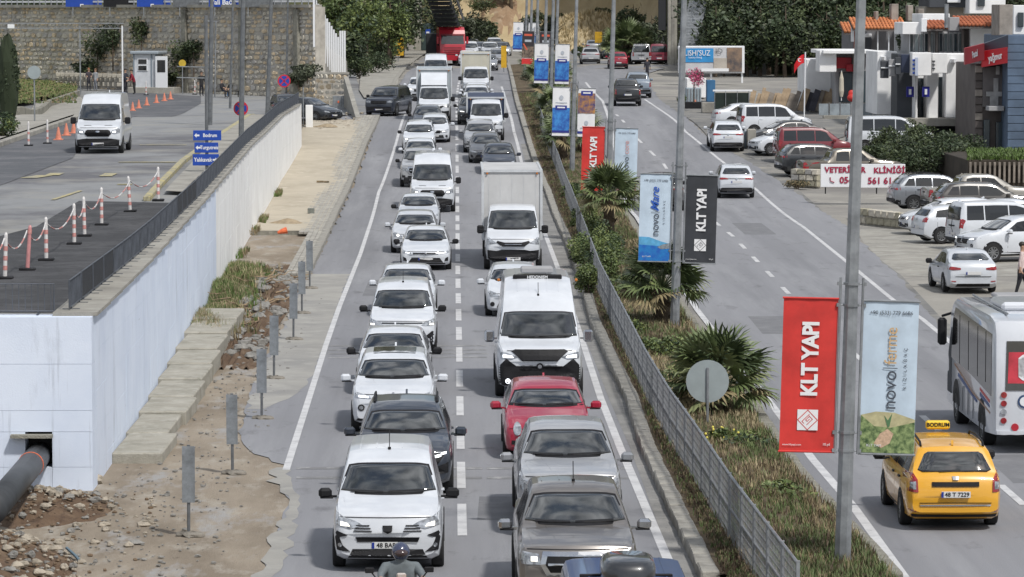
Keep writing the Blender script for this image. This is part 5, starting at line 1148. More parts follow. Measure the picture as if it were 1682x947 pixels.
# ---------------- plants ----------------
GRN = [mat('leaf_green', (.10, .14, .045), .55, var=.3, scale=2), mat('leaf_light_green', (.17, .21, .065), .55, var=.3, scale=2), mat('leaf_dark_green', (.035, .06, .025), .6, var=.3, scale=2)]
OLIVE = [mat('leaf_olive', (.085, .10, .06), .6, var=.3, scale=2), mat('leaf_grey_green', (.13, .145, .09), .6, var=.3, scale=2), mat('leaf_deep_olive', (.03, .04, .022), .6, var=.3, scale=2)]  # three olive leaf tones, the darkest mixed in at random
DARK = [mat('leaf_pine', (.045, .068, .03), .6, var=.3, scale=2), mat('leaf_pine_light', (.08, .105, .042), .6, var=.3, scale=2), mat('leaf_pine_deep', (.022, .034, .016), .6, var=.3, scale=2)]
BARK = mat('bark', (.12, .09, .065), .9, var=.4, scale=4, bump=.6)
def crown_mesh(name, n, dims, leaf, lumps, mats, seed, base=.35, flat_=1.0):
    kk = ('crown', name, n, dims, leaf, lumps, seed, mats[0].name)
    if kk in MESH: return MESH[kk]
    rnd = random.Random(seed); vs = []; fs = []; mi = []
    L_ = []
    for _ in range(lumps):
        while True:
            c = V((rnd.uniform(-1, 1), rnd.uniform(-1, 1), rnd.uniform(-1, 1)))
            if c.length < 1: break
        L_.append((V((c.x*dims[0]*.62, c.y*dims[1]*.62, c.z*dims[2]*.62)), rnd.uniform(.32, .52), rnd.choice((0, 0, 0, 1, 1, 2))))
    for i in range(n):
        c, rr_, sh = L_[rnd.randrange(lumps)]
        d = V((rnd.gauss(0, 1), rnd.gauss(0, 1), rnd.gauss(0, 1))).normalized()*rnd.uniform(.55, 1.06)
        p = c+V((d.x*dims[0]*rr_, d.y*dims[1]*rr_, d.z*dims[2]*rr_*flat_))
        s = leaf*rnd.uniform(.6, 1.35); u = V((rnd.gauss(0, 1), rnd.gauss(0, 1), rnd.gauss(0, .7))).normalized(); w_ = u.cross(V((rnd.gauss(0, 1), rnd.gauss(0, 1), rnd.gauss(0, 1)))).normalized()
        k = len(vs); vs += [p-u*s*.6, p+w_*s*.3, p+u*s*.7, p-w_*s*.3]; fs.append((k, k+1, k+2, k+3)); mi.append(sh if rnd.random() < .75 else rnd.choice((0, 1, 2)))
    me = bpy.data.meshes.new(name); me.from_pydata([tuple(v) for v in vs], [], fs); me.update()
    for m_ in mats: me.materials.append(m_)
    me.polygons.foreach_set('material_index', mi); MESH[kk] = me; return me
def tree(loc, h, rw_, label, mats=DARK, seed=0, n=2600, leaf=.3, lumps=16, name='tree', grp=None, trunk=.3, cat='tree', nvar=3):
    r = empty(name, loc, random.uniform(0, 6), label, cat, grp); ch = h*(1-trunk)
    me = crown_mesh('crown', n, (rw_, rw_, ch/2), leaf, lumps, mats, seed % nvar); link('crown', me, r, loc=(0, 0, h*trunk+ch/2-.05*h))
    k = ('trunk', round(h), seed % nvar)
    if k not in MESH:
        rnd = random.Random(seed); t = MB().tube([(0, 0, -.3), (.1, 0, h*.25), (-.05, .08, h*.55), (.0, 0, h*.85)], [h*.028, h*.022, h*.014, h*.004], 7)
        for q in range(6):
            a = q*1.1+rnd.random(); z0 = h*rnd.uniform(.25, .6); t.tube([(0, 0, z0), (cos(a)*rw_*.35, sin(a)*rw_*.35, z0+h*.12), (cos(a)*rw_*.65, sin(a)*rw_*.65, z0+h*.22)], [h*.011, h*.007, h*.003], 5)
        MESH[k] = t.mesh('trunk', BARK)
    link('trunk', MESH[k], r); return r
def shrub(loc, dims, label, mats=GRN, n=900, leaf=.1, lumps=9, seed=0, name='shrub', grp=None, cat='shrub'):
    r = empty(name, loc, 0, label, cat, grp); link('foliage', crown_mesh('foliage', n, dims, leaf, lumps, mats, seed), r, loc=(0, 0, dims[2]*.72))
    k = ('stems', round(dims[2], 1))
    if k not in MESH:
        t = MB()
        for q in range(5): a = q*1.25; t.tube([(0, 0, -.1), (cos(a)*dims[0]*.2, sin(a)*dims[1]*.2, dims[2]*.5), (cos(a)*dims[0]*.45, sin(a)*dims[1]*.45, dims[2]*1.1)], [.03, .02, .008], 5)
        MESH[k] = t.mesh('stems', BARK)
    link('stems', MESH[k], r); return r
PALM = [mat('palm_green', (.13, .17, .065), .5, var=.3, scale=3), mat('palm_light', (.21, .235, .11), .5, var=.3, scale=3), mat('palm_dry', (.26, .21, .11), .7, var=.3, scale=3), mat('palm_dark', (.06, .085, .035), .5, var=.3, scale=3)]
def fan_leaf(k, mi):
    kk = ('fan', k, mi)
    if kk in MESH: return MESH[kk]
    rnd = random.Random(k*7+1); b = MB(); pet = .62
    b.tube([(0, 0, 0), (0, pet*.5, .06), (0, pet, .03)], [.016, .012, .008], 4)
    nb = 19
    for i in range(nb):
        a = (-1+2*i/(nb-1))*R(105); L_ = .60*(1-.22*abs(a)/1.9)*rnd.uniform(.9, 1.08); d = V((sin(a), cos(a), .10*cos(a*2))); s = V((cos(a), -sin(a), 0)); o = V((0, pet, .03)); w_ = .032
        dr = .16*rnd.uniform(.5, 1.4); P = [o, o+d*L_*.45+s*w_+V((0, 0, .02)), o+d*L_*.45-s*w_+V((0, 0, -.01)), o+d*L_*.8+s*w_*.6-V((0, 0, dr*.4)), o+d*L_*.8-s*w_*.6-V((0, 0, dr*.4)), o+d*L_-V((0, 0, dr))]
        b.add(P, [(0, 1, 2), (1, 3, 4, 2), (3, 5, 4)])
    MESH[kk] = b.mesh('palm_leaf', PALM[mi]); return MESH[kk]
def palm(loc, sc, label, seed=1, n=34, th=.5):
    r = empty('fan_palm', loc, 0, label, 'palm', 'fan palms along the median'); r.scale = (sc, sc, sc); rnd = random.Random(seed)
    kk = ('ptrunk', th)
    if kk not in MESH:
        t = MB().tube([(0, 0, -.2), (0, 0, th*.6), (0, 0, th)], [.19, .17, .12], 10); rr2 = random.Random(3)
        for q in range(26): a = rr2.uniform(0, 6.28); z = rr2.uniform(0, th); t.tube([(cos(a)*.14, sin(a)*.14, z), (cos(a)*.26, sin(a)*.26, z+.12)], [.035, .01], 4)
        MESH[kk] = t.mesh('trunk', mat('palm_fibre', (.10, .075, .05), .9, var=.4, scale=8))
    link('trunk', MESH[kk], r)
    for i in range(n):
        u = i/n; el = R(82-105*u+rnd.uniform(-8, 8)); az = i*2.399+rnd.uniform(-.2, .2); mi = rnd.choice((0, 0, 1, 3)) if el > R(-5) else rnd.choice((2, 1, 2, 0))
        link('palm_leaf', fan_leaf(rnd.randrange(3), mi), r, loc=(0, 0, th), rot=(el, rnd.uniform(-.5, .5), az))
    return r
palm((gp(1178, 690).x, gp(1178, 690).y, .2), 1.28, 'big fan palm behind the round sign back', 1, 44, .45)
palm((gp(1088, 540).x, gp(1088, 540).y, .2), 1.32, 'bushy fan palm at the foot of the second banner post', 2, 44, .75)
palm((gp(1000, 405).x, gp(1000, 405).y, .2), 1.3, 'taller fan palm left of the pale blue sea banner', 3, 42, 1.3)
palm((gp(1003, 322).x, gp(1003, 322).y, .2), 1.0, 'fan palm partly behind the third banner post', 4, 36, .5)
for i, (px, py, sc) in enumerate(((925, 268, 1.35), (955, 255, 1.3), (912, 215, 1.3), (900, 180, 1.3), (892, 155, 1.4), (920, 150, 1.2), (878, 128, 1.4), (1150, 0, 0))):
    if sc: q = gp(px, py); palm((q.x, q.y, prof(q.y)+.2), sc, 'fan palm in the far median, %s' % ['left of the red banner', 'right of the red banner', 'second left of the red banner', 'below the first blue picture banner', 'left of the blue picture banners', 'between the blue picture banners', 'farthest of the row'][i], 5+i, 26, .9)
for i, (px, py, dm, l_) in enumerate(((975, 452, (.95, 1.2, .95), 'broad green shrub just left of the tall fan palm'), (1000, 470, (.9, 1.1, .85), 'light green shrub below the pale blue sea banner'), (965, 490, (.55, .9, .75), 'dark shrub pressing through the mesh fence'), (952, 440, (.5, .8, .7), 'dark shrub by the kerb left of the fence'), (1015, 440, (.7, .9, .8), 'bush in front of the foot of the tall fan palm'), (940, 330, (.6, .8, .6), 'low bush beside the far fence end'),
      (1065, 590, (.5, .7, .3), 'low flowering ground bush beside the second banner post'), (1183, 742, (.34, .4, .24), 'small bush with yellow flowers under the round sign'), (955, 380, (.6, 1.0, .55), 'rounded bush on the fence line before the palms'), (975, 398, (.8, 1.0, .8), 'yellowish bush between the two palms behind the fence'), (1045, 560, (.6, .8, .35), 'leafy low bush near the mesh fence below the bushy palm'), (1120, 640, (.8, 1.1, .3), 'low green weeds left of the big fan palm'), (1225, 745, (1.0, 1.4, .28), 'patch of low green growth right of the yellow flowers'), (1100, 600, (.7, 1.0, .45), 'leafy green bush between the two near palms'), (1040, 500, (.8, 1.1, .6), 'bright green bush below the sea banner'), (990, 430, (.8, 1.0, .9), 'tall leafy bush beside the tall fan palm'), (1290, 830, (.8, 1.2, .2), 'thin green weeds under the red banner'))):
    q = gp(px, py); shrub((q.x, q.y, .12), dm, l_, [GRN[0], GRN[1], GRN[2]] if i % 3 else [GRN[1], GRN[0], GRN[2]], 2600 if dm[2] > .5 else 900, .085, 12, i)
fl = MB(); random.seed(8)
q = gp(1183, 742)
for i in range(14): fl.ball((q.x+random.uniform(-.35, .35), q.y+random.uniform(-.4, .4), .42+random.uniform(-.1, .12)), .028, 6, 4)
tag(fl.build('yellow_flowers', mat('petal_yellow', (.75, .65, .12), .6)), 'small yellow flowers on the low bush under the round sign', 'flowers', kind='stuff')
for i in range(16):
    y = 205+i*9+random.uniform(-2, 2); xl, xr = kat(kl, y), kat(kr, y); x = xl+(xr-xl)*random.uniform(.25, .8)
    shrub((x, y, prof(y)+.1), (random.uniform(.7, 1.2), 1.3, random.uniform(.5, .9)), 'olive green bush in the far planted median among the banner posts', OLIVE, 1100, .13, 10, i % 4, grp='bushes in the far median')
# grass tufts on the median and verge
def tufts(name, n, fn, mats, hgt, label, blades=5, seed=1, wd=.012, cat='grass'):
    rnd = random.Random(seed); vs = []; fs = []; mi = []
    for _ in range(n):
        r_ = fn(rnd)
        if r_ is None: continue
        x, y, z, hs, sh = r_
        for b_ in range(blades):
            a = rnd.uniform(0, 2*pi); h_ = hgt*hs*rnd.uniform(.5, 1.3); ln = h_*rnd.uniform(.15, .7); px_, py_ = x+rnd.uniform(-.06, .06), y+rnd.uniform(-.06, .06); c, s = cos(a), sin(a)
            k = len(vs); wv = wd*rnd.uniform(.7, 1.6)
            vs += [(px_-s*wv, py_+c*wv, z-.02), (px_+s*wv, py_-c*wv, z-.02), (px_+c*ln*.4+s*wv*.7, py_+s*ln*.4-c*wv*.7, z+h_*.6), (px_+c*ln*.4-s*wv*.7, py_+s*ln*.4+c*wv*.7, z+h_*.6), (px_+c*ln, py_+s*ln, z+h_)]
            fs += [(k, k+1, k+2, k+3), (k+3, k+2, k+4)]; mi += [sh, sh]
    me = bpy.data.meshes.new(name); me.from_pydata(vs, [], fs); me.update()
    for m_ in mats: me.materials.append(m_)
    me.polygons.foreach_set('material_index', mi); return tag(link(name, me), label, cat, kind='stuff')
GM = [mat('grass_dry', (.24, .19, .11), .8, var=.3, scale=1), mat('grass_green', (.11, .15, .05), .7, var=.3, scale=1), mat('grass_straw', (.42, .35, .21), .8, var=.3, scale=1), mat('grass_brown', (.10, .07, .045), .8, var=.3, scale=1)]
def fmed(rnd):
    y = 56+rnd.random()**1.5*210; xl, xr = kat(kl, y)+.4, kat(kr, y)-.3; fx = interp([(p.y, p.x) for p in fk], y)
    if rnd.random() < .22: x = rnd.uniform(xl, fx); hs = .45; sh = rnd.choice((3, 3, 0, 1)); 
    else:
        x = rnd.uniform(fx, xr); e = (xr-x)/max(.1, xr-fx); hs = 1.0; sh = rnd.choice((0, 0, 1, 3, 2)) if sin(x*1.9+y*.35)+sin(y*.9-x*1.3)*.7 < .1-e else rnd.choice((1, 1, 1, 0, 3))
        if 78 < y < 95: sh = rnd.choice((1, 2, 2, 0))
    return x, y, prof(y)+.2, hs, sh
tufts('median_grass', 22000, fmed, GM, .17, 'dry brown and green grass and weeds covering the planted median', 6, 3, .008)
def fbank(rnd):
    y = rnd.uniform(100, 130); x = wx(y)+.05+abs(rnd.gauss(0, .55))
    if x > -5.6: return None
    return x, y, bank(x, y)+.02, 1.2, rnd.choice((1, 1, 1, 0, 2)) if y > 108 else rnd.choice((0, 2, 1))
tufts('bank_weeds', 2400, fbank, [GM[0], mat('weed_green', (.10, .16, .035), .7, var=.3, scale=1), GM[2]], .26, 'green and straw coloured weeds growing at the wall foot on the dug out bank', 9, 5, .009, 'weeds')
def fwall(rnd):
    y = rnd.choice((128, 136, 150, 158, 176))+rnd.uniform(-2, 2); return wx(y)+rnd.uniform(.05, .35), y, prof(y)+.14, .7, rnd.choice((0, 1))
tufts('wall_foot_weeds', 160, fwall, [MT['weed_green'], GM[0]], .3, 'small green weeds at the foot of the white wall on the sandy sidewalk', 6, 6, .014, 'weeds')
def flawn(rnd):
    p = gu(rnd.uniform(-20, 126), rnd.uniform(128, 182))
    return (p.x, p.y, upz(p.y)+.5, .5, rnd.choice((0, 1, 1)))
tufts('lawn_grass', 1600, flawn, [GM[0], GM[1]], .2, 'short green and yellow grass on the sloping lawn by the gate', 5, 7, .03)
# ---------------- background: walls, gate, hills, bridge, buildings ----------------
def G2(px, py, y): return at(px, py, y)
STN = mat('wall_stone', (.66, .61, .51), .95, col2=(.42, .39, .33), scale=.9, bump=.4); STN2 = mat('wall_stone_tan', (.64, .52, .36), .95, var=.35, scale=1, bump=.4); STN3 = mat('wall_stone_grey', (.45, .43, .40), .95, var=.35, scale=1, bump=.4)
MORT = mat('wall_mortar', (.44, .41, .36), .95, var=.3, scale=1)
def stone_face(root, name, A, B, z0, z1, sw, sh, seed, up=(.0)):
    """rubble stones standing proud of a wall from A to B"""
    rnd = random.Random(seed); d = V((B.x-A.x, B.y-A.y, 0)); L_ = d.length; d.normalize(); n = V((d.y, -d.x, 0))
    if n.y > 0: n = -n
    ms = [MB(), MB(), MB()]; z = z0; row = 0
    while z < z1:
        h = sh*rnd.uniform(.75, 1.3); x = -rnd.random()*sw
        while x < L_:
            w_ = sw*rnd.uniform(.4, 1.8); a, b = max(0, x+.02), min(L_, x+w_-.02)
            if b-a > .08:
                cz, ch = z+h/2+rnd.uniform(-.05, .05), h/2*rnd.uniform(.8, 1.08)-.02; pts = []
                for k in range(7):
                    t = 2*pi*k/7+rnd.uniform(-.25, .25); q = 1/max(abs(cos(t)), abs(sin(t)))**.6*rnd.uniform(.88, 1.03); pts.append(((a+b)/2+(b-a)/2*cos(t)*q*.95, cz+ch*sin(t)*q*.95))
                o_ = rnd.uniform(.03, .10); mb = ms[rnd.choice((0, 0, 0, 1, 1, 2))]; m0 = len(mb.v)
                for x_, z_ in pts: p = A+d*x_; mb.v.append((p.x+n.x*.0, p.y+n.y*.0, z_))
                for x_, z_ in pts: p = A+d*((a+b)/2+(x_-(a+b)/2)*.82)+n*o_; mb.v.append((p.x, p.y, cz+(z_-cz)*.82))
                mb.f.append(tuple(range(m0+7, m0+14))); mb.f += [(m0+i, m0+(i+1) % 7, m0+7+(i+1) % 7, m0+7+i) for i in range(7)]
            x += w_
        z += h
    for i, (mb, m_) in enumerate(zip(ms, (STN, STN2, STN3))):
        mb.v = [(x-root.location.x, y-root.location.y, z-root.location.z) for x, y, z in mb.v]
        o = link(name, mb.mesh(name, m_), root); o['kind'] = 'stuff'
A = at(518, 100, 262); B = at(-80, 100, 298)
sw_ = empty('stone_wall', (A.x, A.y, 2.5), 0, 'tall rubble stone retaining wall behind the gate booth', 'wall')
dW = (V((B.x, B.y, 0))-V((A.x, A.y, 0))); LW = dW.length; angW = math.atan2(dW.y, dW.x)
nW = V((dW.y, -dW.x, 0)).normalized(); nW = nW if nW.y > 0 else -nW
MB().box((dW.x/2+nW.x*.46, dW.y/2+nW.y*.46, 3.4), (LW, .9, 7.0), rz=angW).build('mortar_core', MORT, sw_)
stone_face(sw_, 'stones', A, B, 2.5, 9.25, .50, .36, 5)
MB().box((dW.x/2, dW.y/2+.4, 6.95), (LW, 1.2, .22), rz=angW).build('coping', CONC, sw_)
for k in (2.0, 8.5, 15.5): 
    p = dW.normalized()*k; MB().box((p.x, p.y-.05, 3.3), (.5, .5, 6.8), rz=angW).build('pilaster', CONCD, sw_)
def wd(px, back=0):
    """distance at which the line of sight px meets the stone wall, less back"""
    r_ = ray(px, 100); k = r_.x/r_.y; t = (A.x-k*A.y)/(k*dW.y-dW.x); return A.y+dW.y*t-back
# fence and direction boards on top of the wall
bf = empty('wall_top_fence', (A.x, A.y+.6, 9.55), 0, 'white slatted fence standing on top of the tall stone wall', 'fence')
for i in range(60):
    p = dW.normalized()*(LW*i/60); MB_ = MESH.setdefault('wtp', MB().box((0, 0, .6), (.09, .09, 1.3)).mesh('post', STEEL)); link('post', MB_, bf, loc=(p.x, p.y, 0))
for k in range(4): MB().box((dW.x/2, dW.y/2, .25+.33*k), (LW, .04, .14), rz=angW).build('slat', SIGNW, bf)
for i, (x0, x1, m_, lab) in enumerate(((108, 167, SIGNB, 'leftmost blue board above the stone wall'), (170, 222, BLACK, 'grey board between two blue boards above the stone wall'), (225, 281, SIGNB, 'wide blue board in the middle above the stone wall'), (284, 340, DSTEEL, 'dark board right of the middle blue board on the wall'), (343, 392, SIGNB, 'right blue board with white lettering above the stone wall'), (392, 470, DSTEEL, 'long dark grey board at the right above the stone wall'))):
    t = (x0+x1)/2; p = None
    p = at(t, 10, wd(t, .3)); s_ = 6000/p.y; w_ = (x1-x0)/s_
    r = empty('board_sign', (p.x, p.y, 9.3), 0, lab, 'sign'); MB().bbox((0, 0, .85), (w_, .06, 1.5), .01).build('panel', m_, r); MB().box((-w_*.3, .05, .2), (.07, .07, 1.6)).build('post', STEEL, r); MB().box((w_*.3, .05, .2), (.07, .07, 1.6)).build('post', STEEL, r)
    if i in (0, 2): flat(r, 'white_mark', [(-.1*w_, .12), (.0*w_, .12), (.0*w_, .32), (-.1*w_, .32)], SIGNW, -.05)
    if i == 4: text(r, 'Vali Bağı', .5, SIGNW, -.1, .42, -.05, bold=.01)
# stepped white balustrade and low stone wall by the junction
sb = empty('stepped_balustrade', tuple(at(540, 150, 266)), 0, 'white posts of a balustrade stepping down beside the stone wall', 'balustrade'); sb.location.z = 2.8
for i in range(15):
    px = 516+i*3.6; yt = -6+i*6.0 if i < 12 else 50; d = 262-i*.2+i*2.2; p = at(px, 100, d); s_ = 6000/d; z1 = 9.3-(yt-13)/s_; z0 = max(2.9, z1-3.6)
    MB().box((p.x-sb.location.x, p.y-sb.location.y, (z0+z1)/2-2.8), (.14, .14, z1-z0)).build('post', SIGNW, sb)
MB().add([tuple(at(516, 60, 262.3)-sb.location), tuple(at(570, 100, 296)-sb.location), tuple(at(572, 148, 296)-sb.location), tuple(at(520, 155, 262.3)-sb.location), tuple(at(516, 60, 262.9)-sb.location+V((-.2, .3, 0))), tuple(at(570, 100, 296)-sb.location+V((-.2, .3, 0))), tuple(at(572, 148, 296)-sb.location+V((-.2, .3, 0))), tuple(at(520, 155, 262.9)-sb.location+V((-.2, .3, 0)))],
  [(0, 1, 2, 3), (4, 7, 6, 5), (0, 4, 5, 1), (1, 5, 6, 2), (2, 6, 7, 3), (3, 7, 4, 0)]).build('stair_wall', CONC, sb)
A2, B2 = at(519, 130, 250), at(570, 130, 247)
lw = empty('low_stone_wall', (A2.x, A2.y, 2.4), 0, 'lower stone wall with sloping end beside the junction', 'wall')
MB().box(((B2.x-A2.x)/2, .5, 1.2), (B2.x-A2.x, .8, 2.4)).build('mortar_core', MORT, lw); stone_face(lw, 'stones', A2, B2, 2.4, 4.75, .5, .34, 8); MB().box(((B2.x-A2.x)/2, .4, 2.46), (B2.x-A2.x+.1, 1, .14)).build('coping', CONC, lw)
e0, e1 = at(572, 140, 247), at(592, 190, 226)
MB().add([(e0.x-A2.x, e0.y-A2.y, -.3), (e1.x-A2.x, e1.y-A2.y, -.5), (e1.x-A2.x, e1.y-A2.y, .2), (e0.x-A2.x, e0.y-A2.y, 2.3), (e0.x-A2.x-.3, e0.y-A2.y, -.3), (e1.x-A2.x-.3, e1.y-A2.y, -.5), (e1.x-A2.x-.3, e1.y-A2.y, .2), (e0.x-A2.x-.3, e0.y-A2.y, 2.3)], [(0, 1, 2, 3), (7, 6, 5, 4), (0, 4, 5, 1), (1, 5, 6, 2), (2, 6, 7, 3), (3, 7, 4, 0)]).build('sloping_wing', CONC, lw)
# junction rubble, utility box, wall end pillar
b = MB(); random.seed(14)
for i in range(150):
    px, py = random.gauss(545, 22), random.gauss(203, 6); p = gp(px, py); sz = random.uniform(.05, .16); b.ball((p.x, p.y, p.z+.1), (sz*1.3, sz, sz*.6), 6, 4, .2)
tag(b.build('builders_rubble', ROCKS[0]), 'pale builders rubble spilled at the end of the white wall', 'rubble', kind='stuff')
p = gp(508, 212); r = empty('wall_end_pillar', (p.x, p.y, p.z), 0, 'short white square pillar at the end of the retaining wall', 'pillar'); MB().bbox((0, 0, .7), (.42, .42, 1.5), .02).build('pillar', WFAR, r); MB().cyl((-.35, 0, 1.2), .035, 2.6, 8).build('pole', STEEL, r)
p = at(556, 160, 243); r = empty('utility_cabinet', (p.x, p.y, 2.6), 0, 'grey utility cabinet with a small orange sticker by the low stone wall', 'cabinet'); MB().bbox((0, 0, .45), (.75, .4, .9), .02).build('cabinet', STEEL, r); MB().box((.0, -.21, .5), (.1, .02, .14)).build('sticker', ORNG, r); MB().box((.2, -.205, .5), (.01, .01, .7)).build('door_seam', BLACK, r)
# gate: booth, gantry, barrier arm
pb = at(242, 100, wd(242, 4.5)); s_ = 6000/pb.y; r = empty('gate_booth', (pb.x, pb.y, upz(pb.y)), R(-14), 'pale grey guard booth with its white door standing open', 'booth')
BP = mat('booth_panel', (.60, .62, .65), .5, var=.12, scale=2); BT = mat('booth_trim', (.22, .26, .30), .5)
MB().bbox((.4, .6, .18), (3.6, 2.2, .5), .04).build('plinth', CONC, r)
MB().bbox((-.1, .6, 1.65), (1.7, 1.7, 2.5), .02).build('wall', BP, r)
for x in (-.97, .42, .77): MB().box((x, -.26, 1.65), (.10, .08, 2.5)).build('corner_trim', BT, r)
MB().bbox((-.1, .6, 3.0), (2.2, 2.2, .22), .04).build('roof', mat('booth_roof', (.33, .37, .41), .5), r)
for z in (1.85, 2.33): 
    MB().bbox((-.28, -.27, z), (.8, .06, .46), .01).build('window_frame', SIGNW, r); MB().box((-.28, -.31, z), (.64, .02, .34)).build('pane', GLASSF, r)
dr = MB().bbox((1.25, -.45, 1.55), (.95, .06, 2.35), .01).build('door', SIGNW, r); MB().box((1.25, -.49, 2.0), (.62, .02, .9)).build('pane', GLASSF, dr)
p0 = at(-40, 42, 268); p1 = at(203, 42, 268); r = empty('gate_gantry', (p1.x, p1.y, upz(268)), 0, 'white truss height gantry over the service road gate', 'gantry')
zg = p1.z-upz(268); q = MB(); X0 = p0.x-p1.x
for dz in (-.18, .18): q.box((X0/2, 0, zg+dz), (abs(X0), .09, .07))
n = 22
for i in range(n): a_ = X0*i/n; q.tube([(a_, 0, zg-.18), (a_+X0/n*.5, 0, zg+.18), (a_+X0/n, 0, zg-.18)], .018, 4)
q.build('truss', STEEL, r); MB().box((-.1, 0, zg/2), (.10, .10, zg)).build('post', SIGNW, r); MB().box((at(131, 42, 268).x-p1.x, .1, zg/2), (.09, .09, zg)).build('post', STEEL, r); MB().bbox((X0*.76, -.1, zg-.05), (.5, .14, .3), .02).build('sign_box', SIGNW, r)
pp = gu(176, 124); r = empty('street_lamp', (pp.x, pp.y, upz(pp.y)), 0, 'thin grey street lamp with bent arm beside the booth gantry', 'street lamp'); hh = 9.3-(14-13)/(6000/pp.y)-upz(pp.y)
MB().tube([(0, 0, 0), (0, 0, hh-.4), (-.25, 0, hh), (-2.4, 0, hh+.05)], .06, 6).build('pole', STEEL, r); MB().bbox((-2.5, 0, hh+.1), (.5, .2, .2), .03).build('lamp_head', SIGNW, r)
pp = gu(180, 140); r = empty('boom_barrier', (pp.x, pp.y, upz(pp.y)), 0, 'white boom barrier arm lowered across the lane left of the booth', 'barrier'); MB().bbox((.1, 0, .5), (.35, .35, 1.0), .03).build('cabinet', BP, r); MB().box((-2.0, 0, .92), (4.0, .08, .11)).build('arm', SIGNW, r)
def post_sign(px, pb_, pt, rad, m_, label, shape='disc'):
    p = gu(px, pb_); s_ = 6000/p.y; r = empty('road_sign', (p.x, p.y, upz(p.y)), 0, label, 'road sign'); hz = (pb_-pt)/s_
    MB().tube([(0, 0, 0), (0, 0, hz)], .04, 6).build('post', STEEL, r)
    if shape == 'disc': MB().cyl((0, -.06, hz-rad/s_), rad/s_, .03, 20, 'y').build('sign_disc', m_, r)
    else: MB().bbox((0, -.06, hz-rad/s_), (rad*1.6/s_, .03, rad*2/s_), .01).build('sign_plate', m_, r)
    return r
post_sign(57, 203, 108, 11, MT['sign_back'], 'grey round sign back on the pavement by the lawn')
post_sign(202, 145, 88, 8, MT['sign_back'], 'small grey round sign back in front of the booth')
post_sign(300, 155, 98, 6, mat('sign_yellow', (.55, .38, .04), .5, var=.2, scale=4), 'yellow round headed sign post left of the seated people')
r = post_sign(122, 118, 97, 7, SIGNW, 'white square notice board with a red mark on the far lawn', 'sq')
# utility poles on the pavement behind the barriers
for i, (xb, yb_, xt, lab) in enumerate(((345, 205, 357, 'double tubed grey pole carrying cables left of the road signs'), (396, 237, 401, 'dark grey pole rising behind the nearest no stopping sign'), (439, 192, 447, 'third grey pole near the middle no stopping sign'), (470, 160, 474, 'fourth thin grey pole before the stone wall'), (493, 150, 497, 'farthest thin grey pole before the stone wall'), (378, 178, 384, 'slim pole between the first two grey poles'))):
    p = gu(xb, yb_); s_ = 6000/p.y; r = empty('utility_pole', (p.x, p.y, upz(p.y)), 0, lab, 'pole', 'grey poles beside the service road'); hh = 10.5
    r.rotation_euler[1] = math.atan((xt-xb)/(yb_+10)) if i != 0 else .02
    MB().tube([(0, 0, 0), (0, 0, hh)], [.12, .08] if i < 3 else [.09, .06], 8).build('pole', DSTEEL, r)
    if i == 0:
        for x_ in (-.22, .22): MB().tube([(x_, .0, 1.4), (x_, 0, 5.2)], .035, 6).build('side_tube', STEEL, r)
        for z_ in (1.4, 3.4, 5.2): MB().box((0, 0, z_), (.55, .06, .05)).build('bracket', STEEL, r)
        for z_ in (2.35, 2.9): MB().box((-.9, 0, z_), (1.6, .04, .05)).build('side_arm', STEEL, r)
# cones and posts
CONE = mat('cone_orange', (.62, .22, .14), .5, var=.2, scale=6)
def cone(px, py, label, h=.58):
    p = gu(px, py); r = empty('traffic_cone', (p.x, p.y, upz(p.y)), 0, label, 'traffic cone', 'traffic cones by the gate')
    kk = 'cone%.2f' % h
    if kk not in MESH:
        MESH[kk] = MB().tube([(0, 0, .03), (0, 0, h)], [.15, .03], 12).mesh('cone_body', CONE); MESH[kk+'b'] = MB().bbox((0, 0, .025), (.42, .42, .05), .01).mesh('base', CONE)
        MESH[kk+'c'] = MB().tube([(0, 0, h*.42), (0, 0, h*.62)], [.15*.62+.004, .15*.42+.004], 12).mesh('white_band', SIGNW)
    link('cone_body', MESH[kk], r); link('base', MESH[kk+'b'], r); link('white_band', MESH[kk+'c'], r)
for px, py, lab in ((96, 230, 'left of the two cones left of the parked white van'), (109, 223, 'right of the two cones left of the parked white van'), (121, 219, 'cone almost touching the left side of the upper van'), (218, 182, 'cone just right of the upper van roof'), (228, 178, 'second cone right of the upper van roof'), (241, 173, 'third cone right of the upper van'), (257, 169, 'fourth cone, in the middle of the row leading to the gate'), (270, 166, 'fifth cone of the row leading to the gate'), (280, 163, 'last cone of the row leading to the gate')):
    cone(px, py, 'orange traffic cone, '+lab)
for px, py, lab in ((47, 240, 'front left'), (78, 236, 'second'), (92, 130, 'far lawn'), (240, 156, 'booth side'), (320, 155, 'right by the seated people')):
    p = gu(px, py); r = empty('striped_post', (p.x, p.y, upz(p.y)), 0, 'pink and white plastic post with black foot, %s one' % lab, 'bollard', 'striped plastic posts by the gate')
    link('tube', MESH['bt0'], r); link('rubber_foot', MESH['bf'], r)
    for z in (.2, .5): link('reflective_band', MESH['bb'], r, loc=(0, 0, z+.05))
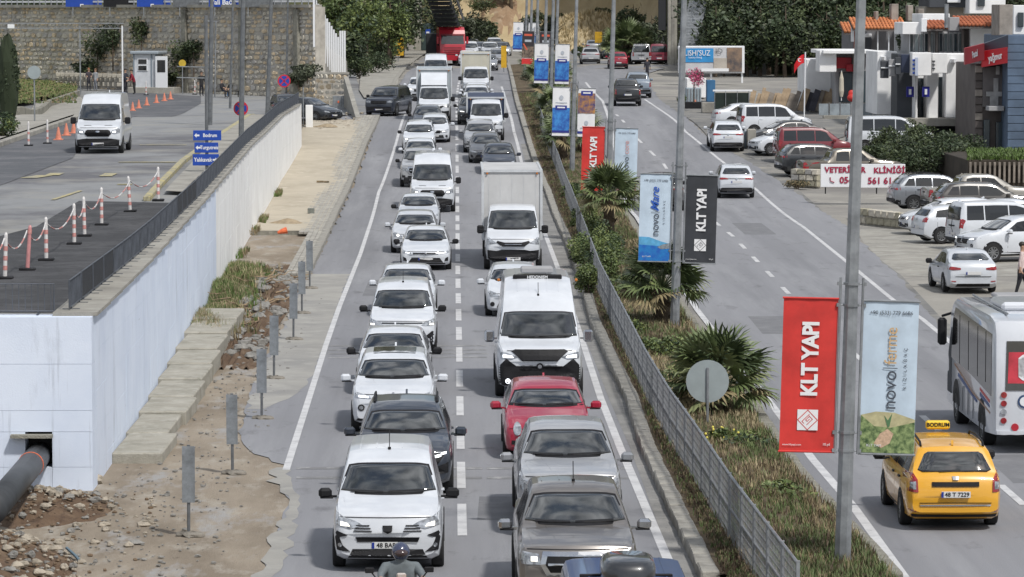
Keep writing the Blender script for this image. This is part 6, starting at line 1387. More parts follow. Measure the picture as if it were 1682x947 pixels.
# ---------------- people ----------------
def person(loc, rz, label, top, legs, h=1.72, pose='stand', hair=(.02, .015, .01), skin=(.42, .26, .18), top_sleeve=True, group=None, cap=None):
    k = h/1.72; arm = {'stand': ((.22, 0, 1.12), (.25, -.05, .88)), 'talk': ((.24, -.10, 1.14), (.16, -.32, 1.16)), 'lean': ((.24, -.16, 1.02), (.12, -.38, 1.0)), 'sit': ((.23, -.12, .72), (.14, -.36, .68)), 'ride': ((.30, -.16, .98), (.34, -.44, .94)), 'walk': ((.24, -.16, 1.12), (.16, -.38, 1.06))}[pose]
    hip = .92; lean = {'lean': -.22, 'ride': -.12}.get(pose, 0)
    verts = []; edges = []; rad = []
    def add(p, r_, par=None):
        verts.append(tuple(x*k for x in p)); rad.append(r_*k)
        if par is not None: edges.append((par, len(verts)-1))
        return len(verts)-1
    dz = -.46 if pose in ('sit', 'ride') else 0
    if pose == 'ride': arm = ((.30, -.16, .98-.14), (.30, -.42, .80))
    pel = add((0, 0, hip+dz), .15); ab = add((0, lean*.3, 1.10+dz), .145, pel); ch = add((0, lean*.7, 1.32+dz), .165, ab); nk = add((0, lean, 1.47+dz), .062, ch); hd0 = add((0, lean-.01, 1.56+dz), .072, nk); hd = add((0, lean-.02, 1.66+dz-(.05 if cap else 0)), .098, hd0); add((0, lean-.01, 1.74+dz-(.05 if cap else 0)), .07, hd)
    for sx in (-1, 1):
        sh = add((sx*(.19 if not cap else .225), lean*.9, 1.40+dz), .07, ch); (ex, ey, ez), (hx, hy, hz) = arm
        if pose in ('stand', 'walk') and sx < 0: (ex, ey, ez), (hx, hy, hz) = (.23, .06, 1.14), (.25, .04, .88)
        el = add((sx*ex, ey+lean*.6, ez), .045, sh); ha = add((sx*hx, hy+lean*.6, hz), .034, el); pm2 = add((sx*hx, hy-.05+lean*.6, hz-.05), .032, ha)
        for q in range(4): add((sx*hx+(q-1.5)*.018, hy-.09+lean*.6, hz-.11-.01*(q == 1)), .009, pm2)
        add((sx*hx-sx*.045, hy-.07+lean*.6, hz-.07), .010, pm2)
        if pose in ('sit', 'ride'):
            kn = add((sx*.17, -.42, .52), .075, pel); an = add((sx*.16, -.40 if pose == 'sit' else -.25, .12), .045, kn)
        else:
            st = .18*sx if pose == 'walk' else .0; kn = add((sx*.10, -.02-st*.6, .50), .07, pel); an = add((sx*.10, .02-st, .09), .045, kn)
        ft = add((sx*.11, verts[an][1]/k-.13, .04), .04, an)
    if cap: rad = [r_*1.22 if i < 4 or r_ < .08 and r_ > .04 else r_ for i, r_ in enumerate(rad)]
    me = bpy.data.meshes.new('body'); me.from_pydata(verts, edges, []); o = bpy.data.objects.new('t', me); COL.objects.link(o)
    sk = o.modifiers.new('s', 'SKIN'); sk.use_smooth_shade = True
    for i, v in enumerate(me.skin_vertices[0].data): v.radius = (rad[i], rad[i]*.8 if i in (0, 1, 2) else rad[i]); v.use_root = i == 0
    sb_ = o.modifiers.new('u', 'SUBSURF'); sb_.levels = 1
    dg = bpy.context.evaluated_depsgraph_get(); m2 = bpy.data.meshes.new_from_object(o.evaluated_get(dg)); bpy.data.objects.remove(o); m2.name = 'body'
    ms = [mat('cloth_%02x%02x%02x' % tuple(int(c*255) for c in top), top, .8, var=.25, scale=6), mat('cloth_%02x%02x%02x' % tuple(int(c*255) for c in legs), legs, .85, var=.25, scale=6), mat('skin_%d' % int(skin[0]*100), skin, .6), mat('shoe', (.03, .03, .03), .6)]
    m2.materials.clear(); [m2.materials.append(x) for x in ms]
    hands = [V(tuple(c*k for c in (sx*arm[1][0], arm[1][1]+lean*.6, arm[1][2]))) for sx in (-1, 1)]+([V((-.25*k, .04*k, .86*k))] if pose in ('stand', 'walk') else [])
    for p in m2.polygons:
        c = p.center
        p.use_smooth = True
        if c.z > (1.485+dz+(.09 if cap else 0))*k: p.material_index = 2
        elif any((c-hh_).length < .13*k for hh_ in hands): p.material_index = 2
        elif c.z < .09*k: p.material_index = 3
        elif c.z < (hip+.02+dz)*k+ (.0) and not (abs(c.x) > .19*k and c.z > .7*k+dz*k): p.material_index = 1
        else: p.material_index = 0
    r = empty('person', loc, rz, label, 'person', group); link('body', m2, r)
    hz = (1.685+dz-(.06 if cap else 0))*k; hy = (lean-.005)*k
    c9 = 1.32 if cap else 1; MB().ball((0, hy+.012*k, hz+(.03 if not cap else .0)*k), (.098*k*c9, .108*k*c9, .092*k*c9*(1.1 if cap else 1)), 14, 10).build('hair' if not cap else 'helmet', mat('hair_%d' % int(hair[0]*500), hair, .5 if not cap else .25, coat=.6 if cap else 0), r, True)
    if not cap:
        f = MB()
        for sx in (-1, 1): f.ball((sx*.033*k, hy-.090*k, hz-.025*k), (.013*k, .008*k, .008*k), 6, 4); 
        f.build('eyes', INK, r); MB().ball((0, hy-.106*k, hz-.055*k), (.014*k, .018*k, .024*k), 6, 5).build('nose', ms[2], r, True); MB().box((0, hy-.088*k, hz-.095*k), (.045*k, .012*k, .010*k)).build('mouth', mat('lips', (.3, .12, .10), .6), r)
        for sx in (-1, 1): MB().ball((sx*.098*k, hy, hz-.04*k), (.014*k, .025*k, .034*k), 6, 4).build('ear', ms[2], r, True)
    return r, k
def pup(px, py, *a, **k): p = gu(px, py); return person((p.x, p.y, upz(p.y)+.02), *a, **k)
pup(146, 149, R(10), 'person in dark clothes with reddish hair left of the gate, behind the upper van', (.05, .04, .05), (.04, .04, .05), 1.65, 'talk', (.25, .10, .04))
pup(157, 149, R(-30), 'person in grey top standing close beside the dark clothed one at the gate', (.35, .36, .38), (.22, .23, .26), 1.62, 'stand', (.12, .06, .03))
pup(206, 154, R(60), 'person in navy standing in front of the booth by the pole', (.03, .035, .05), (.03, .03, .04), 1.78, 'talk')
pup(221, 155, R(-70), 'person in dark red top bending towards the one in navy', (.28, .02, .04), (.03, .03, .03), 1.75, 'lean')
pup(331, 158, R(20), 'person in black standing beside the striped post on the right', (.02, .02, .02), (.02, .02, .025), 1.75, 'stand')
pup(364, 160, R(60), 'person sitting in blue jeans on the bench before the wall', (.02, .02, .025), (.06, .11, .2), 1.7, 'sit')
pup(379, 161, R(-40), 'person in black sitting at the right end of the bench', (.02, .02, .022), (.03, .03, .035), 1.65, 'sit')
pup(70, 124, R(0), 'person in white and navy walking on the far path above the lawn', (.45, .47, .5), (.04, .05, .09), 1.7, 'walk')
p = gu(372, 159); r = empty('bench', (p.x, p.y, upz(p.y)), 0, 'plain dark bench with two people sitting on it', 'bench'); MB().bbox((0, 0, .42), (2.0, .45, .06), .01).build('seat', BLACK, r)
for sx in (-.85, .85): MB().box((sx, 0, .2), (.06, .4, .4)).build('leg', BLACK, r)
p = gp(1668, 488); person((p.x+.2, p.y, 0), R(80), 'person in a pale pink shirt and dark trousers walking beside the white sedan', (.62, .50, .48), (.02, .02, .025), 1.72, 'walk')
# ---------------- trees and hedges on the left ----------------
random.seed(6)
p = gu(14, 215); r = empty('clipped_hedge', (p.x, p.y, upz(p.y)), 0, 'tall clipped dark evergreen column at the left edge', 'hedge')
link('foliage', crown_mesh('hedge_foliage', 4200, (.62, .62, 2.4), .12, 26, DARK, 1), r, loc=(0, 0, 2.5)); MB().cyl((0, 0, .6), .1, 1.4, 8).build('trunk', BARK, r); MB().ball((0, 0, 2.4), (.5, .5, 2.2), 10, 8, .08).build('inner_dark_core', mat('inner_green', (.02, .03, .012), .9), r)  # solid dark green core fills the gaps between the hedge leaves
p = gu(4, 228); shrub((p.x, p.y, upz(p.y)), (.95, .9, .75), 'rounded dark green bush below the clipped evergreen', [GRN[0], GRN[2], GRN[1]], 1800, .1, 12, 3)
for px, d, h, w_, lab, zz in ((20, 318, 9.5, 4.6, 'dark evergreen tree in the top left corner above the wall', 3.5), (62, 322, 8.6, 3.2, 'dark evergreen overhanging the stone wall at the top left', 3.5), (-30, 315, 9, 4.5, 'dark tree at the far left edge behind the gantry', 3.5)):
    p = at(px, 60, d); tree((p.x, p.y, zz), h, w_, lab, DARK, random.randrange(3), 3400, .34, 18)
for px, py, d, dm, lab in ((160, 85, 296, (1.9, 1.2, 2.0), 'dark climbing shrub on the wall left of the booth'), (185, 60, 300, (1.8, 1.0, 1.6), 'dark shrub high behind the gantry post'), (232, 50, 288, (1.3, .9, 1.3), 'dark shrub spilling over behind the booth roof'), (300, 95, 281, (1.6, 1.0, 1.7), 'dark shrub right of the booth behind the yellow sign'), (318, 80, 280, (1.5, .9, 1.1), 'dark shrub upper right of the booth'), (145, 112, 298, (1.6, .9, .8), 'low dark planting under the gantry post'), (280, 128, 284, (1.8, .8, .8), 'low dark bush right of the booth door'), (505, 117, 259, (1.4, .9, .75), 'olive coloured bush before the right end of the stone wall'), (490, 128, 258, (1.1, .8, .7), 'small bush below the farthest no stopping sign')):
    p = at(px, py, wd(px, dm[1]*.7) if px < 500 else d); r = empty('shrub', (p.x, p.y, p.z-dm[2]), 0, lab, 'shrub'); link('foliage', crown_mesh('foliage', 1500, dm, .17, 12, DARK if px < 400 else OLIVE, px % 4), r, loc=(0, 0, dm[2])); MB().tube([(0, 0, -1.0 if p.z-dm[2] > 4.2 else -.1), (0, 0, dm[2]*1.1)], .06, 5).build('stem', BARK, r)
p = gu(183, 142); r = empty('reddish_hedge', (p.x, p.y, upz(p.y)), 0, 'low reddish brown hedge between the people and the booth', 'hedge'); link('foliage', crown_mesh('hedge_foliage', 1200, (.95, .4, .5), .09, 10, [mat('leaf_red_brown', (.13, .05, .04), .7), mat('leaf_brown', (.09, .05, .035), .7), DARK[0]], 2), r, loc=(0, 0, .5))
# sloping concrete path left of the wall
q = MB(); a0, a1 = at(-60, 48, 300), at(128, 118, 292)
q.add([tuple(a0), tuple(a1), (a1.x, a1.y, 3.4), (a0.x, a0.y, 3.4), (a0.x, a0.y+.5, a0.z), (a1.x, a1.y+.5, a1.z), (a1.x, a1.y+.5, 3.4), (a0.x, a0.y+.5, 3.4)], [(0, 1, 2, 3), (7, 6, 5, 4), (0, 4, 5, 1), (1, 5, 6, 2), (2, 6, 7, 3), (3, 7, 4, 0)])
tag(q.build('sloping_wall', CONC), 'pale concrete wall sloping down to the right above the lawn', 'wall')
q = MB(); a0, a1 = at(92, 133, 282), at(200, 150, 276)
for i in range(14):
    for rr_ in range(3): t = (i+.5)/14; c = a0.lerp(a1, t); q.bbox((c.x+(rr_ % 2)*.15, c.y, 3.55+rr_*.33), (abs(a1.x-a0.x)/14-.04, .4, .30), .03)
tag(q.build('border_wall', mat('pale_limestone', (.42, .39, .33), .95, var=.3, scale=2, bump=.4)), 'low pale stone border wall left of the booth behind the people', 'wall')
# centre left trees and bushes beyond the junction
for px, d, h, w_, m_, lab in ((600, 330, 8.4, 3.7, [GRN[0], GRN[1], GRN[2]], 'broad green tree behind the low stone wall'), (640, 345, 7.6, 2.3, [GRN[0], GRN[1], GRN[2]], 'light green tree left of the footbridge column'), (575, 350, 9.5, 3.6, [GRN[0], GRN[2], GRN[1]], 'tall green tree behind the stepped balustrade'), (605, 372, 11, 3.6, [GRN[0], GRN[1], GRN[2]], 'large green tree top centre left'), (570, 310, 4.8, 2.2, DARK, 'dark round bush like tree beside the balustrade foot'), (664, 418, 9.5, 2.6, [GRN[0], GRN[1], GRN[2]], 'green tree directly behind the footbridge column')):
    p = at(px, 60, d); tree((p.x, p.y, terr(p.x, p.y)), h, w_, lab, m_, random.randrange(3), 3800, .30, 18, trunk=.12)
for px, py, dm, lab in ((612, 122, (2.1, 1.6, 1.5), 'dark dense bush at the corner of the far sidewalk'), (590, 128, (1.5, 1.2, 1.4), 'dark bush left of the dense corner bush'), (634, 105, (1.7, 1.4, 1.6), 'dark bush beside the far yellow board'), (600, 108, (2.3, 1.6, 2.1), 'tall dark bush under the green trees')):
    p = gp(px, py); shrub((p.x, p.y, prof(p.y)), dm, lab, DARK, 2600, .16, 14, px % 4)
# yellow boards
YEL = mat('board_yellow', (.62, .36, .02), .5, var=.2, scale=3)
for i, (x0, x1, y0, y1, yb_, lab) in enumerate(((645, 663, 59, 91, 103, 'yellow board on a thin post beside the far left sidewalk'), (823, 832, 75, 111, 118, 'narrow yellow board at the far end of the median'), (977, 989, 52, 70, 90, 'small yellow board behind the far right cars'))):
    p = gp((x0+x1)/2, yb_); s_ = 6000/p.y; r = empty('yellow_board', (p.x, p.y, p.z), 0, lab, 'road sign'); MB().bbox((0, 0, (yb_-(y0+y1)/2)/s_), ((x1-x0)/s_, .05, (y1-y0)/s_), .01).build('panel', YEL, r); MB().cyl((0, .06, (yb_-y0)/s_/2), .04, (yb_-y0)/s_, 6).build('post', STEEL, r)
# ---------------- footbridge ----------------
fb = empty('footbridge', (0, 330, 3.6), 0, 'concrete and steel footbridge crossing the far road on two tall columns', 'bridge')
c1, c2 = gp(687, 83), gp(1104, 106)
BC = mat('bridge_concrete', (.36, .345, .30), .85, var=.25, scale=1, bump=.3)
MB().bbox((c1.x, c1.y-330, 5.0), (.85, .8, 11), .06).build('column', BC, fb); MB().bbox((c2.x, c2.y-330, 5.0), (.9, .8, 12.5), .06).build('column', BC, fb)
MB().bbox((c2.x+.05, c2.y-330-.42, 4.9), (.3, .08, 11.5), .02).build('column_rib', CONC, fb)
for sx in (-1, 1): MB().box((c2.x+sx*.95, c2.y-330+.2, 6.9), (.75, .5, 6.6)).build('cladding', mat('bridge_dark', (.02, .022, .026), .6), fb)
yb1 = (c1.y+c2.y)/2-330
MB().bbox(((c1.x+c2.x)/2, yb1+1, 10.2), (c2.x-c1.x+4, 2.6, 1.1), .05).build('deck', BC, fb)
for sx in (-1.3, 1.3): MB().bbox(((c1.x+c2.x)/2, yb1+1+sx, 11.6), (c2.x-c1.x+4, .08, 1.3), .02).build('parapet', STEEL, fb)
st0, st1 = at(702, -30, 332), at(732, 52, 352)
q = MB()
for k in range(12): t = k/12; c = st0.lerp(st1, t); q.bbox((c.x+.5, c.y-330, c.z-3.6), (2.2, 1.9, .35), .03)
q.build('stair_flight', MT['bridge_dark'], fb)
MB().tube([tuple(st0+V((1.7, -330, -2.2))), tuple(st1+V((1.7, -330, -2.4)))], .12, 6).build('handrail', STEEL, fb); MB().bbox((at(716, 50, 350).x, 21, 1.2), (1.9, 3, 4.2), .05).build('stair_block', MT['bridge_dark'], fb)
q = MB(); s0, s1 = at(1128, 78, 315), at(1150, -10, 322)
q = MB()
for k in range(16): t = k/16; c = s0.lerp(s1, t*.9); q.bbox((c.x, c.y-330, c.z-3.6), (1.6, .6, .3), .02)
q.build('right_stair_flight', STEEL, fb)
p = gp(703, 84); r = empty('blue_info_sign', (p.x, p.y-2, p.z), 0, 'small blue and white sign box beside the left bridge column', 'sign'); MB().bbox((0, 0, 1.6), (1.5, .6, 3.0), .1).build('box', mat('sign_box_dark', (.03, .05, .05), .6), r); MB().bbox((0, -.33, 2.1), (.55, .05, .75), .02).build('panel', SIGNB, r); MB().box((0, -.37, 2.05), (.34, .02, .3)).build('symbol', SIGNW, r)
# ---------------- central slopes ----------------
random.seed(17)
def mound(name, px0, px1, d0, d1, h, m_, label=None, jag=.5, kind='structure'):
    a, c = at(px0, 60, d0), at(px1, 60, d0); b = MB(); nx_, ny_ = 30, 14
    for j in range(ny_+1):
        for i in range(nx_+1):
            x = a.x+(c.x-a.x)*i/nx_; y = d0+(d1-d0)*j/ny_; e = sin(pi*i/nx_)**.45; f = min(1, (j/ny_)*2.2)**.8
            b.v.append((x, y+random.uniform(-.3, .3), terr(x, d0)-.4+h*e*f+random.uniform(-jag, jag)*.4*e))
    for j in range(ny_):
        for i in range(nx_): k = j*(nx_+1)+i; b.f.append((k, k+1, k+nx_+2, k+nx_+1))
    return tag(b.build(name, m_, None, True), label, kind=kind)
CUT = mat_ground('cut_earth', [((.36, .25, .16), 0, 0), ((.24, .15, .09), .42, .64), ((.46, .36, .26), .5, .72), ((.14, .10, .06), .6, .72)], [1, .12, (.4, (3, 3, .6)), 1], .97, .9)
mound('earth_cutting', 745, 900, 432, 470, 7.5, CUT, jag=1.0); mound('dry_grass_bank', 885, 1075, 405, 440, 4.6, DRYG, jag=.8); mound('dry_grass_bank', 735, 860, 425, 436, 2.0, DRYG)
def fdry(rnd):
    x = rnd.uniform(6, 27); y = rnd.uniform(405, 422); t = (x-(at(885, 60, 405).x))/(at(1075, 60, 405).x-at(885, 60, 405).x)
    if not 0 < t < 1: return None
    f = min(1, ((y-405)/35)*2.2)**.8; return x, y, terr(x, 405)-.5+4.6*sin(pi*t)**.45*f, 1, rnd.choice((2, 2, 2, 0))
tufts('dry_grass', 1800, fdry, [GM[2], GM[2], mat('straw_bright', (.58, .48, .30), .8, var=.3, scale=1)], .6, 'tall straw coloured dry grass on the bank behind the far cars', 6, 9, .05)
DK3 = [(DARK, 3.6), (DARK, 4.4), (DARK, 3.0)]
tl = [(770, 395, 5.2, 2.6), (752, 400, 4.6, 2.1), (795, 415, 4.2, 2.2), (905, 385, 4.6, 1.3), (1012, 368, 2.2, 1.4), (955, 362, 1.8, 1.3), (1070, 372, 5.0, 2.3), (1055, 365, 3.6, 1.8), (1040, 400, 6.2, 2.6), (1085, 405, 6.5, 2.8), (870, 395, 5.0, 1.5), (840, 440, 9, 2.2), (735, 405, 6.5, 2.4), (760, 445, 9.5, 3.0), (925, 475, 12, 3.6), (1000, 480, 12, 4.0), (1060, 462, 14, 4.4)]
for i, (px, d, h, w_) in enumerate(tl):
    p = at(px, 60, d); m_ = DARK if i % 3 else [OLIVE[0], OLIVE[2], DARK[0]]
    tree((p.x, d, terr(p.x, d)), h, w_, ['dark green tree', 'olive green tree', 'low dark tree', 'rounded dark tree'][i % 4]+' behind the far traffic, '+('left of the banners' if px < 860 else 'behind the banners' if px < 950 else 'right of the banners near the dry grass'), m_, i, 1700, .32, 12, trunk=.1, grp='trees on the slope behind the far traffic')
for i, (px, py, sc) in enumerate(((1030, 78, 2.2), (1012, 80, 1.8), (1048, 76, 1.9))):
    p = at(px, py, 352); palm((p.x, p.y, prof(352)), sc, 'fan palm standing behind the far right cars', 30+i, 24, .9)
# hillside wood on the right and left tops
n = 0
for row in range(6):
    for c in range(18):
        px = 1172+c*20+(row % 2)*11+random.uniform(-6, 6); d = 314+row*7+random.uniform(-2, 2)
        if row > 3 and c % 2: continue
        p = at(px, 60, d); h = random.uniform(7, 11)*(1 if row else .7); k = random.random()
        if 1313 < px < 1350 and row > 1: h *= .4
        tree((p.x, d, terr(p.x, d)), h, h*.40, 'dark evergreen in the %s row of the hillside wood' % ['front', 'second', 'third', 'fourth', 'fifth', 'rear', 'rear'][row], DARK if k < .75 else [OLIVE[2], OLIVE[0], DARK[1]], n, 2600, .32, 15, trunk=.08, grp='trees of the dark hillside wood'); n += 1
for i in range(26):
    px = random.uniform(-120, 700); d = random.uniform(352, 400); p = at(px, 60, d)
    tree((p.x, d, terr(p.x, d)), random.uniform(8, 12), 3.8, 'dark evergreen on the hill behind the stone wall', DARK, i, 2600, .32, 15, trunk=.08, grp='trees on the hill behind the stone wall')
for i in range(34):
    px = random.uniform(1490, 1760); d = random.uniform(318, 350); p = at(px, 60, d)
    tree((p.x, d, terr(p.x, d)), random.uniform(8, 12), 4.2, 'dark evergreen on the hill above the shops', DARK, i, 2600, .32, 15, trunk=.08, grp='trees on the hill above the shops')
for i in range(46):
    px = random.uniform(738, 1080); d = random.uniform(424, 462); p = at(px, 60, d); sz = random.uniform(.5, 1.5); zz = terr(p.x, d)
    if 745 < px < 900 and d > 432: zz += 6.5*min(1, (d-432)/17)
    elif 885 < px: zz = terr(p.x, 405)-.4+4.6*sin(pi*min(.98, max(.02, (px-885)/190)))**.45
    shrub((p.x, d, zz-.3), (sz*1.4, sz*1.2, sz*.8), 'small scrub bush dotted on the dry slope at the far end', OLIVE if i % 2 else DARK, 500, .22, 7, i % 4, grp='scrub on the dry slope')
# small far buildings above the slope
WHT = mat('render_white', (.80, .80, .80), .85, var=.12, scale=.6, bump=.1); GRY = mat('render_grey', (.33, .33, .34), .85, var=.15, scale=.6); DGR = mat('render_dark', (.05, .055, .065), .7, var=.2, scale=.6)
def blk(root, name, x0, x1, y0, y1, d, dep, m_, b=.03):
    a = at(x0, y1, d); c = at(x1, y0, d); q = MB(); L0 = root.location
    q.bbox(((a.x+c.x)/2-L0.x, d+dep/2-L0.y, (a.z+c.z)/2-L0.z), (c.x-a.x, dep, c.z-a.z), min(b, (c.x-a.x)*.2, (c.z-a.z)*.2)); return q.build(name, m_, root)
r = empty('far_house', tuple(at(1056, 35, 425)), 0, 'low white flat roofed house above the dry grass bank', 'house'); blk(r, 'wall', 1030, 1084, 17, 36, 425, 8, WHT); blk(r, 'roof', 1026, 1070, 13, 18, 424.6, 9, WHT); 
for x0 in (1050, 1060, 1070): w_ = blk(r, 'window', x0, x0+7, 26, 33, 424.9, .2, DGR)
blk(r, 'solar_panel', 1036, 1052, 14, 22, 424.4, .3, mat('panel_blue_grey', (.12, .17, .24), .3))
r = empty('far_office', tuple(at(880, 20, 446)), 0, 'grey white office building behind the farthest banners', 'building'); blk(r, 'wall', 846, 915, -30, 14, 446, 10, GRY)
for i in range(6): blk(r, 'window', 849+i*11, 857+i*11, -6, 8, 445.8, .3, SIGNW if i % 2 else GLASSF)
# ---------------- right side yard ----------------
r = empty('billboard', tuple(at(1170, 130, 292)), 0, 'wide billboard with a blue panel and a villa picture', 'billboard'); r.location.z = prof(292); Z = r.location
blk(r, 'frame', 1114, 1223, 75, 120, 292, .3, SIGNW, .03); blk(r, 'print_panel', 1116, 1219, 77, 118, 291.9, .1, mat('print_light_grey', (.50, .50, .52), .6, var=.1, scale=1), .01)
blk(r, 'blue_print', 1117, 1172, 79, 102, 291.85, .04, mat('print_sky_blue', (.03, .25, .55), .6, var=.2, scale=.8), .005)
blk(r, 'villa_print', 1194, 1219, 78, 117, 291.84, .05, mat('print_villa', (.30, .20, .13), .6, col2=(.05, .05, .06), scale=.9), .005); blk(r, 'terrace_print', 1172, 1196, 95, 117, 291.85, .04, mat('print_beige', (.44, .40, .35), .6, var=.3, scale=.8), .005)
blk(r, 'white_strip', 1152, 1197, 112, 117, 291.80, .04, SIGNW, .004)
c = at(1142, 87, 291.78); text(r, 'ALISHI\'SUZ', .62, SIGNW, c.x-Z.x, c.z-Z.z, c.y-Z.y, sx=.8); c = at(1181, 84, 291.78); text(r, 'ID', .6, DSTEEL, c.x-Z.x, c.z-Z.z, c.y-Z.y)
c = at(1142, 94, 291.78); text(r, 'luxury living', .22, SIGNW, c.x-Z.x, c.z-Z.z, c.y-Z.y)
for px in (1168, 1219): blk(r, 'post', px-1.5, px+1.5, 110, 136, 292.2, .2, SIGNW, .01)
def yard(name, x0, x1, y0, y1, dep, m_, label, cat, d=None, part='panel', gdown=True):
    p = gp((x0+x1)/2, y1); d = d or p.y; r = empty(name, (at(x0, y1, d).x, d, at(x0, y1, d).z), 0, label, cat); blk(r, part, x0, x1, y0, y1, d, dep, m_); return r
r = yard('dark_tarp_fence', 1173, 1231, 152, 187, .12, mat('tarp_dark_green', (.012, .022, .018), .85, var=.4, scale=1.5), 'dark green tarp fence with a pale top rail', 'fence'); d = r.location.y
blk(r, 'top_rail', 1171, 1236, 147, 150, d-.05, .12, SIGNW, .01)
for px in (1174, 1192, 1211, 1230): blk(r, 'post', px-.6, px+.6, 149, 188, d-.08, .08, STEEL, .01)
yard('portable_toilet', 1161, 1175, 131, 167, 1.1, mat('toilet_blue', (.04, .14, .28), .5, var=.2, scale=1), 'dark blue portable toilet beside the tarp fence', 'toilet')
r = yard('mobile_cabin', 1128, 1160, 128, 160, 2.5, WHT, 'white cabin with arched end behind the grey crate', 'cabin', 262)
r = yard('grey_crate', 1127, 1152, 144, 168, 1.0, mat('crate_grey', (.30, .36, .40), .6, var=.3, scale=1), 'pale grey ribbed crate under the pink flowering bush', 'crate'); d = r.location.y
for i in range(5): blk(r, 'rib', 1129+i*5, 1131+i*5, 145, 167, d-.06, .08, STEEL, .01)
yard('concrete_barrier_block', 1153, 1178, 168, 185, .8, CONC, 'low concrete block at the foot of the tarp fence', 'block')
yard('black_planter', 1126, 1155, 167, 178, .8, BLACK, 'long black planter below the grey crate', 'planter')
p = gp(1141, 177); cc = empty('traffic_cone', (p.x, p.y-.6, p.z), 0, 'single orange cone in front of the black planter', 'traffic cone'); link('cone_body', MESH['cone0.58'], cc); link('base', MESH['cone0.58b'], cc); link('white_band', MESH['cone0.58c'], cc)
p = at(1140, 128, 240); r = empty('flowering_bush', (p.x, p.y, p.z-1.2), 0, 'pink flowering bush above the grey crate', 'shrub'); link('foliage', crown_mesh('foliage', 1000, (.75, .5, .75), .1, 9, [mat('petal_pink', (.55, .08, .20), .6), mat('petal_light_pink', (.6, .2, .3), .6), GRN[2]], 5), r, loc=(0, 0, 1.2)); MB().tube([(0, 0, -.4), (0, 0, 1.1)], .04, 5).build('stem', BARK, r)
p = gp(1120, 170); shrub((p.x, p.y, p.z), (.45, .5, .5), 'small dark round bush at the left of the black planter', DARK, 700, .08, 6, 2)
# leaning boards
pl = empty('leaning_board_row', tuple(at(1235, 172, 236)), 0, 'row of weathered wooden boards leaning behind the white parked van', 'timber'); pl.location.z = prof(236)
WD = [mat('wood_tan', (.36, .27, .18), .9, var=.4, scale=2), mat('wood_grey', (.22, .19, .16), .9, var=.4, scale=2), mat('wood_dark', (.06, .06, .075), .9, var=.4, scale=2)]
x = 1232
while x < 1384:
    w_ = random.uniform(5, 11); a = at(x, 172, 236); s_ = 6000/236; hh = random.uniform(1.2, 1.6); k = 2 if 1318 < x < 1335 else random.choice((0, 0, 1))
    MB().bbox((0, 0, hh/2), (w_/s_, .06, hh), .01).build('board', WD[k], pl, loc=(a.x-pl.location.x, random.uniform(-.2, .2), .15), rot=(R(-14), R(random.uniform(12, 22)), 0)); x += w_*.9
r = empty('glass_balustrade', tuple(at(1350, 190, 228)), 0, 'low glass balustrade on a concrete wall before the shops', 'balustrade'); 
blk(r, 'base_wall', 1352, 1475, 189, 216, 228, .4, CONC)
for i in range(7): blk(r, 'glass_pane', 1345+i*18, 1361+i*18, 170, 189, 228.1, .04, mat('frosted_pane', (.30, .34, .37), .25, spec=.6, var=.25, scale=2), .01); blk(r, 'post', 1361.4+i*18, 1362.6+i*18, 168, 190, 228.05, .1, STEEL, .01)
p = at(1321, 176, 230); r = empty('flagpole', (p.x, p.y, prof(230)), 0, 'white flagpole with a red crescent flag hanging from it', 'flagpole'); hz = at(1321, 85, 230).z-prof(230)
MB().tube([(0, 0, 0), (.05, 0, hz)], .045, 8).build('pole', SIGNW, r)
b = MB()
for j in range(9):
    for i in range(9): u, v = i/8, j/8; b.v.append((-.02-.62*u, .05*sin(u*7+v), hz-.15-.55*v-.65*u*u))
for j in range(8):
    for i in range(8): k = j*9+i; b.f.append((k, k+1, k+10, k+9))
fo = b.build('flag', mat('flag_red', (.62, .012, .02), .7), r, True)
c_ = MB()
for k in range(14):
    a = R(40+280*k/14); a2 = R(40+280*(k+1)/14); f_ = lambda a, q: (-.30+cos(a)*q+(.03 if q < .1 else 0), -.06, hz-.50+sin(a)*q)
    c_.add([f_(a, .12), f_(a2, .12), f_(a2, .085), f_(a, .085)], [(0, 1, 2, 3)])
c_.build('crescent', SIGNW, fo)
# veterinary sign
vs_ = empty('clinic_sign', tuple(at(1417, 312, 171)), 0, 'long white clinic sign board with dark red lettering and phone number', 'sign'); vs_.location.z = .1; Z = vs_.location
VR = mat('lettering_dark_red', (.33, .01, .05), .5)
blk(vs_, 'panel', 1348, 1404, 269, 307, 171, .08, SIGNW, .01); blk(vs_, 'panel', 1405, 1487, 269, 308, 171, .08, SIGNW, .01)
for px in (1356, 1400, 1440, 1480): blk(vs_, 'post', px-1, px+1, 300, 318, 171.1, .08, BLACK, .01)
c = at(1384, 279, 170.97); text(vs_, 'VETERİNER', .36, VR, c.x-Z.x+.12, c.z-Z.z, c.y-Z.y, bold=.014, space=1.05); c = at(1461, 280, 170.97); text(vs_, 'KLİNİĞİ', .36, VR, c.x-Z.x, c.z-Z.z, c.y-Z.y, bold=.014, space=1.05)
c = at(1392, 296, 170.97); text(vs_, '0540', .42, VR, c.x-Z.x+.05, c.z-Z.z, c.y-Z.y, bold=.012); c = at(1455, 297, 170.97); text(vs_, '561 61 48', .42, VR, c.x-Z.x, c.z-Z.z, c.y-Z.y, bold=.012)
c = at(1367, 295, 170.96); MB().tube([(c.x-Z.x-.1, c.y-Z.y, c.z-Z.z+.12), (c.x-Z.x-.08, c.y-Z.y, c.z-Z.z-.05), (c.x-Z.x+.1, c.y-Z.y, c.z-Z.z-.12)], .025, 5).build('phone_symbol', VR, vs_)
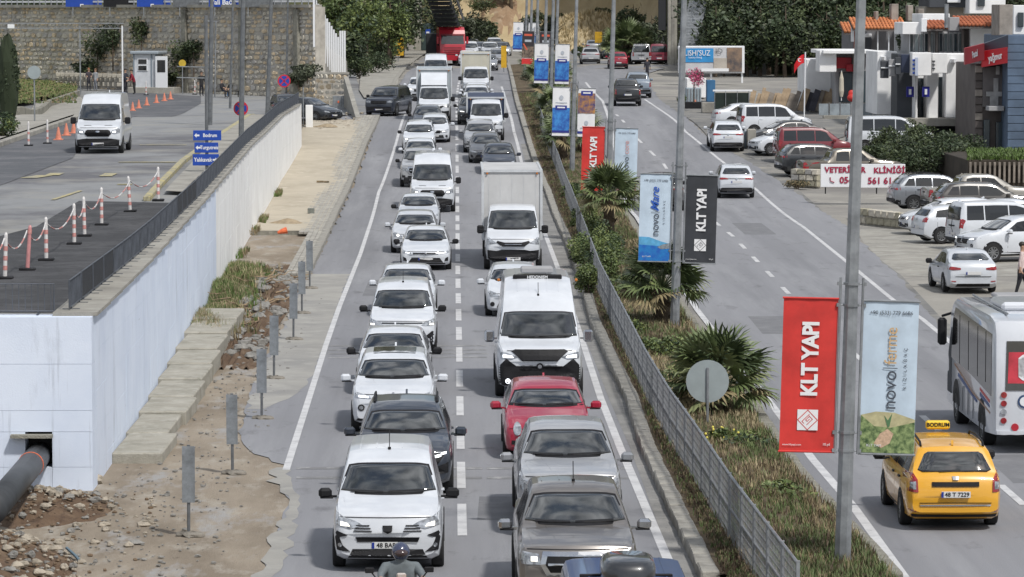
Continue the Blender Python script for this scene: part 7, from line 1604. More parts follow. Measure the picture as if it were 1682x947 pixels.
# low stone walls by the lots, every stone a block
def block_wall(name, P, z0, rows_, sw2, sh2, m_list, label, seed):
    r = empty(name, tuple(P[0]), 0, label, 'wall'); rnd = random.Random(seed); d = P[1]-P[0]; L_ = sqrt(d.x**2+d.y**2); ang = math.atan2(d.y, d.x)
    MB().box((d.x/2, d.y/2+.16, rows_*sh2/2-.05), (L_, .25, rows_*sh2), rz=ang).build('mortar_core', MORT, r)
    for j in range(rows_):
        x = 0
        while x < L_-.15:
            w_ = min(sw2*rnd.uniform(.7, 1.35), L_-x); t = (x+w_/2)/L_; kk = ('bs', name, rnd.randrange(4)); mi = rnd.randrange(len(m_list))
            if kk+(mi,) not in MESH:
                q = MB(); q.bbox((0, 0, 0), (1, .34, 1), .07); q.v = [(a+rnd.uniform(-.04, .04), b+rnd.uniform(-.02, .02), c+rnd.uniform(-.05, .05)) for a, b, c in q.v]; MESH[kk+(mi,)] = q.mesh('stone', m_list[mi])
            o = link('stone', MESH[kk+(mi,)], r, loc=(d.x*t, d.y*t, sh2*(j+.5)), rot=(0, 0, ang)); o.scale = (w_-.05, 1, sh2-.04); x += w_
    return r
PST = mat('pale_block_stone', (.40, .37, .28), .95, var=.35, scale=1.5, bump=.4)
block_wall('low_stone_wall', [gp(1412, 366), gp(1530, 380)], 0, 2, .52, .34, [PST, STN, PST], 'low wall of pale squared stones at the edge of the lower car park', 3)
block_wall('low_stone_wall', [gp(1302, 305), gp(1346, 308)], 0, 3, .42, .3, [STN3, STN, STN3], 'short grey block wall left of the white clinic sign', 4)
p = gp(1470, 352)
r = empty('upper_lot_slab', (p.x, p.y, .0), 0, 'concrete slab edge above the pale stone wall', 'slab'); blk(r, 'slab', 1415, 1530, 352, 358, gp(1470, 368).y+.3, 4.5, CONC)
r = yard('concrete_gatepost', 1228, 1242, 212, 245, .9, CONC, 'square concrete block between the white suv and the red van', 'block'); yard('grey_bin', 1217, 1228, 215, 243, .5, mat('bin_grey', (.14, .17, .20), .5, var=.2, scale=2), 'narrow grey bin standing beside the concrete block', 'bin')
for px, py, dm, m_, lab in ((1247, 248, (.45, .4, .4), [mat('leaf_yellow', (.30, .27, .05), .6), GRN[1], GRN[0]], 'yellow green weed bush at the foot of the concrete block'), (1310, 310, (.9, .5, .35), [OLIVE[0], GM[0], OLIVE[2]], 'dry bush beside the short grey block wall'), (1265, 243, (.6, .5, .3), [OLIVE[1], GM[2], OLIVE[0]], 'pale dry weeds right of the concrete block')):
    p = gp(px, py); shrub((p.x, p.y, p.z), dm, lab, m_, 1000, .08, 8, px % 4)
for i, (px, py, dm) in enumerate(((1480, 300, (1.7, 1.4, 1.3)), (1520, 296, (1.9, 1.3, 1.6)), (1560, 290, (1.8, 1.4, 1.4)), (1495, 276, (1.5, 1.2, 1.5)), (1540, 270, (1.6, 1.2, 1.5)), (1590, 276, (1.3, 1.2, 1.1)), (1440, 262, (1.3, 1.0, .8)), (1455, 240, (1.2, 1, 1.0)), (1505, 252, (1.0, .9, 1.5)), (1580, 250, (1.5, 1.1, 1.0)))):
    d = gp(px, max(py, 312)).y+3+(312-py)*.25; p = at(px, py, d); zz = max(prof(d), p.z-dm[2]*1.2)
    shrub((p.x, d, zz), dm, 'dark juniper like bush, %s of the thicket between the clinic sign and the shops' % ['front left', 'front middle', 'front right', 'left', 'centre', 'right', 'far left', 'upper left', 'upright centre', 'upper right'][i], DARK, 3000, .13, 14, i % 4)
a = empty('grass_bank', (28, 185, 0), 0, 'grassy bank with a dark planked edge right of the thicket', 'bank'); blk(a, 'soil', 1590, 1800, 262, 306, 178, 14, mat('bank_soil', (.05, .04, .03), .95, var=.4, scale=1)); 
for i in range(16): blk(a, 'stake', 1592+i*8, 1596+i*8, 266, 300, 177.8, .1, WD[1], .01)
def fbk(rnd): px = rnd.uniform(1590, 1760); p = at(px, 262, 178+rnd.random()*10); return p.x, p.y, at(1600, 262, 178).z, .9, rnd.choice((1, 1, 2))
tufts('bank_grass', 1500, fbk, [GM[0], MT['weed_green'], MT['leaf_green']], .25, 'bright green grass on top of the dark bank at the right edge', 6, 12, .03)
# ---------------- shop buildings ----------------
TILE = mat('roof_tile', (.42, .13, .06), .8, var=.35, scale=1.5, bump=.3); ORR = mat('orange_roof', (.55, .20, .08), .8, var=.35, scale=1)
RSG = mat('shop_sign_red', (.40, .015, .03), .5, var=.15, scale=1); GLS = mat('shop_glass', (.04, .055, .065), .15, spec=.7, var=.4, scale=.6); GLT = mat('pale_glass', (.20, .24, .25), .2, spec=.7, var=.4, scale=.5)
BRS = mat('brown_slat', (.105, .09, .085), .7, var=.25, scale=1); NVS = mat('navy_slat', (.085, .125, .19), .6, var=.3, scale=.8); STC = mat('stone_cladding', (.30, .27, .24), .9, var=.3, scale=1.5)
def tiles(root, x0, x1, yt, yb, d, dep, m_):
    a, c = at(x0, yb, d), at(x1, yt, d); n = max(3, int((c.x-a.x)/.22)); L0 = root.location; q = MB()
    slope = math.atan2((c.z-a.z), dep)
    for i in range(n):
        x = a.x+(c.x-a.x)*(i+.5)/n
        for k in range(5): y0 = d+dep*k/5; z0 = a.z+(c.z-a.z)*k/5; q.tube([(x-L0.x, y0-L0.y-.04, z0-L0.z+.03), (x-L0.x, y0+dep/5-L0.y, z0+(c.z-a.z)/5-L0.z)], [.12, .095], 6)
    o = q.build('roof_tiles', m_, root, True); o['kind'] = 'stuff'; q = MB(); q.add([(a.x-L0.x, d-L0.y, a.z-L0.z-.08), (c.x-L0.x, d-L0.y, a.z-L0.z-.08), (c.x-L0.x, d+dep-L0.y, c.z-L0.z-.08), (a.x-L0.x, d+dep-L0.y, c.z-L0.z-.08), (a.x-L0.x, d-L0.y, a.z-L0.z-.2), (c.x-L0.x, d-L0.y, a.z-L0.z-.2), (c.x-L0.x, d+dep-L0.y, c.z-L0.z-.2), (a.x-L0.x, d+dep-L0.y, c.z-L0.z-.2)], [(0, 1, 2, 3), (7, 6, 5, 4), (0, 4, 5, 1), (1, 5, 6, 2), (2, 6, 7, 3), (3, 7, 4, 0)]); q.build('roof_deck', BRS, root)
def bld(label, x, y, d, name='shop_building', cat='building'): return empty(name, (at(x, y, d).x, d, prof(d)), 0, label, cat)
r = bld('grey and white shop with red signs and a folded parasol', 1380, 170, 232)
blk(r, 'wall', 1372, 1440, 84, 190, 234, 8, GRY); blk(r, 'side_wall', 1324, 1374, 97, 170, 237, 6, WHT); blk(r, 'white_fascia', 1346, 1374, 83, 118, 232, 2.5, WHT); blk(r, 'roof_slab', 1352, 1440, 82, 88, 231.5, 8, WHT)
blk(r, 'red_sign', 1370, 1399, 94, 112, 233.6, .3, RSG); blk(r, 'lower_red_sign', 1390, 1404, 105, 117, 233.4, .3, RSG); blk(r, 'shopfront', 1378, 1400, 118, 168, 233.8, .3, GLS); blk(r, 'shopfront', 1404, 1424, 116, 168, 233.8, .3, GLS); blk(r, 'red_strip', 1428, 1432, 85, 168, 233.7, .3, RSG); blk(r, 'concrete_pier', 1402, 1412, 86, 116, 233.2, .6, CONC)
p = at(1382, 165, 232); q = empty('folded_parasol', (p.x, p.y, p.z), 0, 'folded cream parasol standing before the grey shop', 'parasol'); MB().tube([(0, 0, 0), (0, 0, 1.9)], .03, 6).build('pole', SIGNW, q); MB().tube([(0, 0, .25), (0, 0, .6), (0, 0, 1.4), (0, 0, 1.85)], [.1, .17, .14, .03], 8).build('canopy', mat('cream_cloth', (.5, .46, .38), .9), q)
p = at(1399, 168, 231); q = empty('red_lounge_chair', (p.x, p.y, p.z), 0, 'bright red rounded chair on the terrace behind the lamp post', 'chair'); MB().ball((0, 0, .3), (.3, .3, .25), 10, 6).build('seat', RED, q, True); MB().ball((0, .15, .55), (.22, .1, .25), 8, 6).build('backrest', RED, q, True)
r = bld('white two storey shop block with sign boxes and glazed upper floor', 1540, 200, 212)
blk(r, 'wall', 1502, 1602, 87, 196, 216, 9, WHT); blk(r, 'left_wall', 1440, 1474, 84, 188, 219, 6, WHT); blk(r, 'dark_entrance', 1473, 1503, 88, 196, 214.5, 3, DGR)
blk(r, 'pier', 1503, 1508, 87, 194, 213, 1.6, WHT); blk(r, 'pier', 1522, 1541, 120, 194, 213.5, 1.6, WHT); blk(r, 'pier', 1553, 1585, 88, 193, 213, 1.5, WHT); blk(r, 'doorway', 1508, 1522, 128, 193, 215.2, .8, GLS); blk(r, 'doorway', 1541, 1553, 126, 193, 215.3, .7, GLS)
blk(r, 'window_strip', 1586, 1589, 127, 190, 215.7, .3, GLS); blk(r, 'window_strip', 1591, 1594, 127, 190, 215.7, .3, GLS); blk(r, 'window_strip', 1596, 1598, 127, 190, 215.7, .3, GLS)
o = blk(r, 'sign_box', 1498, 1530, 86, 124, 211.5, 1.2, WHT); 
for i in range(4): blk(r, 'sign_mark', 1499, 1503, 97+i*7, 100+i*7, 211.4, .1, SIGNB, .01)
blk(r, 'sign_panel', 1503, 1508, 94, 124, 211.3, .15, mat('sign_pale_blue', (.45, .50, .62), .5), .01)
blk(r, 'sign_box', 1531, 1556, 87, 120, 212, 1.3, WHT)
for i in range(3): blk(r, 'sign_mark', 1531, 1536, 99+i*6, 101+i*6, 211.9, .1, DGR, .01)
blk(r, 'ledge', 1472, 1603, 194, 207, 212.2, 2.5, CONC)
for x0 in (1474, 1516, 1597): blk(r, 'lower_column', x0, x0+6, 206, 248, 212.5, .5, CONC)
blk(r, 'lower_shopfront', 1480, 1600, 207, 250, 214.5, .5, DGR)
for i in range(7): blk(r, 'glazing', 1483+i*17, 1496+i*17, 210, 246, 214.3, .2, GLS, .01)
o = empty('shop_signs', (0, 0, 0)); bpy.data.objects.remove(o)
for i, (x0, x1, y0, y1) in enumerate(((1447, 1460, 100, 128), (1460, 1472, 97, 125), (1471, 1480, 94, 122))): blk(r, 'projecting_sign', x0, x1, y0, y1, 213.2-i*.4, .4, DGR if i != 1 else GRY, .02); blk(r, 'sign_bar', x0, x1-1, y0+10, y0+12, 213.1-i*.4, .1, SIGNW, .01)
blk(r, 'navy_sign', 1480, 1497, 89, 119, 212.6, 1.2, mat('sign_navy', (.025, .035, .07), .5), .02)
for x0 in (1489, 1515): blk(r, 'blue_shop_sign', x0, x0+12, 142, 159, 213.6 if x0 < 1500 else 212.6, .2, mat('sign_deep_blue', (.01, .01, .22), .5), .01); blk(r, 'white_glyph', x0+4, x0+8, 146, 155, 213.5 if x0 < 1500 else 212.5, .05, SIGNW, .004)
for px, py, d_ in ((1512, 92, 215), (1562, 96, 212.6), (1590, 100, 215.4), (1447, 92, 218.6)): o = blk(r, 'air_conditioner', px, px+9, py, py+7, d_, .4, SIGNW, .02); blk(r, 'fan_grille', px+1, px+5, py+1, py+6, d_-.04, .05, GRY, .005)
for px in (1503, 1541, 1585): blk(r, 'drain_pipe', px, px+1.4, 90, 192, 212.7, .08, STEEL, .005)
# upper floor
blk(r, 'upper_wall', 1492, 1583, 50, 88, 219, 7, GRY)
for i in range(11): 
    x0 = 1494+i*8; f = blk(r, 'upper_window', x0, x0+7, 53, 86, 218.6, .3, SIGNW, .01); Z = f.location; blk(r, 'pane', x0+1.2, x0+6, 55, 84, 218.5, .1, GLT if i % 3 else GLS, .005)
for x0 in (1525, 1537, 1580): blk(r, 'dark_post', x0, x0+4, 45, 90, 217.6, .4, BRS)
blk(r, 'upper_sign', 1513, 1523, 30, 52, 217, .5, SIGNW); blk(r, 'flat_roof', 1482, 1513, 36, 56, 217.4, 4, WHT); tiles(r, 1522, 1560, 34, 45, 217, 3, TILE); tiles(r, 1576, 1653, 27, 41, 216, 3.5, TILE)
blk(r, 'upper_white_wall', 1594, 1653, 40, 92, 217.5, 6, WHT); blk(r, 'dark_gap', 1580, 1594, 42, 92, 218.2, 5, BRS); blk(r, 'roof_box', 1559, 1576, 28, 50, 216.5, 1.5, GRY); blk(r, 'roof_wall', 1515, 1560, 22, 36, 222, 5, WHT)
o = MB(); c = at(1551, 20, 217); o.tube([(c.x-r.location.x, 4, c.z-r.location.z-.9), (c.x-r.location.x, 4, c.z-r.location.z+.5)], .13, 8); o.build('chimney_pipe', STEEL, r)
r = bld('older tier of houses with orange roofs above the shops', 1430, 40, 246, 'upper_house', 'house')
blk(r, 'wall', 1400, 1496, 50, 86, 250, 7, mat('render_dark_grey', (.16, .16, .17), .85, var=.2, scale=.7)); tiles(r, 1401, 1490, 29, 46, 246, 3, ORR); tiles(r, 1386, 1403, 37, 52, 250, 3, ORR)  # dark grey render on the rear wall under the orange roofs
for px in (1442, 1460, 1470): blk(r, 'pergola_post', px-1, px+1, 46, 86, 246.5, .2, SIGNW, .01)
blk(r, 'pergola_beam', 1426, 1484, 46, 50, 246.4, .2, SIGNW, .01); 
for i in range(14): blk(r, 'rafter_end', 1442+i*4, 1443.6+i*4, 46, 49, 246.1, .3, DGR, .005)
blk(r, 'white_panel', 1421, 1432, 55, 61, 249.8, .2, SIGNW); blk(r, 'dark_opening', 1422, 1432, 62, 84, 249.7, .3, DGR); blk(r, 'white_column', 1470, 1478, 58, 84, 249.5, .4, SIGNW)
for x0, x1, y0, y1 in ((1464, 1476, 6, 34), (1438, 1443, 18, 44), (1508, 1518, 14, 38), (1491, 1500, 8, 34)): blk(r, 'chimney', x0, x1, y0, y1, 248, 1.2, STC)
blk(r, 'red_post', 1403, 1407, 48, 84, 247, .3, mat('rust_red', (.30, .07, .04), .8), .01); blk(r, 'white_sign', 1398, 1403, 45, 68, 246.8, .2, SIGNW, .01)
r = bld('dark brown slatted building with red angled fascia and navy side', 1640, 250, 200)
blk(r, 'wall', 1601, 1655, 104, 252, 203, 8, BRS); 
for i in range(11): blk(r, 'slat', 1602, 1614, 108+i*13, 118.6+i*13, 202.9, .12, STC if i % 3 == 0 else BRS, .01)
blk(r, 'navy_wall', 1653, 1800, 57, 252, 201, 9, NVS)
for i in range(15):
    for k in range(3): blk(r, 'navy_panel', 1655+k*44, 1698+k*44, 60+i*13, 72+i*13, 200.9, .12, NVS, .01)
for i, (x0, x1, yl, yr, hb, m_, d0, d1) in enumerate(((1585, 1617, 79, 71, 27, RSG, 204, 201.5), (1613, 1655, 84, 77, 26, mat('fascia_red', (.50, .02, .03), .5), 202, 200.6), (1617, 1656, 71, 57, 20, mat('fascia_grey', (.07, .085, .11), .6), 202.5, 200.8))):
    a, c = at(x0, yl, d0), at(x1, yr, d1); a2, c2 = at(x0, yl+hb, d0), at(x1, yr+hb, d1); L0 = r.location
    MB().add([tuple(a-L0), tuple(c-L0), tuple(c2-L0), tuple(a2-L0)]+[tuple(v-L0+V((.1, 1.2, 0))) for v in (a, c, c2, a2)], [(0, 3, 2, 1), (4, 5, 6, 7), (0, 1, 5, 4), (1, 2, 6, 5), (2, 3, 7, 6), (3, 0, 4, 7)]).build('fascia', m_, r)
    if i < 2:
        c = (a+c2)/2; t = text_mesh('Pastel' if i == 0 else 'yağmur', .52, SIGNW, bold=.015); o = link('lettering', t, r)
        o.matrix_local = Matrix.Translation(c-L0+V((0, -.12, 0))) @ Matrix.Rotation(math.atan2(d1-d0, (at(x1, yr, d1)-a).x), 4, 'Z') @ Matrix.Rotation(R(90), 4, 'X') @ Matrix.Rotation(R(12), 4, 'Z') @ Matrix.Diagonal((.62, 1, 1, 1))
blk(r, 'grey_print', 1614, 1652, 110, 175, 202.8, .1, mat('wall_print', (.13, .12, .12), .7, var=.3, scale=.7), .01); 
for x0, x1, y0, y1 in ((1626, 1640, 158, 174), (1620, 1646, 150, 158), (1632, 1640, 128, 150), (1636, 1642, 108, 122)): blk(r, 'windmill_print', x0, x1, y0, y1, 202.7, .06, mat('print_pale_grey', (.36, .36, .36), .7, var=.3, scale=2), .005)
blk(r, 'canopy_box', 1624, 1650, 174, 182, 201.6, 1.2, GRY); blk(r, 'doorway', 1616, 1626, 196, 250, 202.6, .4, GLS); blk(r, 'doorway', 1636, 1648, 200, 250, 202.6, .4, GLS)
blk(r, 'stone_pier', 1641, 1664, 7, 58, 204, 3, STC)
r = bld('white house corner with a tall stone chimney at the top right', 1670, 30, 208, 'upper_house', 'house'); blk(r, 'wall', 1664, 1800, 8, 60, 208, 8, WHT); blk(r, 'window', 1672, 1682, 20, 44, 207.8, .3, GLS)
r = bld('dark and white upper villa at the top right', 1590, 10, 262, 'upper_house', 'house'); blk(r, 'dark_wall', 1526, 1594, -30, 12, 262, 6, DGR); blk(r, 'white_wall', 1592, 1652, -30, 22, 260, 6, WHT); blk(r, 'window', 1556, 1578, -4, 4, 261.8, .3, SIGNW); blk(r, 'base_wall', 1520, 1656, 10, 60, 263, 6, mat('render_beige', (.34, .31, .26), .85, var=.3, scale=.6)); blk(r, 'window', 1606, 1618, -4, 10, 259.8, .3, GLS)
for px, d, h, w_, lab in ((1487, 214, 2.8, 1.2, 'dark bushy tree between the white wall and the upper floor'),): p = at(px, 88, d+9); r = empty('shrub', (p.x, p.y, p.z), 0, lab, 'shrub'); link('foliage', crown_mesh('foliage', 1500, (.7, .6, .8), .12, 10, DARK, 1), r, loc=(0, 0, .7)); MB().tube([(0, 0, -.5), (0, 0, .9)], .05, 5).build('stem', BARK, r)
# ---------------- vehicles of their own shape ----------------
def rbox(L, W, z0, z1, b=.08): return MB().bbox((0, L/2, (z0+z1)/2), (W, L, z1-z0), b)
def box_truck(px, d, col, boxcol, bl, top, label, name='box_truck', lit=True, deflector=False, W=2.12, rz=0):
    r, q, H, bv = make_vehicle('cab', col, name, dict(style=dict(lamp=HLIT) if lit else {}, mirror='k', aerial=0))
    bm_ = mat('box_panel_%d' % int(boxcol[0]*100), boxcol, .55, var=.14, scale=.8); EDG = mat('box_edge', (.62, .64, .66), .4, .3, var=.15, scale=2)
    y0 = 2.62
    MB().bbox((0, y0+bl/2, (top+.95)/2), (W-.04, bl, top-.95), .02).build('cargo_box', bm_, r)
    q = MB()
    for sx in (-1, 1):
        q.box((sx*W/2, y0-.01, (top+.95)/2), (.09, .09, top-.9)).box((sx*W/2, y0+bl/2, top-.02), (.08, bl+.02, .08))
    q.box((0, y0-.012, top-.03), (W, .09, .09)).box((0, y0-.012, .98), (W, .09, .09)); q.build('box_frame', EDG, r)
    q = MB(); 
    for i in range(5): q.box((-W*.4+W*.2*i, y0-.004, (top+.95)/2), (.008, .01, top-1.1))
    q.build('panel_seam', EDG, r)
    MB().box((0, y0+bl/2-.3, .72), (1.0, bl+2.0, .25)).build('chassis', BLACK, r)
    if deflector: MB().prism([(1.55, 2.24), (2.55, 2.24), (2.55, min(top-.1, 3.0)), (2.3, min(top-.15, 2.95)), (1.75, 2.55)], -.8, .8, 'x').build('wind_deflector', paint(col), r)
    for sx in (-1, 1): MB().ball((sx*.9, y0-.05, top-.12), .04, 6, 4).build('marker_lamp', AMBER, r)
    H2 = dict(W=2.0, wr=.37); add_wheels(r, None, dict(wr=.37, ax=(.95, 2.62+bl*.72), W=2.04)); 
    for sx in (-1, 1): MB().tube([(sx*.95, .95, 1.35), (sx*1.22, .9, 1.42)], .025, 6).build('mirror_arm', BLACK, r)
    place(r, dict(L=2.62+bl), px, d, 'front', rz); tag(r, label, 'truck'); return r
def semi(px, d, rz):
    r = empty('tractor_truck'); RC = paint((.42, .015, .03)); z0 = .45
    b = MB(); P = [(0, .5), (0, 1.5), (.06, 1.95), (.38, 3.0), (.55, 3.35), (1.0, 3.62), (2.0, 3.66), (2.25, 3.4), (2.25, .9), (1.6, .9), (1.5, .5)]
    b.prism(P, -1.22, 1.22, 'x'); b.build('cab', RC, r); bv = bvh_of(b)
    def fp(n, poly, m, off=.01): patch(poly, 'f', bv, off, .3).build(n, m, r)
    fp('windscreen', [(-1.1, 2.05), (1.1, 2.05), (1.05, 2.85), (-1.05, 2.85)], GLASS); fp('sun_visor', [(-1.12, 2.85), (1.12, 2.85), (1.1, 3.0), (-1.1, 3.0)], mat('visor_dark_red', (.18, .01, .015), .3), .08)
    for i in range(4): fp('grille_bar', [(-.85, 1.05+i*.2), (.85, 1.05+i*.2), (.85, 1.13+i*.2), (-.85, 1.13+i*.2)], mat('grille_dark_red', (.12, .01, .015), .4), .02)
    fp('bumper', [(-1.2, .5), (1.2, .5), (1.2, .9), (-1.2, .9)], RC, .06)
    for sx in (-1, 1): fp('headlight', [(sx*.8, .65), (sx*1.12, .65), (sx*1.12, .85), (sx*.8, .85)], HLAMP, .09); MB().bbox((sx*1.42, .25, 2.4), (.2, .16, .7), .04).build('wing_mirror', RC, r); patch([(.75, 1.9), (1.7, 1.9), (1.7, 2.75), (.95, 2.75)], 'r' if sx > 0 else 'l', bv, .01, .4).build('side_window', GLASSF, r)
    MB().bbox((0, .75, 3.3), (1.7, .06, .22), .02).build('roof_panel', mat('panel_pale_red', (.5, .12, .12), .5), r)
    q = MB(); 
    for x in (-.9, -.3, .3, .9): q.ball((x, .95, 3.72), (.1, .1, .1), 7, 5)
    q.build('roof_lamps', CHROME, r)['kind'] = 'stuff'
    MB().box((0, 4.2, .85), (1.0, 4.6, .3)).build('chassis', BLACK, r); MB().bbox((0, 6.0, 1.6), (2.3, 2.8, .25), .05).build('low_bed', BLACK, r); MB().bbox((0, 3.1, 1.6), (2.2, .5, 1.4), .05).build('equipment_box', RC, r)
    for sx in (-1, 1): MB().bbox((sx*1.02, 2.6, .85), (.4, 1.0, .5), .06).build('fuel_tank', CHROME, r)
    add_wheels(r, None, dict(wr=.5, ax=(1.35, 4.6, 5.9), W=2.45), wd=.3); place(r, dict(L=7), px, d, 'front', rz); tag(r, 'red cab over tractor truck turning behind the white box truck', 'truck')
semi(744, 347, R(9))
def bus(x, d):
    L, W, Hh = 7.4, 2.34, 2.86; r = empty('midibus'); WP = paint((.60, .62, .66))
    P = [(0, .38), (0, 1.2), (.10, 1.45), (.55, 2.5), (.9, 2.72), (1.4, Hh-.03), (6.4, Hh), (7.15, Hh-.08), (7.32, Hh-.35), (7.4, 1.2), (7.38, .42), (6.2, .34), (1.0, .34)]
    b = MB(); n = len(P); Wd = [W/2*.93, W/2*.995, W/2, W/2*.995, W/2*.93]; secs = []
    for x_, k in ((-W/2, .0), (-W/2+.04, .05), (-W/2+.14, .09), (W/2-.14, .09), (W/2-.04, .05), (W/2, 0)):
        cx, cz = L/2, Hh/2+.1; sh = {0: .93, .05: .98, .09: 1.0}[k]
        for y, z in P: b.v.append((x_, cx+(y-cx)*(1-(1-sh)*.5), cz+(z-cz)*(sh if z > cz else 1)))
    for j in range(5):
        for i in range(n): b.f.append((j*n+i, j*n+(i+1) % n, (j+1)*n+(i+1) % n, (j+1)*n+i))
    b.f += [tuple(range(n)), tuple(range(5*n, 6*n))[::-1]]
    b.build('body', WP, r, True, R(32)); bv = bvh_of(b)
    # nose at y=0, tail at y=L. going away: its left side is seen on the left
    for ax in 'rl':
        patch([(.75, 1.42), (4.0, 1.34), (6.9, 1.18), (6.98, 2.5), (1.4, 2.6), (1.0, 2.3)], ax, bv, .008, .5).build('window_band', mat('bus_glass', (.012, .012, .012), .06, spec=.35, var=.5, scale=1.2), r)
        for y in (2.1, 3.5, 4.9, 6.1): patch([(y, 1.40), (y+.025, 1.40), (y+.025, 2.48), (y, 2.48)], ax, bv, .014, .5).build('window_bar', BLACK, r)
        patch([(1.3, 1.30), (4.2, .96), (6.8, .80), (6.8, .835), (4.2, 1.0), (1.3, 1.34)], ax, bv, .012, .5).build('orange_stripe', mat('stripe_orange', (.34, .2, .13), .5), r)
        patch([(1.9, 1.10), (4.8, .82), (4.8, .88), (1.9, 1.17)], ax, bv, .012, .5).build('blue_stripe', mat('stripe_blue', (.06, .10, .25), .5), r)
        patch([(5.3, 1.14), (6.7, 1.02), (6.7, 1.08), (5.3, 1.2)], ax, bv, .012, .5).build('red_stripe', mat('stripe_red', (.5, .08, .08), .5), r)
        patch([(5.3, 1.02), (6.7, .92), (6.7, .98), (5.3, 1.1)], ax, bv, .012, .5).build('blue_stripe', MT['stripe_blue'], r)
        patch([(.12, .6), (.8, .6), (.8, 2.1), (.45, 2.1), (.12, 1.3)], ax, bv, .008, .5).build('door_panel', DGR, r)
        for y in (1.6, 5.6):
            patch([(y+.56*cos(t*pi/10), .45+.56*sin(t*pi/10)) for t in range(11)], ax, bv, .006, .3).build('wheel_arch', BLACK, r)
        for y in (2.6, 3.4, 4.2): patch([(y, .4), (y+.012, .4), (y+.012, .95), (y, .95)], ax, bv, .004, .5).build('hatch_seam', BLACK, r)
        patch([(3.3, 1.0), (4.6, .95), (4.6, 1.05), (3.3, 1.12)], ax, bv, .01, .5)
    def bp(nm, poly, m, off=.01): patch(poly, 'b', bv, off, .3).build(nm, m, r)
    bp('rear_window', [(-.95, 1.35), (.95, 1.35), (.92, 2.38), (-.92, 2.38)], GLASS); bp('flag_print', [(-.9, 1.5), (.9, 1.5), (.88, 2.15), (-.88, 2.15)], mat('print_flag_red', (.5, .04, .06), .4, var=.35, scale=2), .02)
    cp = [( .45+.30*cos(R(a)), 1.83+.30*sin(R(a))) for a in range(40, 321, 20)]+[(.50+.23*cos(R(a)), 1.83+.23*sin(R(a))) for a in range(310, 49, -20)]; bp('crescent', cp, SIGNW, .03)
    for z in (.72, .90, 1.08, 1.26):
        for sx in (-1, 1): bp('round_tail_light', circ((sx*.98, z), .065, 10), TAIL if z != .90 else HLAMP, .02)
    bp('round_emblem', circ((.55, 1.12), .14, 16), mat('emblem_navy', (.03, .06, .14), .5), .014); bp('emblem_centre', circ((.55, 1.12), .10, 14), SIGNW, .02); bp('small_red_emblem', circ((.74, .58), .08, 12), RSG, .014); bp('reflector', [(.86, .44), (1.0, .44), (1.0, .48), (.86, .48)], TAIL, .014)
    bp('rear_bumper', [(-1.12, .36), (1.12, .36), (1.12, .5), (-1.12, .5)], WP, .04); MB().bbox((0, 4.6, Hh+.08), (1.5, 1.7, .2), .07).build('roof_cooler', WP, r); MB().bbox((0, 1.9, Hh+.04), (.8, .8, .1), .03).build('roof_hatch', GRY, r)
    for sx in (-1, 1): MB().tube([(sx*.8, 1.5, Hh+.03), (sx*.8, 6.6, Hh+.03)], .025, 6).build('roof_rail', STEEL, r)
    for sx in (-1, 1): MB().bbox((sx*1.30, .1, 1.95), (.20, .2, .62), .05).tube([(sx*1.1, .4, 2.4), (sx*1.30, .1, 2.3)], .03, 6).build('wing_mirror', BLACK, r)
    add_wheels(r, None, dict(wr=.42, ax=(1.6, 5.6), W=W), wd=.28); place(r, dict(L=L), 0, d, 'rear', 0, 1, None, x); tag(r, 'white midibus with dark windows, coloured stripes and a red flag picture on its rear window', 'bus')
bus(12.42, 75.6)
def scooter(x, y):
    r = empty('scooter', (x, y, 0), R(4), 'dark scooter with small windscreen under the helmeted rider', 'scooter')
    for yy_ in (.0, 1.25): 
        o = link('wheel', wheel_meshes(.27, .12)[0], r, loc=(0, yy_, .27)); link('rim', wheel_meshes(.27, .12)[1], o)
    DP = paint((.03, .035, .04)); MB().prism([(-.12, .45), (.05, .95), (.14, .98), (.16, .35), (.55, .30), (.62, .62), (1.55, .72), (1.5, .45), (.9, .25), (.1, .25)], -.16, .16, 'x').build('bodywork', DP, r)
    MB().bbox((0, .95, .76), (.30, .75, .1), .03).build('seat', BLACK, r); MB().tube([(-.36, .16, 1.02), (0, .06, 1.0), (.36, .16, 1.02)], .018, 6).build('handlebar', BLACK, r)
    MB().prism([(-.05, .98), (.04, 1.12), (.05, 1.12), (-.03, .98)], -.15, .15, 'x').build('windscreen', GLASSF, r); MB().ball((0, -.1, .86), (.1, .07, .07), 10, 6).build('headlight', HLIT, r)
    for sx in (-1, 1): MB().tube([(sx*.25, .12, 1.02), (sx*.40, .05, 1.22)], .01, 5).bbox((sx*.43, .05, 1.25), (.13, .03, .08), .01).build('wing_mirror', BLACK, r)
    pr, k = person((x, y+.80, .24), R(4), 'helmeted rider in a grey jacket on the scooter at the bottom edge', (.13, .15, .16), (.05, .05, .06), 1.75, 'ride', (.04, .05, .10), (.3, .2, .15), cap=True)
    hz = (1.685-.46-.06)*k; hy = (-.12-.01)*k
    MB().ball((0, hy-.085, hz-.01), (.10, .085, .06), 12, 8).build('visor', mat('visor_dark', (.05, .03, .03), .15, spec=.8), pr, True)
    MB().bbox((0, -.25*k, .78), (.14, .04, .22), .02).build('chest_pack', mat('pack_orange', (.45, .20, .06), .7, col2=(.5, .5, .5), scale=3), pr)
scooter(-.80, 52.0)
# ---------------- traffic ----------------
def veh(kind, col, px, d, name, label, cat='car', face='front', rz=0, sc=1, z=None, x=None, group=None, **o):
    o['face'] = face; r, q, H, bv = make_vehicle(kind, col, name, o)
    place(r, q, px, d, face, rz, sc, z, x); tag(r, label, cat, group); return r, q, H, bv
LIT = dict(lamp=HLIT); LED = dict(lamp=HLITW)
SIL = (.34, .35, .37); GREY = (.11, .115, .125); BLK = (.014, .015, .018); NAVY = (.02, .07, .24)
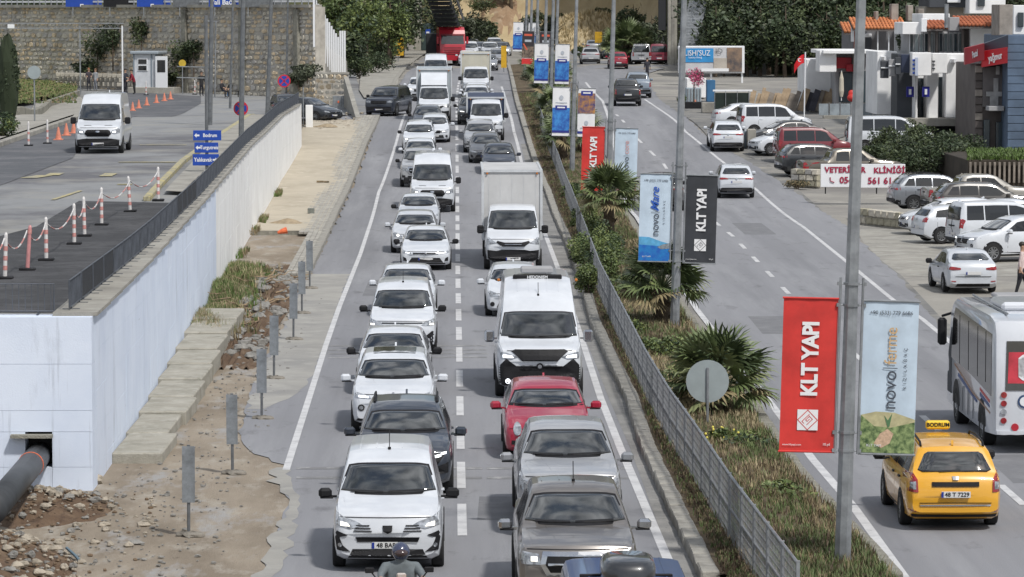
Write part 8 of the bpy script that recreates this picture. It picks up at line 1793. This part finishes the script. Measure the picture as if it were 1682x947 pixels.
# left lane
r, q, H, bv = veh('mpv', WHITE, 635, 59.7, 'compact_van', 'large white compact van nearest the camera with black trim and a dark badge', 'van', mirror='k', aerial='f', style=dict(lamp=HLIT, plate='48 BAR 0', fpz=.46))
veh('suv', (.055, .065, .085), 663, 69.0, 'family_suv', 'dark blue grey suv with lit day lamps behind the nearest white van', metal=.4, rails='k', mirror='p', style=dict(front='tucson', drl=1))
veh('suv', WHITE, 645, 79.3, 'family_suv', 'white suv with a dark panoramic roof and ring headlights', sunroof=1, style=LED)
veh('sedan', WHITE, 645, 87.3, 'saloon_car', 'white saloon with black mirrors right behind the panoramic roof suv', mirror='k')
veh('mpv', WHITE, 660, 97.6, 'compact_van', 'white compact van with a full black bumper and lit lamps', 'van', mirror='k', aerial='f', style=dict(front='doblo', lamp=HLIT))
veh('sedan', WHITE, 667, 109.5, 'saloon_car', 'white saloon with white mirrors behind the black bumper van')
veh('sedan', WHITE, 699, 129.3, 'saloon_car', 'white saloon closest to the dashed line, with black mirrors and chin grille', mirror='k', style=LED)
veh('hatch', PEARL, 681, 138.4, 'hatchback', 'white hatchback with a greenish lit headlamp at the left of the lane', style=LIT, sc=1.03)
veh('sedan', PEARL, 687, 152.5, 'saloon_car', 'white saloon with dark mirrors in front of the high roof van', mirror='k')
veh('van', WHITE, 710, 165.5, 'high_roof_van', 'white high roof van with black grille in the left lane', 'van', mirror='k', style=LIT)
veh('pickup', SIL, 688, 182, 'pickup_truck', 'silver pickup mostly hidden behind the white high roof van', 'pickup', far=1, mirror='k')
veh('sedan', WHITE, 690, 193, 'saloon_car', 'white car with dark windscreen just above the high roof van', far=1)
veh('suv', WHITE, 688, 202, 'family_suv', 'white suv with roof rails leaning out to the left of the queue', far=1, rails='k', mirror='k', style=LED)
veh('hatch', WHITE, 714, 208.5, 'hatchback', 'white hatchback half hidden right of the railed suv', far=1)
veh('sedan', (.06, .065, .075), 702, 215, 'saloon_car', 'dark grey saloon in front of the white box truck', far=1, mirror='k')
box_truck(713, 223.5, WHITE, (.36, .40, .43), 4.2, 3.2, 'white box truck with pale grey box and roof deflector in the left lane', deflector=True)
veh('suv', WHITE, 690, 257, 'family_suv', 'white suv peeking out left of the pale grey box truck', far=1, style=LIT)
veh('van', WHITE, 716, 285, 'high_roof_van', 'white high roof van behind the pale grey box truck', 'van', far=1, mirror='k')
veh('bigsuv', (.028, .034, .05), 622, 231, 'offroad_suv', 'boxy dark navy off road suv pulling out of the side road', rz=R(-15), mirror='k')
veh('sedan', (.022, .026, .033), 552, 224, 'saloon_car', 'black car turning in at the end of the white wall', rz=R(52), far=1, mirror='k')
veh('suv', BLK, 482, 231, 'family_suv', 'black vehicle half hidden behind the wall barriers and no stopping signs', rz=R(12), far=1, z=2.2)
p = gu(161, 252); veh('van', WHITE, 161, p.y-.3, 'high_roof_van', 'white high roof van parked alone on the service road above the wall', 'van', mirror='k', sc=.93, z=upz(p.y), style=LED)
# right lane
r, q, H, bv = veh('midvan', NAVY, 0, 43.6, 'van', 'dark blue van with a black roof box at the bottom edge', 'van', x=2.22, mirror='k')
q = empty('roof_box', (2.20, 46.2, 1.98), 0, 'glossy black roof box strapped to the dark blue van', 'roof box'); BX = paint((.02, .022, .026))
b = MB()
for j, (zz, s1, s2) in enumerate(((0, .9, .9), (.06, 1, 1), (.2, 1, .98), (.30, .93, .9), (.34, .75, .75))):
    for i in range(20): a = 2*pi*i/20; cx, cy = cos(a), sin(a); k = (abs(cx)**4+abs(cy)**4)**-.25; b.v.append((.35*s1*cx*k, .6*s2*cy*k, zz*.85+.06))
for j in range(4):
    for i in range(20): b.f.append((j*20+i, j*20+(i+1) % 20, (j+1)*20+(i+1) % 20, (j+1)*20+i))
b.f.append(tuple(range(80, 100))); b.build('shell', BX, q, True, R(50)); MB().bbox((0, -.35, .03), (1.2, .06, .05), .01).build('crossbar', BLACK, q); MB().bbox((0, .4, .03), (1.2, .06, .05), .01).build('crossbar', BLACK, q)
veh('pickup', (.20, .185, .175), 951, 55.0, 'pickup_truck', 'grey beige pickup with chrome grille and chrome mirrors near the bottom', 'pickup', metal=.5, mirror='c', aerial='f', style=LIT)
veh('pickup', SIL, 937, 63.6, 'pickup_truck', 'silver pickup directly behind the grey beige one', 'pickup', metal=.5, aerial=0)
veh('coupe', (.33, .010, .035), 900, 74.6, 'hatchback', 'dark red hatchback with upright oval headlamps', mirror='p')
r, q, H, bv = veh('camper', WHITE, 887, 86.5, 'motorhome', 'white motorhome with dark bonnet guard and a roof box strip behind the red hatchback', 'motorhome', mirror='c', style=LED, aerial='f')
MB().bbox((0, 2.75, 2.73), (1.2, .1, .13), .03).build('roof_spoiler', BLACK, r); MB().bbox((0, 3.5, 2.86), (.8, .5, .16), .04).build('roof_hatch', GRY, r)
t = text_mesh('HEDONISM', .10, SIGNW, bold=.002); o = link('lettering', t, r); o.matrix_local = Matrix.Translation((0, 2.69, 2.73)) @ Matrix.Rotation(R(90), 4, 'X')
for sx in (-1, 1): MB().ball((sx*.95, 2.75, 2.66), .04, 8, 5).build('marker_lamp', AMBER, r)
veh('hatch', WHITE, 846, 109.7, 'small_hatchback', 'small white hatchback with round lamps between the motorhome and the big box truck')
box_truck(843, 129.4, WHITE, (.50, .50, .50), 6.8, 3.46, 'big white box truck with black bumper and mirrors in the right lane', lit=False)
veh('sedan', (.03, .035, .05), 820, 190, 'saloon_car', 'dark car just above the box of the big white truck', far=1)
veh('sedan', GREY, 798, 196.5, 'saloon_car', 'dark grey saloon behind the dark car above the big box truck', far=1)
veh('suv', SIL, 789, 202.5, 'family_suv', 'silver grey car left in the right lane before the white flatbed truck', far=1)
box_truck(799, 209.5, WHITE, (.03, .045, .09), 3.6, 2.35, 'white light truck with a low navy body', lit=False, W=2.2)
veh('suv', BLK, 777, 221, 'family_suv', 'black suv looking out left of the white light truck', far=1, style=LIT, mirror='k')
veh('sedan', SIL, 784, 232, 'saloon_car', 'silver car behind the white light truck', far=1, metal=.4)
veh('suv', WHITE, 783, 239.5, 'family_suv', 'white suv behind the silver car in the right lane', far=1)
veh('sedan', WHITE, 783, 250, 'saloon_car', 'white saloon right in front of the cream box truck', far=1)
box_truck(782, 262, WHITE, (.48, .46, .38), 4.5, 3.2, 'white truck with a cream box far down the right lane', lit=False)
veh('sedan', SIL, 802, 330, 'saloon_car', 'pale silver car beside the narrow yellow board', far=1)
veh('mpv', WHITE, 772, 368, 'compact_van', 'white van at the far end of the left carriageway', 'van', far=1)
veh('pickup', WHITE, 805, 366, 'pickup_truck', 'white pickup at the far end beside the dry bank', 'pickup', far=1)
veh('sedan', SIL, 818, 350, 'saloon_car', 'small silver car near the farthest banners', far=1)
for kind_, c_, px_, d_, lb in (('sedan', WHITE, 790, 385, 'white car third from the dry bank at the far end'), ('suv', SIL, 775, 392, 'silver suv at the very end of the left carriageway'), ('sedan', WHITE, 826, 384, 'white car farthest by the dry bank'), ('hatch', WHITE, 768, 345, 'white hatchback beside the red cab tractor truck'), ('suv', WHITE, 812, 398, 'white suv farthest up the left carriageway')):
    veh(kind_, c_, px_, d_, {'sedan': 'saloon_car', 'suv': 'family_suv', 'hatch': 'hatchback'}[kind_], lb, far=1)
# right carriageway, going away
r, q, H, bv = veh('wagon', (.72, .36, .02), 1575, 64.3, 'taxi', 'yellow taxi estate with roof sign and dark roof rails driving away', 'taxi', 'rear', rails='k', mirror='k', style=dict(plate='48 T 7229', pz=.68))
o = MB().bbox((0, 1.95, 1.64), (.44, .15, .16), .03).build('roof_sign', mat('taxi_yellow', (.75, .50, .03), .5), r); t = text_mesh('BODRUM', .10, INK, bold=.003); t = link('lettering', t, o); t.matrix_local = Matrix.Translation((0, 2.03, 1.645)) @ Matrix.Rotation(pi, 4, 'Z') @ Matrix.Rotation(R(90), 4, 'X')
veh('suv', PEARL, 1210, 174.5, 'crossover', 'silver white crossover driving away in the right lane beside the charcoal banner', face='rear', sc=.96, style=dict(pz=.85))
veh('suv', BLK, 1091, 166, 'family_suv', 'black suv mostly hidden behind the second pair of banners', face='rear', sc=1.03)
veh('pickup', (.022, .024, .028), 1031, 247, 'pickup_truck', 'black pickup driving away near the sunset banner', 'pickup', 'rear', far=1, style=dict(pz=.8))
veh('pickup', (.20, .24, .29), 1049, 262, 'pickup_truck', 'pale blue grey pickup ahead of the black pickup', 'pickup', 'rear', far=1)
veh('suv', (.30, .01, .03), 1016, 335, 'crossover', 'dark red car driving away in the far bend', face='rear', far=1, sc=.95)
veh('suv', SIL, 970, 350, 'crossover', 'silver suv driving away, leftmost in the far bend', face='rear', far=1, metal=.4)
veh('bigsuv', (.05, .06, .075), 1004, 371, 'offroad_suv', 'dark blue grey suv behind the dark red car in the far bend', face='rear', far=1)
veh('midvan', SIL, 1053, 350, 'minibus', 'silver minibus driving away beside the tall bridge column', 'minibus', 'rear', far=1)
veh('sedan', WHITE, 1040, 388, 'saloon_car', 'white saloon beyond the silver minibus', face='rear', far=1)
veh('sedan', SIL, 975, 395, 'saloon_car', 'silver car beyond the leftmost silver suv in the bend', face='rear', far=1)
veh('midvan', (.20, .03, .05), 1082, 350, 'minibus', 'dark red and blue minibus at the foot of the bridge column', 'minibus', 'rear', far=1)
veh('hatch', WHITE, 1060, 392, 'hatchback', 'small white car behind the red minibus', face='rear', far=1)
for kind_, c_, px_, d_, lb in (('sedan', WHITE, 1022, 410, 'white saloon in the back row of the far bend'), ('suv', WHITE, 1045, 412, 'white suv in the back row of the far bend'), ('sedan', GREY, 998, 404, 'grey saloon in the back row of the far bend'), ('suv', (.1, .15, .25), 1072, 405, 'blue suv in the back row of the far bend'), ('sedan', SIL, 1090, 385, 'silver saloon at the right end of the far bend')):
    veh(kind_, c_, px_, d_, {'sedan': 'saloon_car', 'suv': 'crossover'}[kind_], lb, face='rear', far=1)
# parked on the right
def parked(kind, col, px, yc, d, a, name, label, cat='car', sc=1, **o):
    """centre of the car seen at px, distance d, nose turned a degrees from facing the camera"""
    q = T[kind]; p = at(px, 200, d); a = R(a); off = Matrix.Rotation(a, 3, 'Z') @ V((0, q['L']/2*sc, 0))
    r, q, H, bv = make_vehicle(kind, col, name, dict(o)); r.location = (p.x-off.x, d-off.y, prof(d)+.02); r.rotation_euler = (0, 0, a); r.scale = (sc, sc, sc); tag(r, label, cat, 'cars parked by the shops'); return r
veh('suv', WHITE, 1196, 203, 'crossover', 'white suv stopped at the roadside seen from behind, by the concrete block', face='rear', style=dict(pz=.85), group='cars parked by the shops')
parked('sedan', WHITE, 1232, 0, 219, 97, 'saloon_car', 'white saloon tucked behind the white parked van', far=1)
parked('mpv', WHITE, 1272, 0, 213, 98, 'compact_van', 'white windowed van parked side on before the leaning boards', 'van', face='rear')
parked('sedan', BLK, 1290, 0, 206.5, -78, 'saloon_car', 'black saloon facing left between the white and red vans', style=LIT)
parked('hatch', WHITE, 1290, 0, 202, -72, 'hatchback', 'white hatchback nosing out behind the red van')
parked('mpv', (.17, .012, .02), 1338, 0, 197.5, 97, 'compact_van', 'dark red van parked side on in the upper lot', 'van', face='rear')
parked('suv', (.022, .024, .028), 1345, 0, 189.5, 100, 'family_suv', 'black suv parked below the dark red van', face='rear')
parked('pickup', (.12, .105, .085), 1396, 0, 184, 98, 'pickup_truck', 'olive brown pickup parked partly behind the big lamp post', 'pickup', face='rear', metal=.3)
parked('midvan', WHITE, 1462, 0, 203, 90, 'van', 'white van showing over the dark thicket', 'van', far=1)
parked('suv', (.25, .265, .29), 1540, 0, 167, 97, 'family_suv', 'silver suv with dark roof at the left of the middle parking row', face='rear', rails='k', metal=.4)
parked('pickup', (.27, .255, .225), 1612, 0, 164, 97, 'pickup_truck', 'beige pickup parked behind the grey brown suv', 'pickup', face='rear')
parked('suv', (.045, .04, .036), 1618, 0, 159, 95, 'family_suv', 'grey brown suv with bright window trim in the middle row', face='rear', sc=1.05)
parked('hatch', WHITE, 1560, 0, 150.5, -82, 'hatchback', 'white car nose peeking out left of the white small hatchback', style=LIT)
parked('hatch', WHITE, 1586, 0, 145, 103, 'small_hatchback', 'white small hatchback parked with red lamps to the road', face='rear')
parked('mpv', WHITE, 1652, 0, 141, 103, 'compact_van', 'white van parked right of the small hatchback', 'van', face='rear')
parked('suv', WHITE, 1670, 0, 134.5, -72, 'crossover', 'white crossover with black cladding facing the road at the right edge', style=LED)
parked('sedan', WHITE, 1668, 0, 150, 95, 'saloon_car', 'white car roof showing behind the white van at the right edge', far=1)
veh('sedan', PEARL, 1601, 118.5, 'saloon_car', 'white saloon stopped at the kerb ahead of the midibus', face='rear', rz=R(2), sc=.95, style=dict(pz=.72), mirror='k')
p = gp(1063, 130); person((p.x, p.y, p.z), R(180), 'person in dark clothes standing at the road edge by the far pickups', (.03, .03, .04), (.03, .03, .04), 1.75, 'stand')
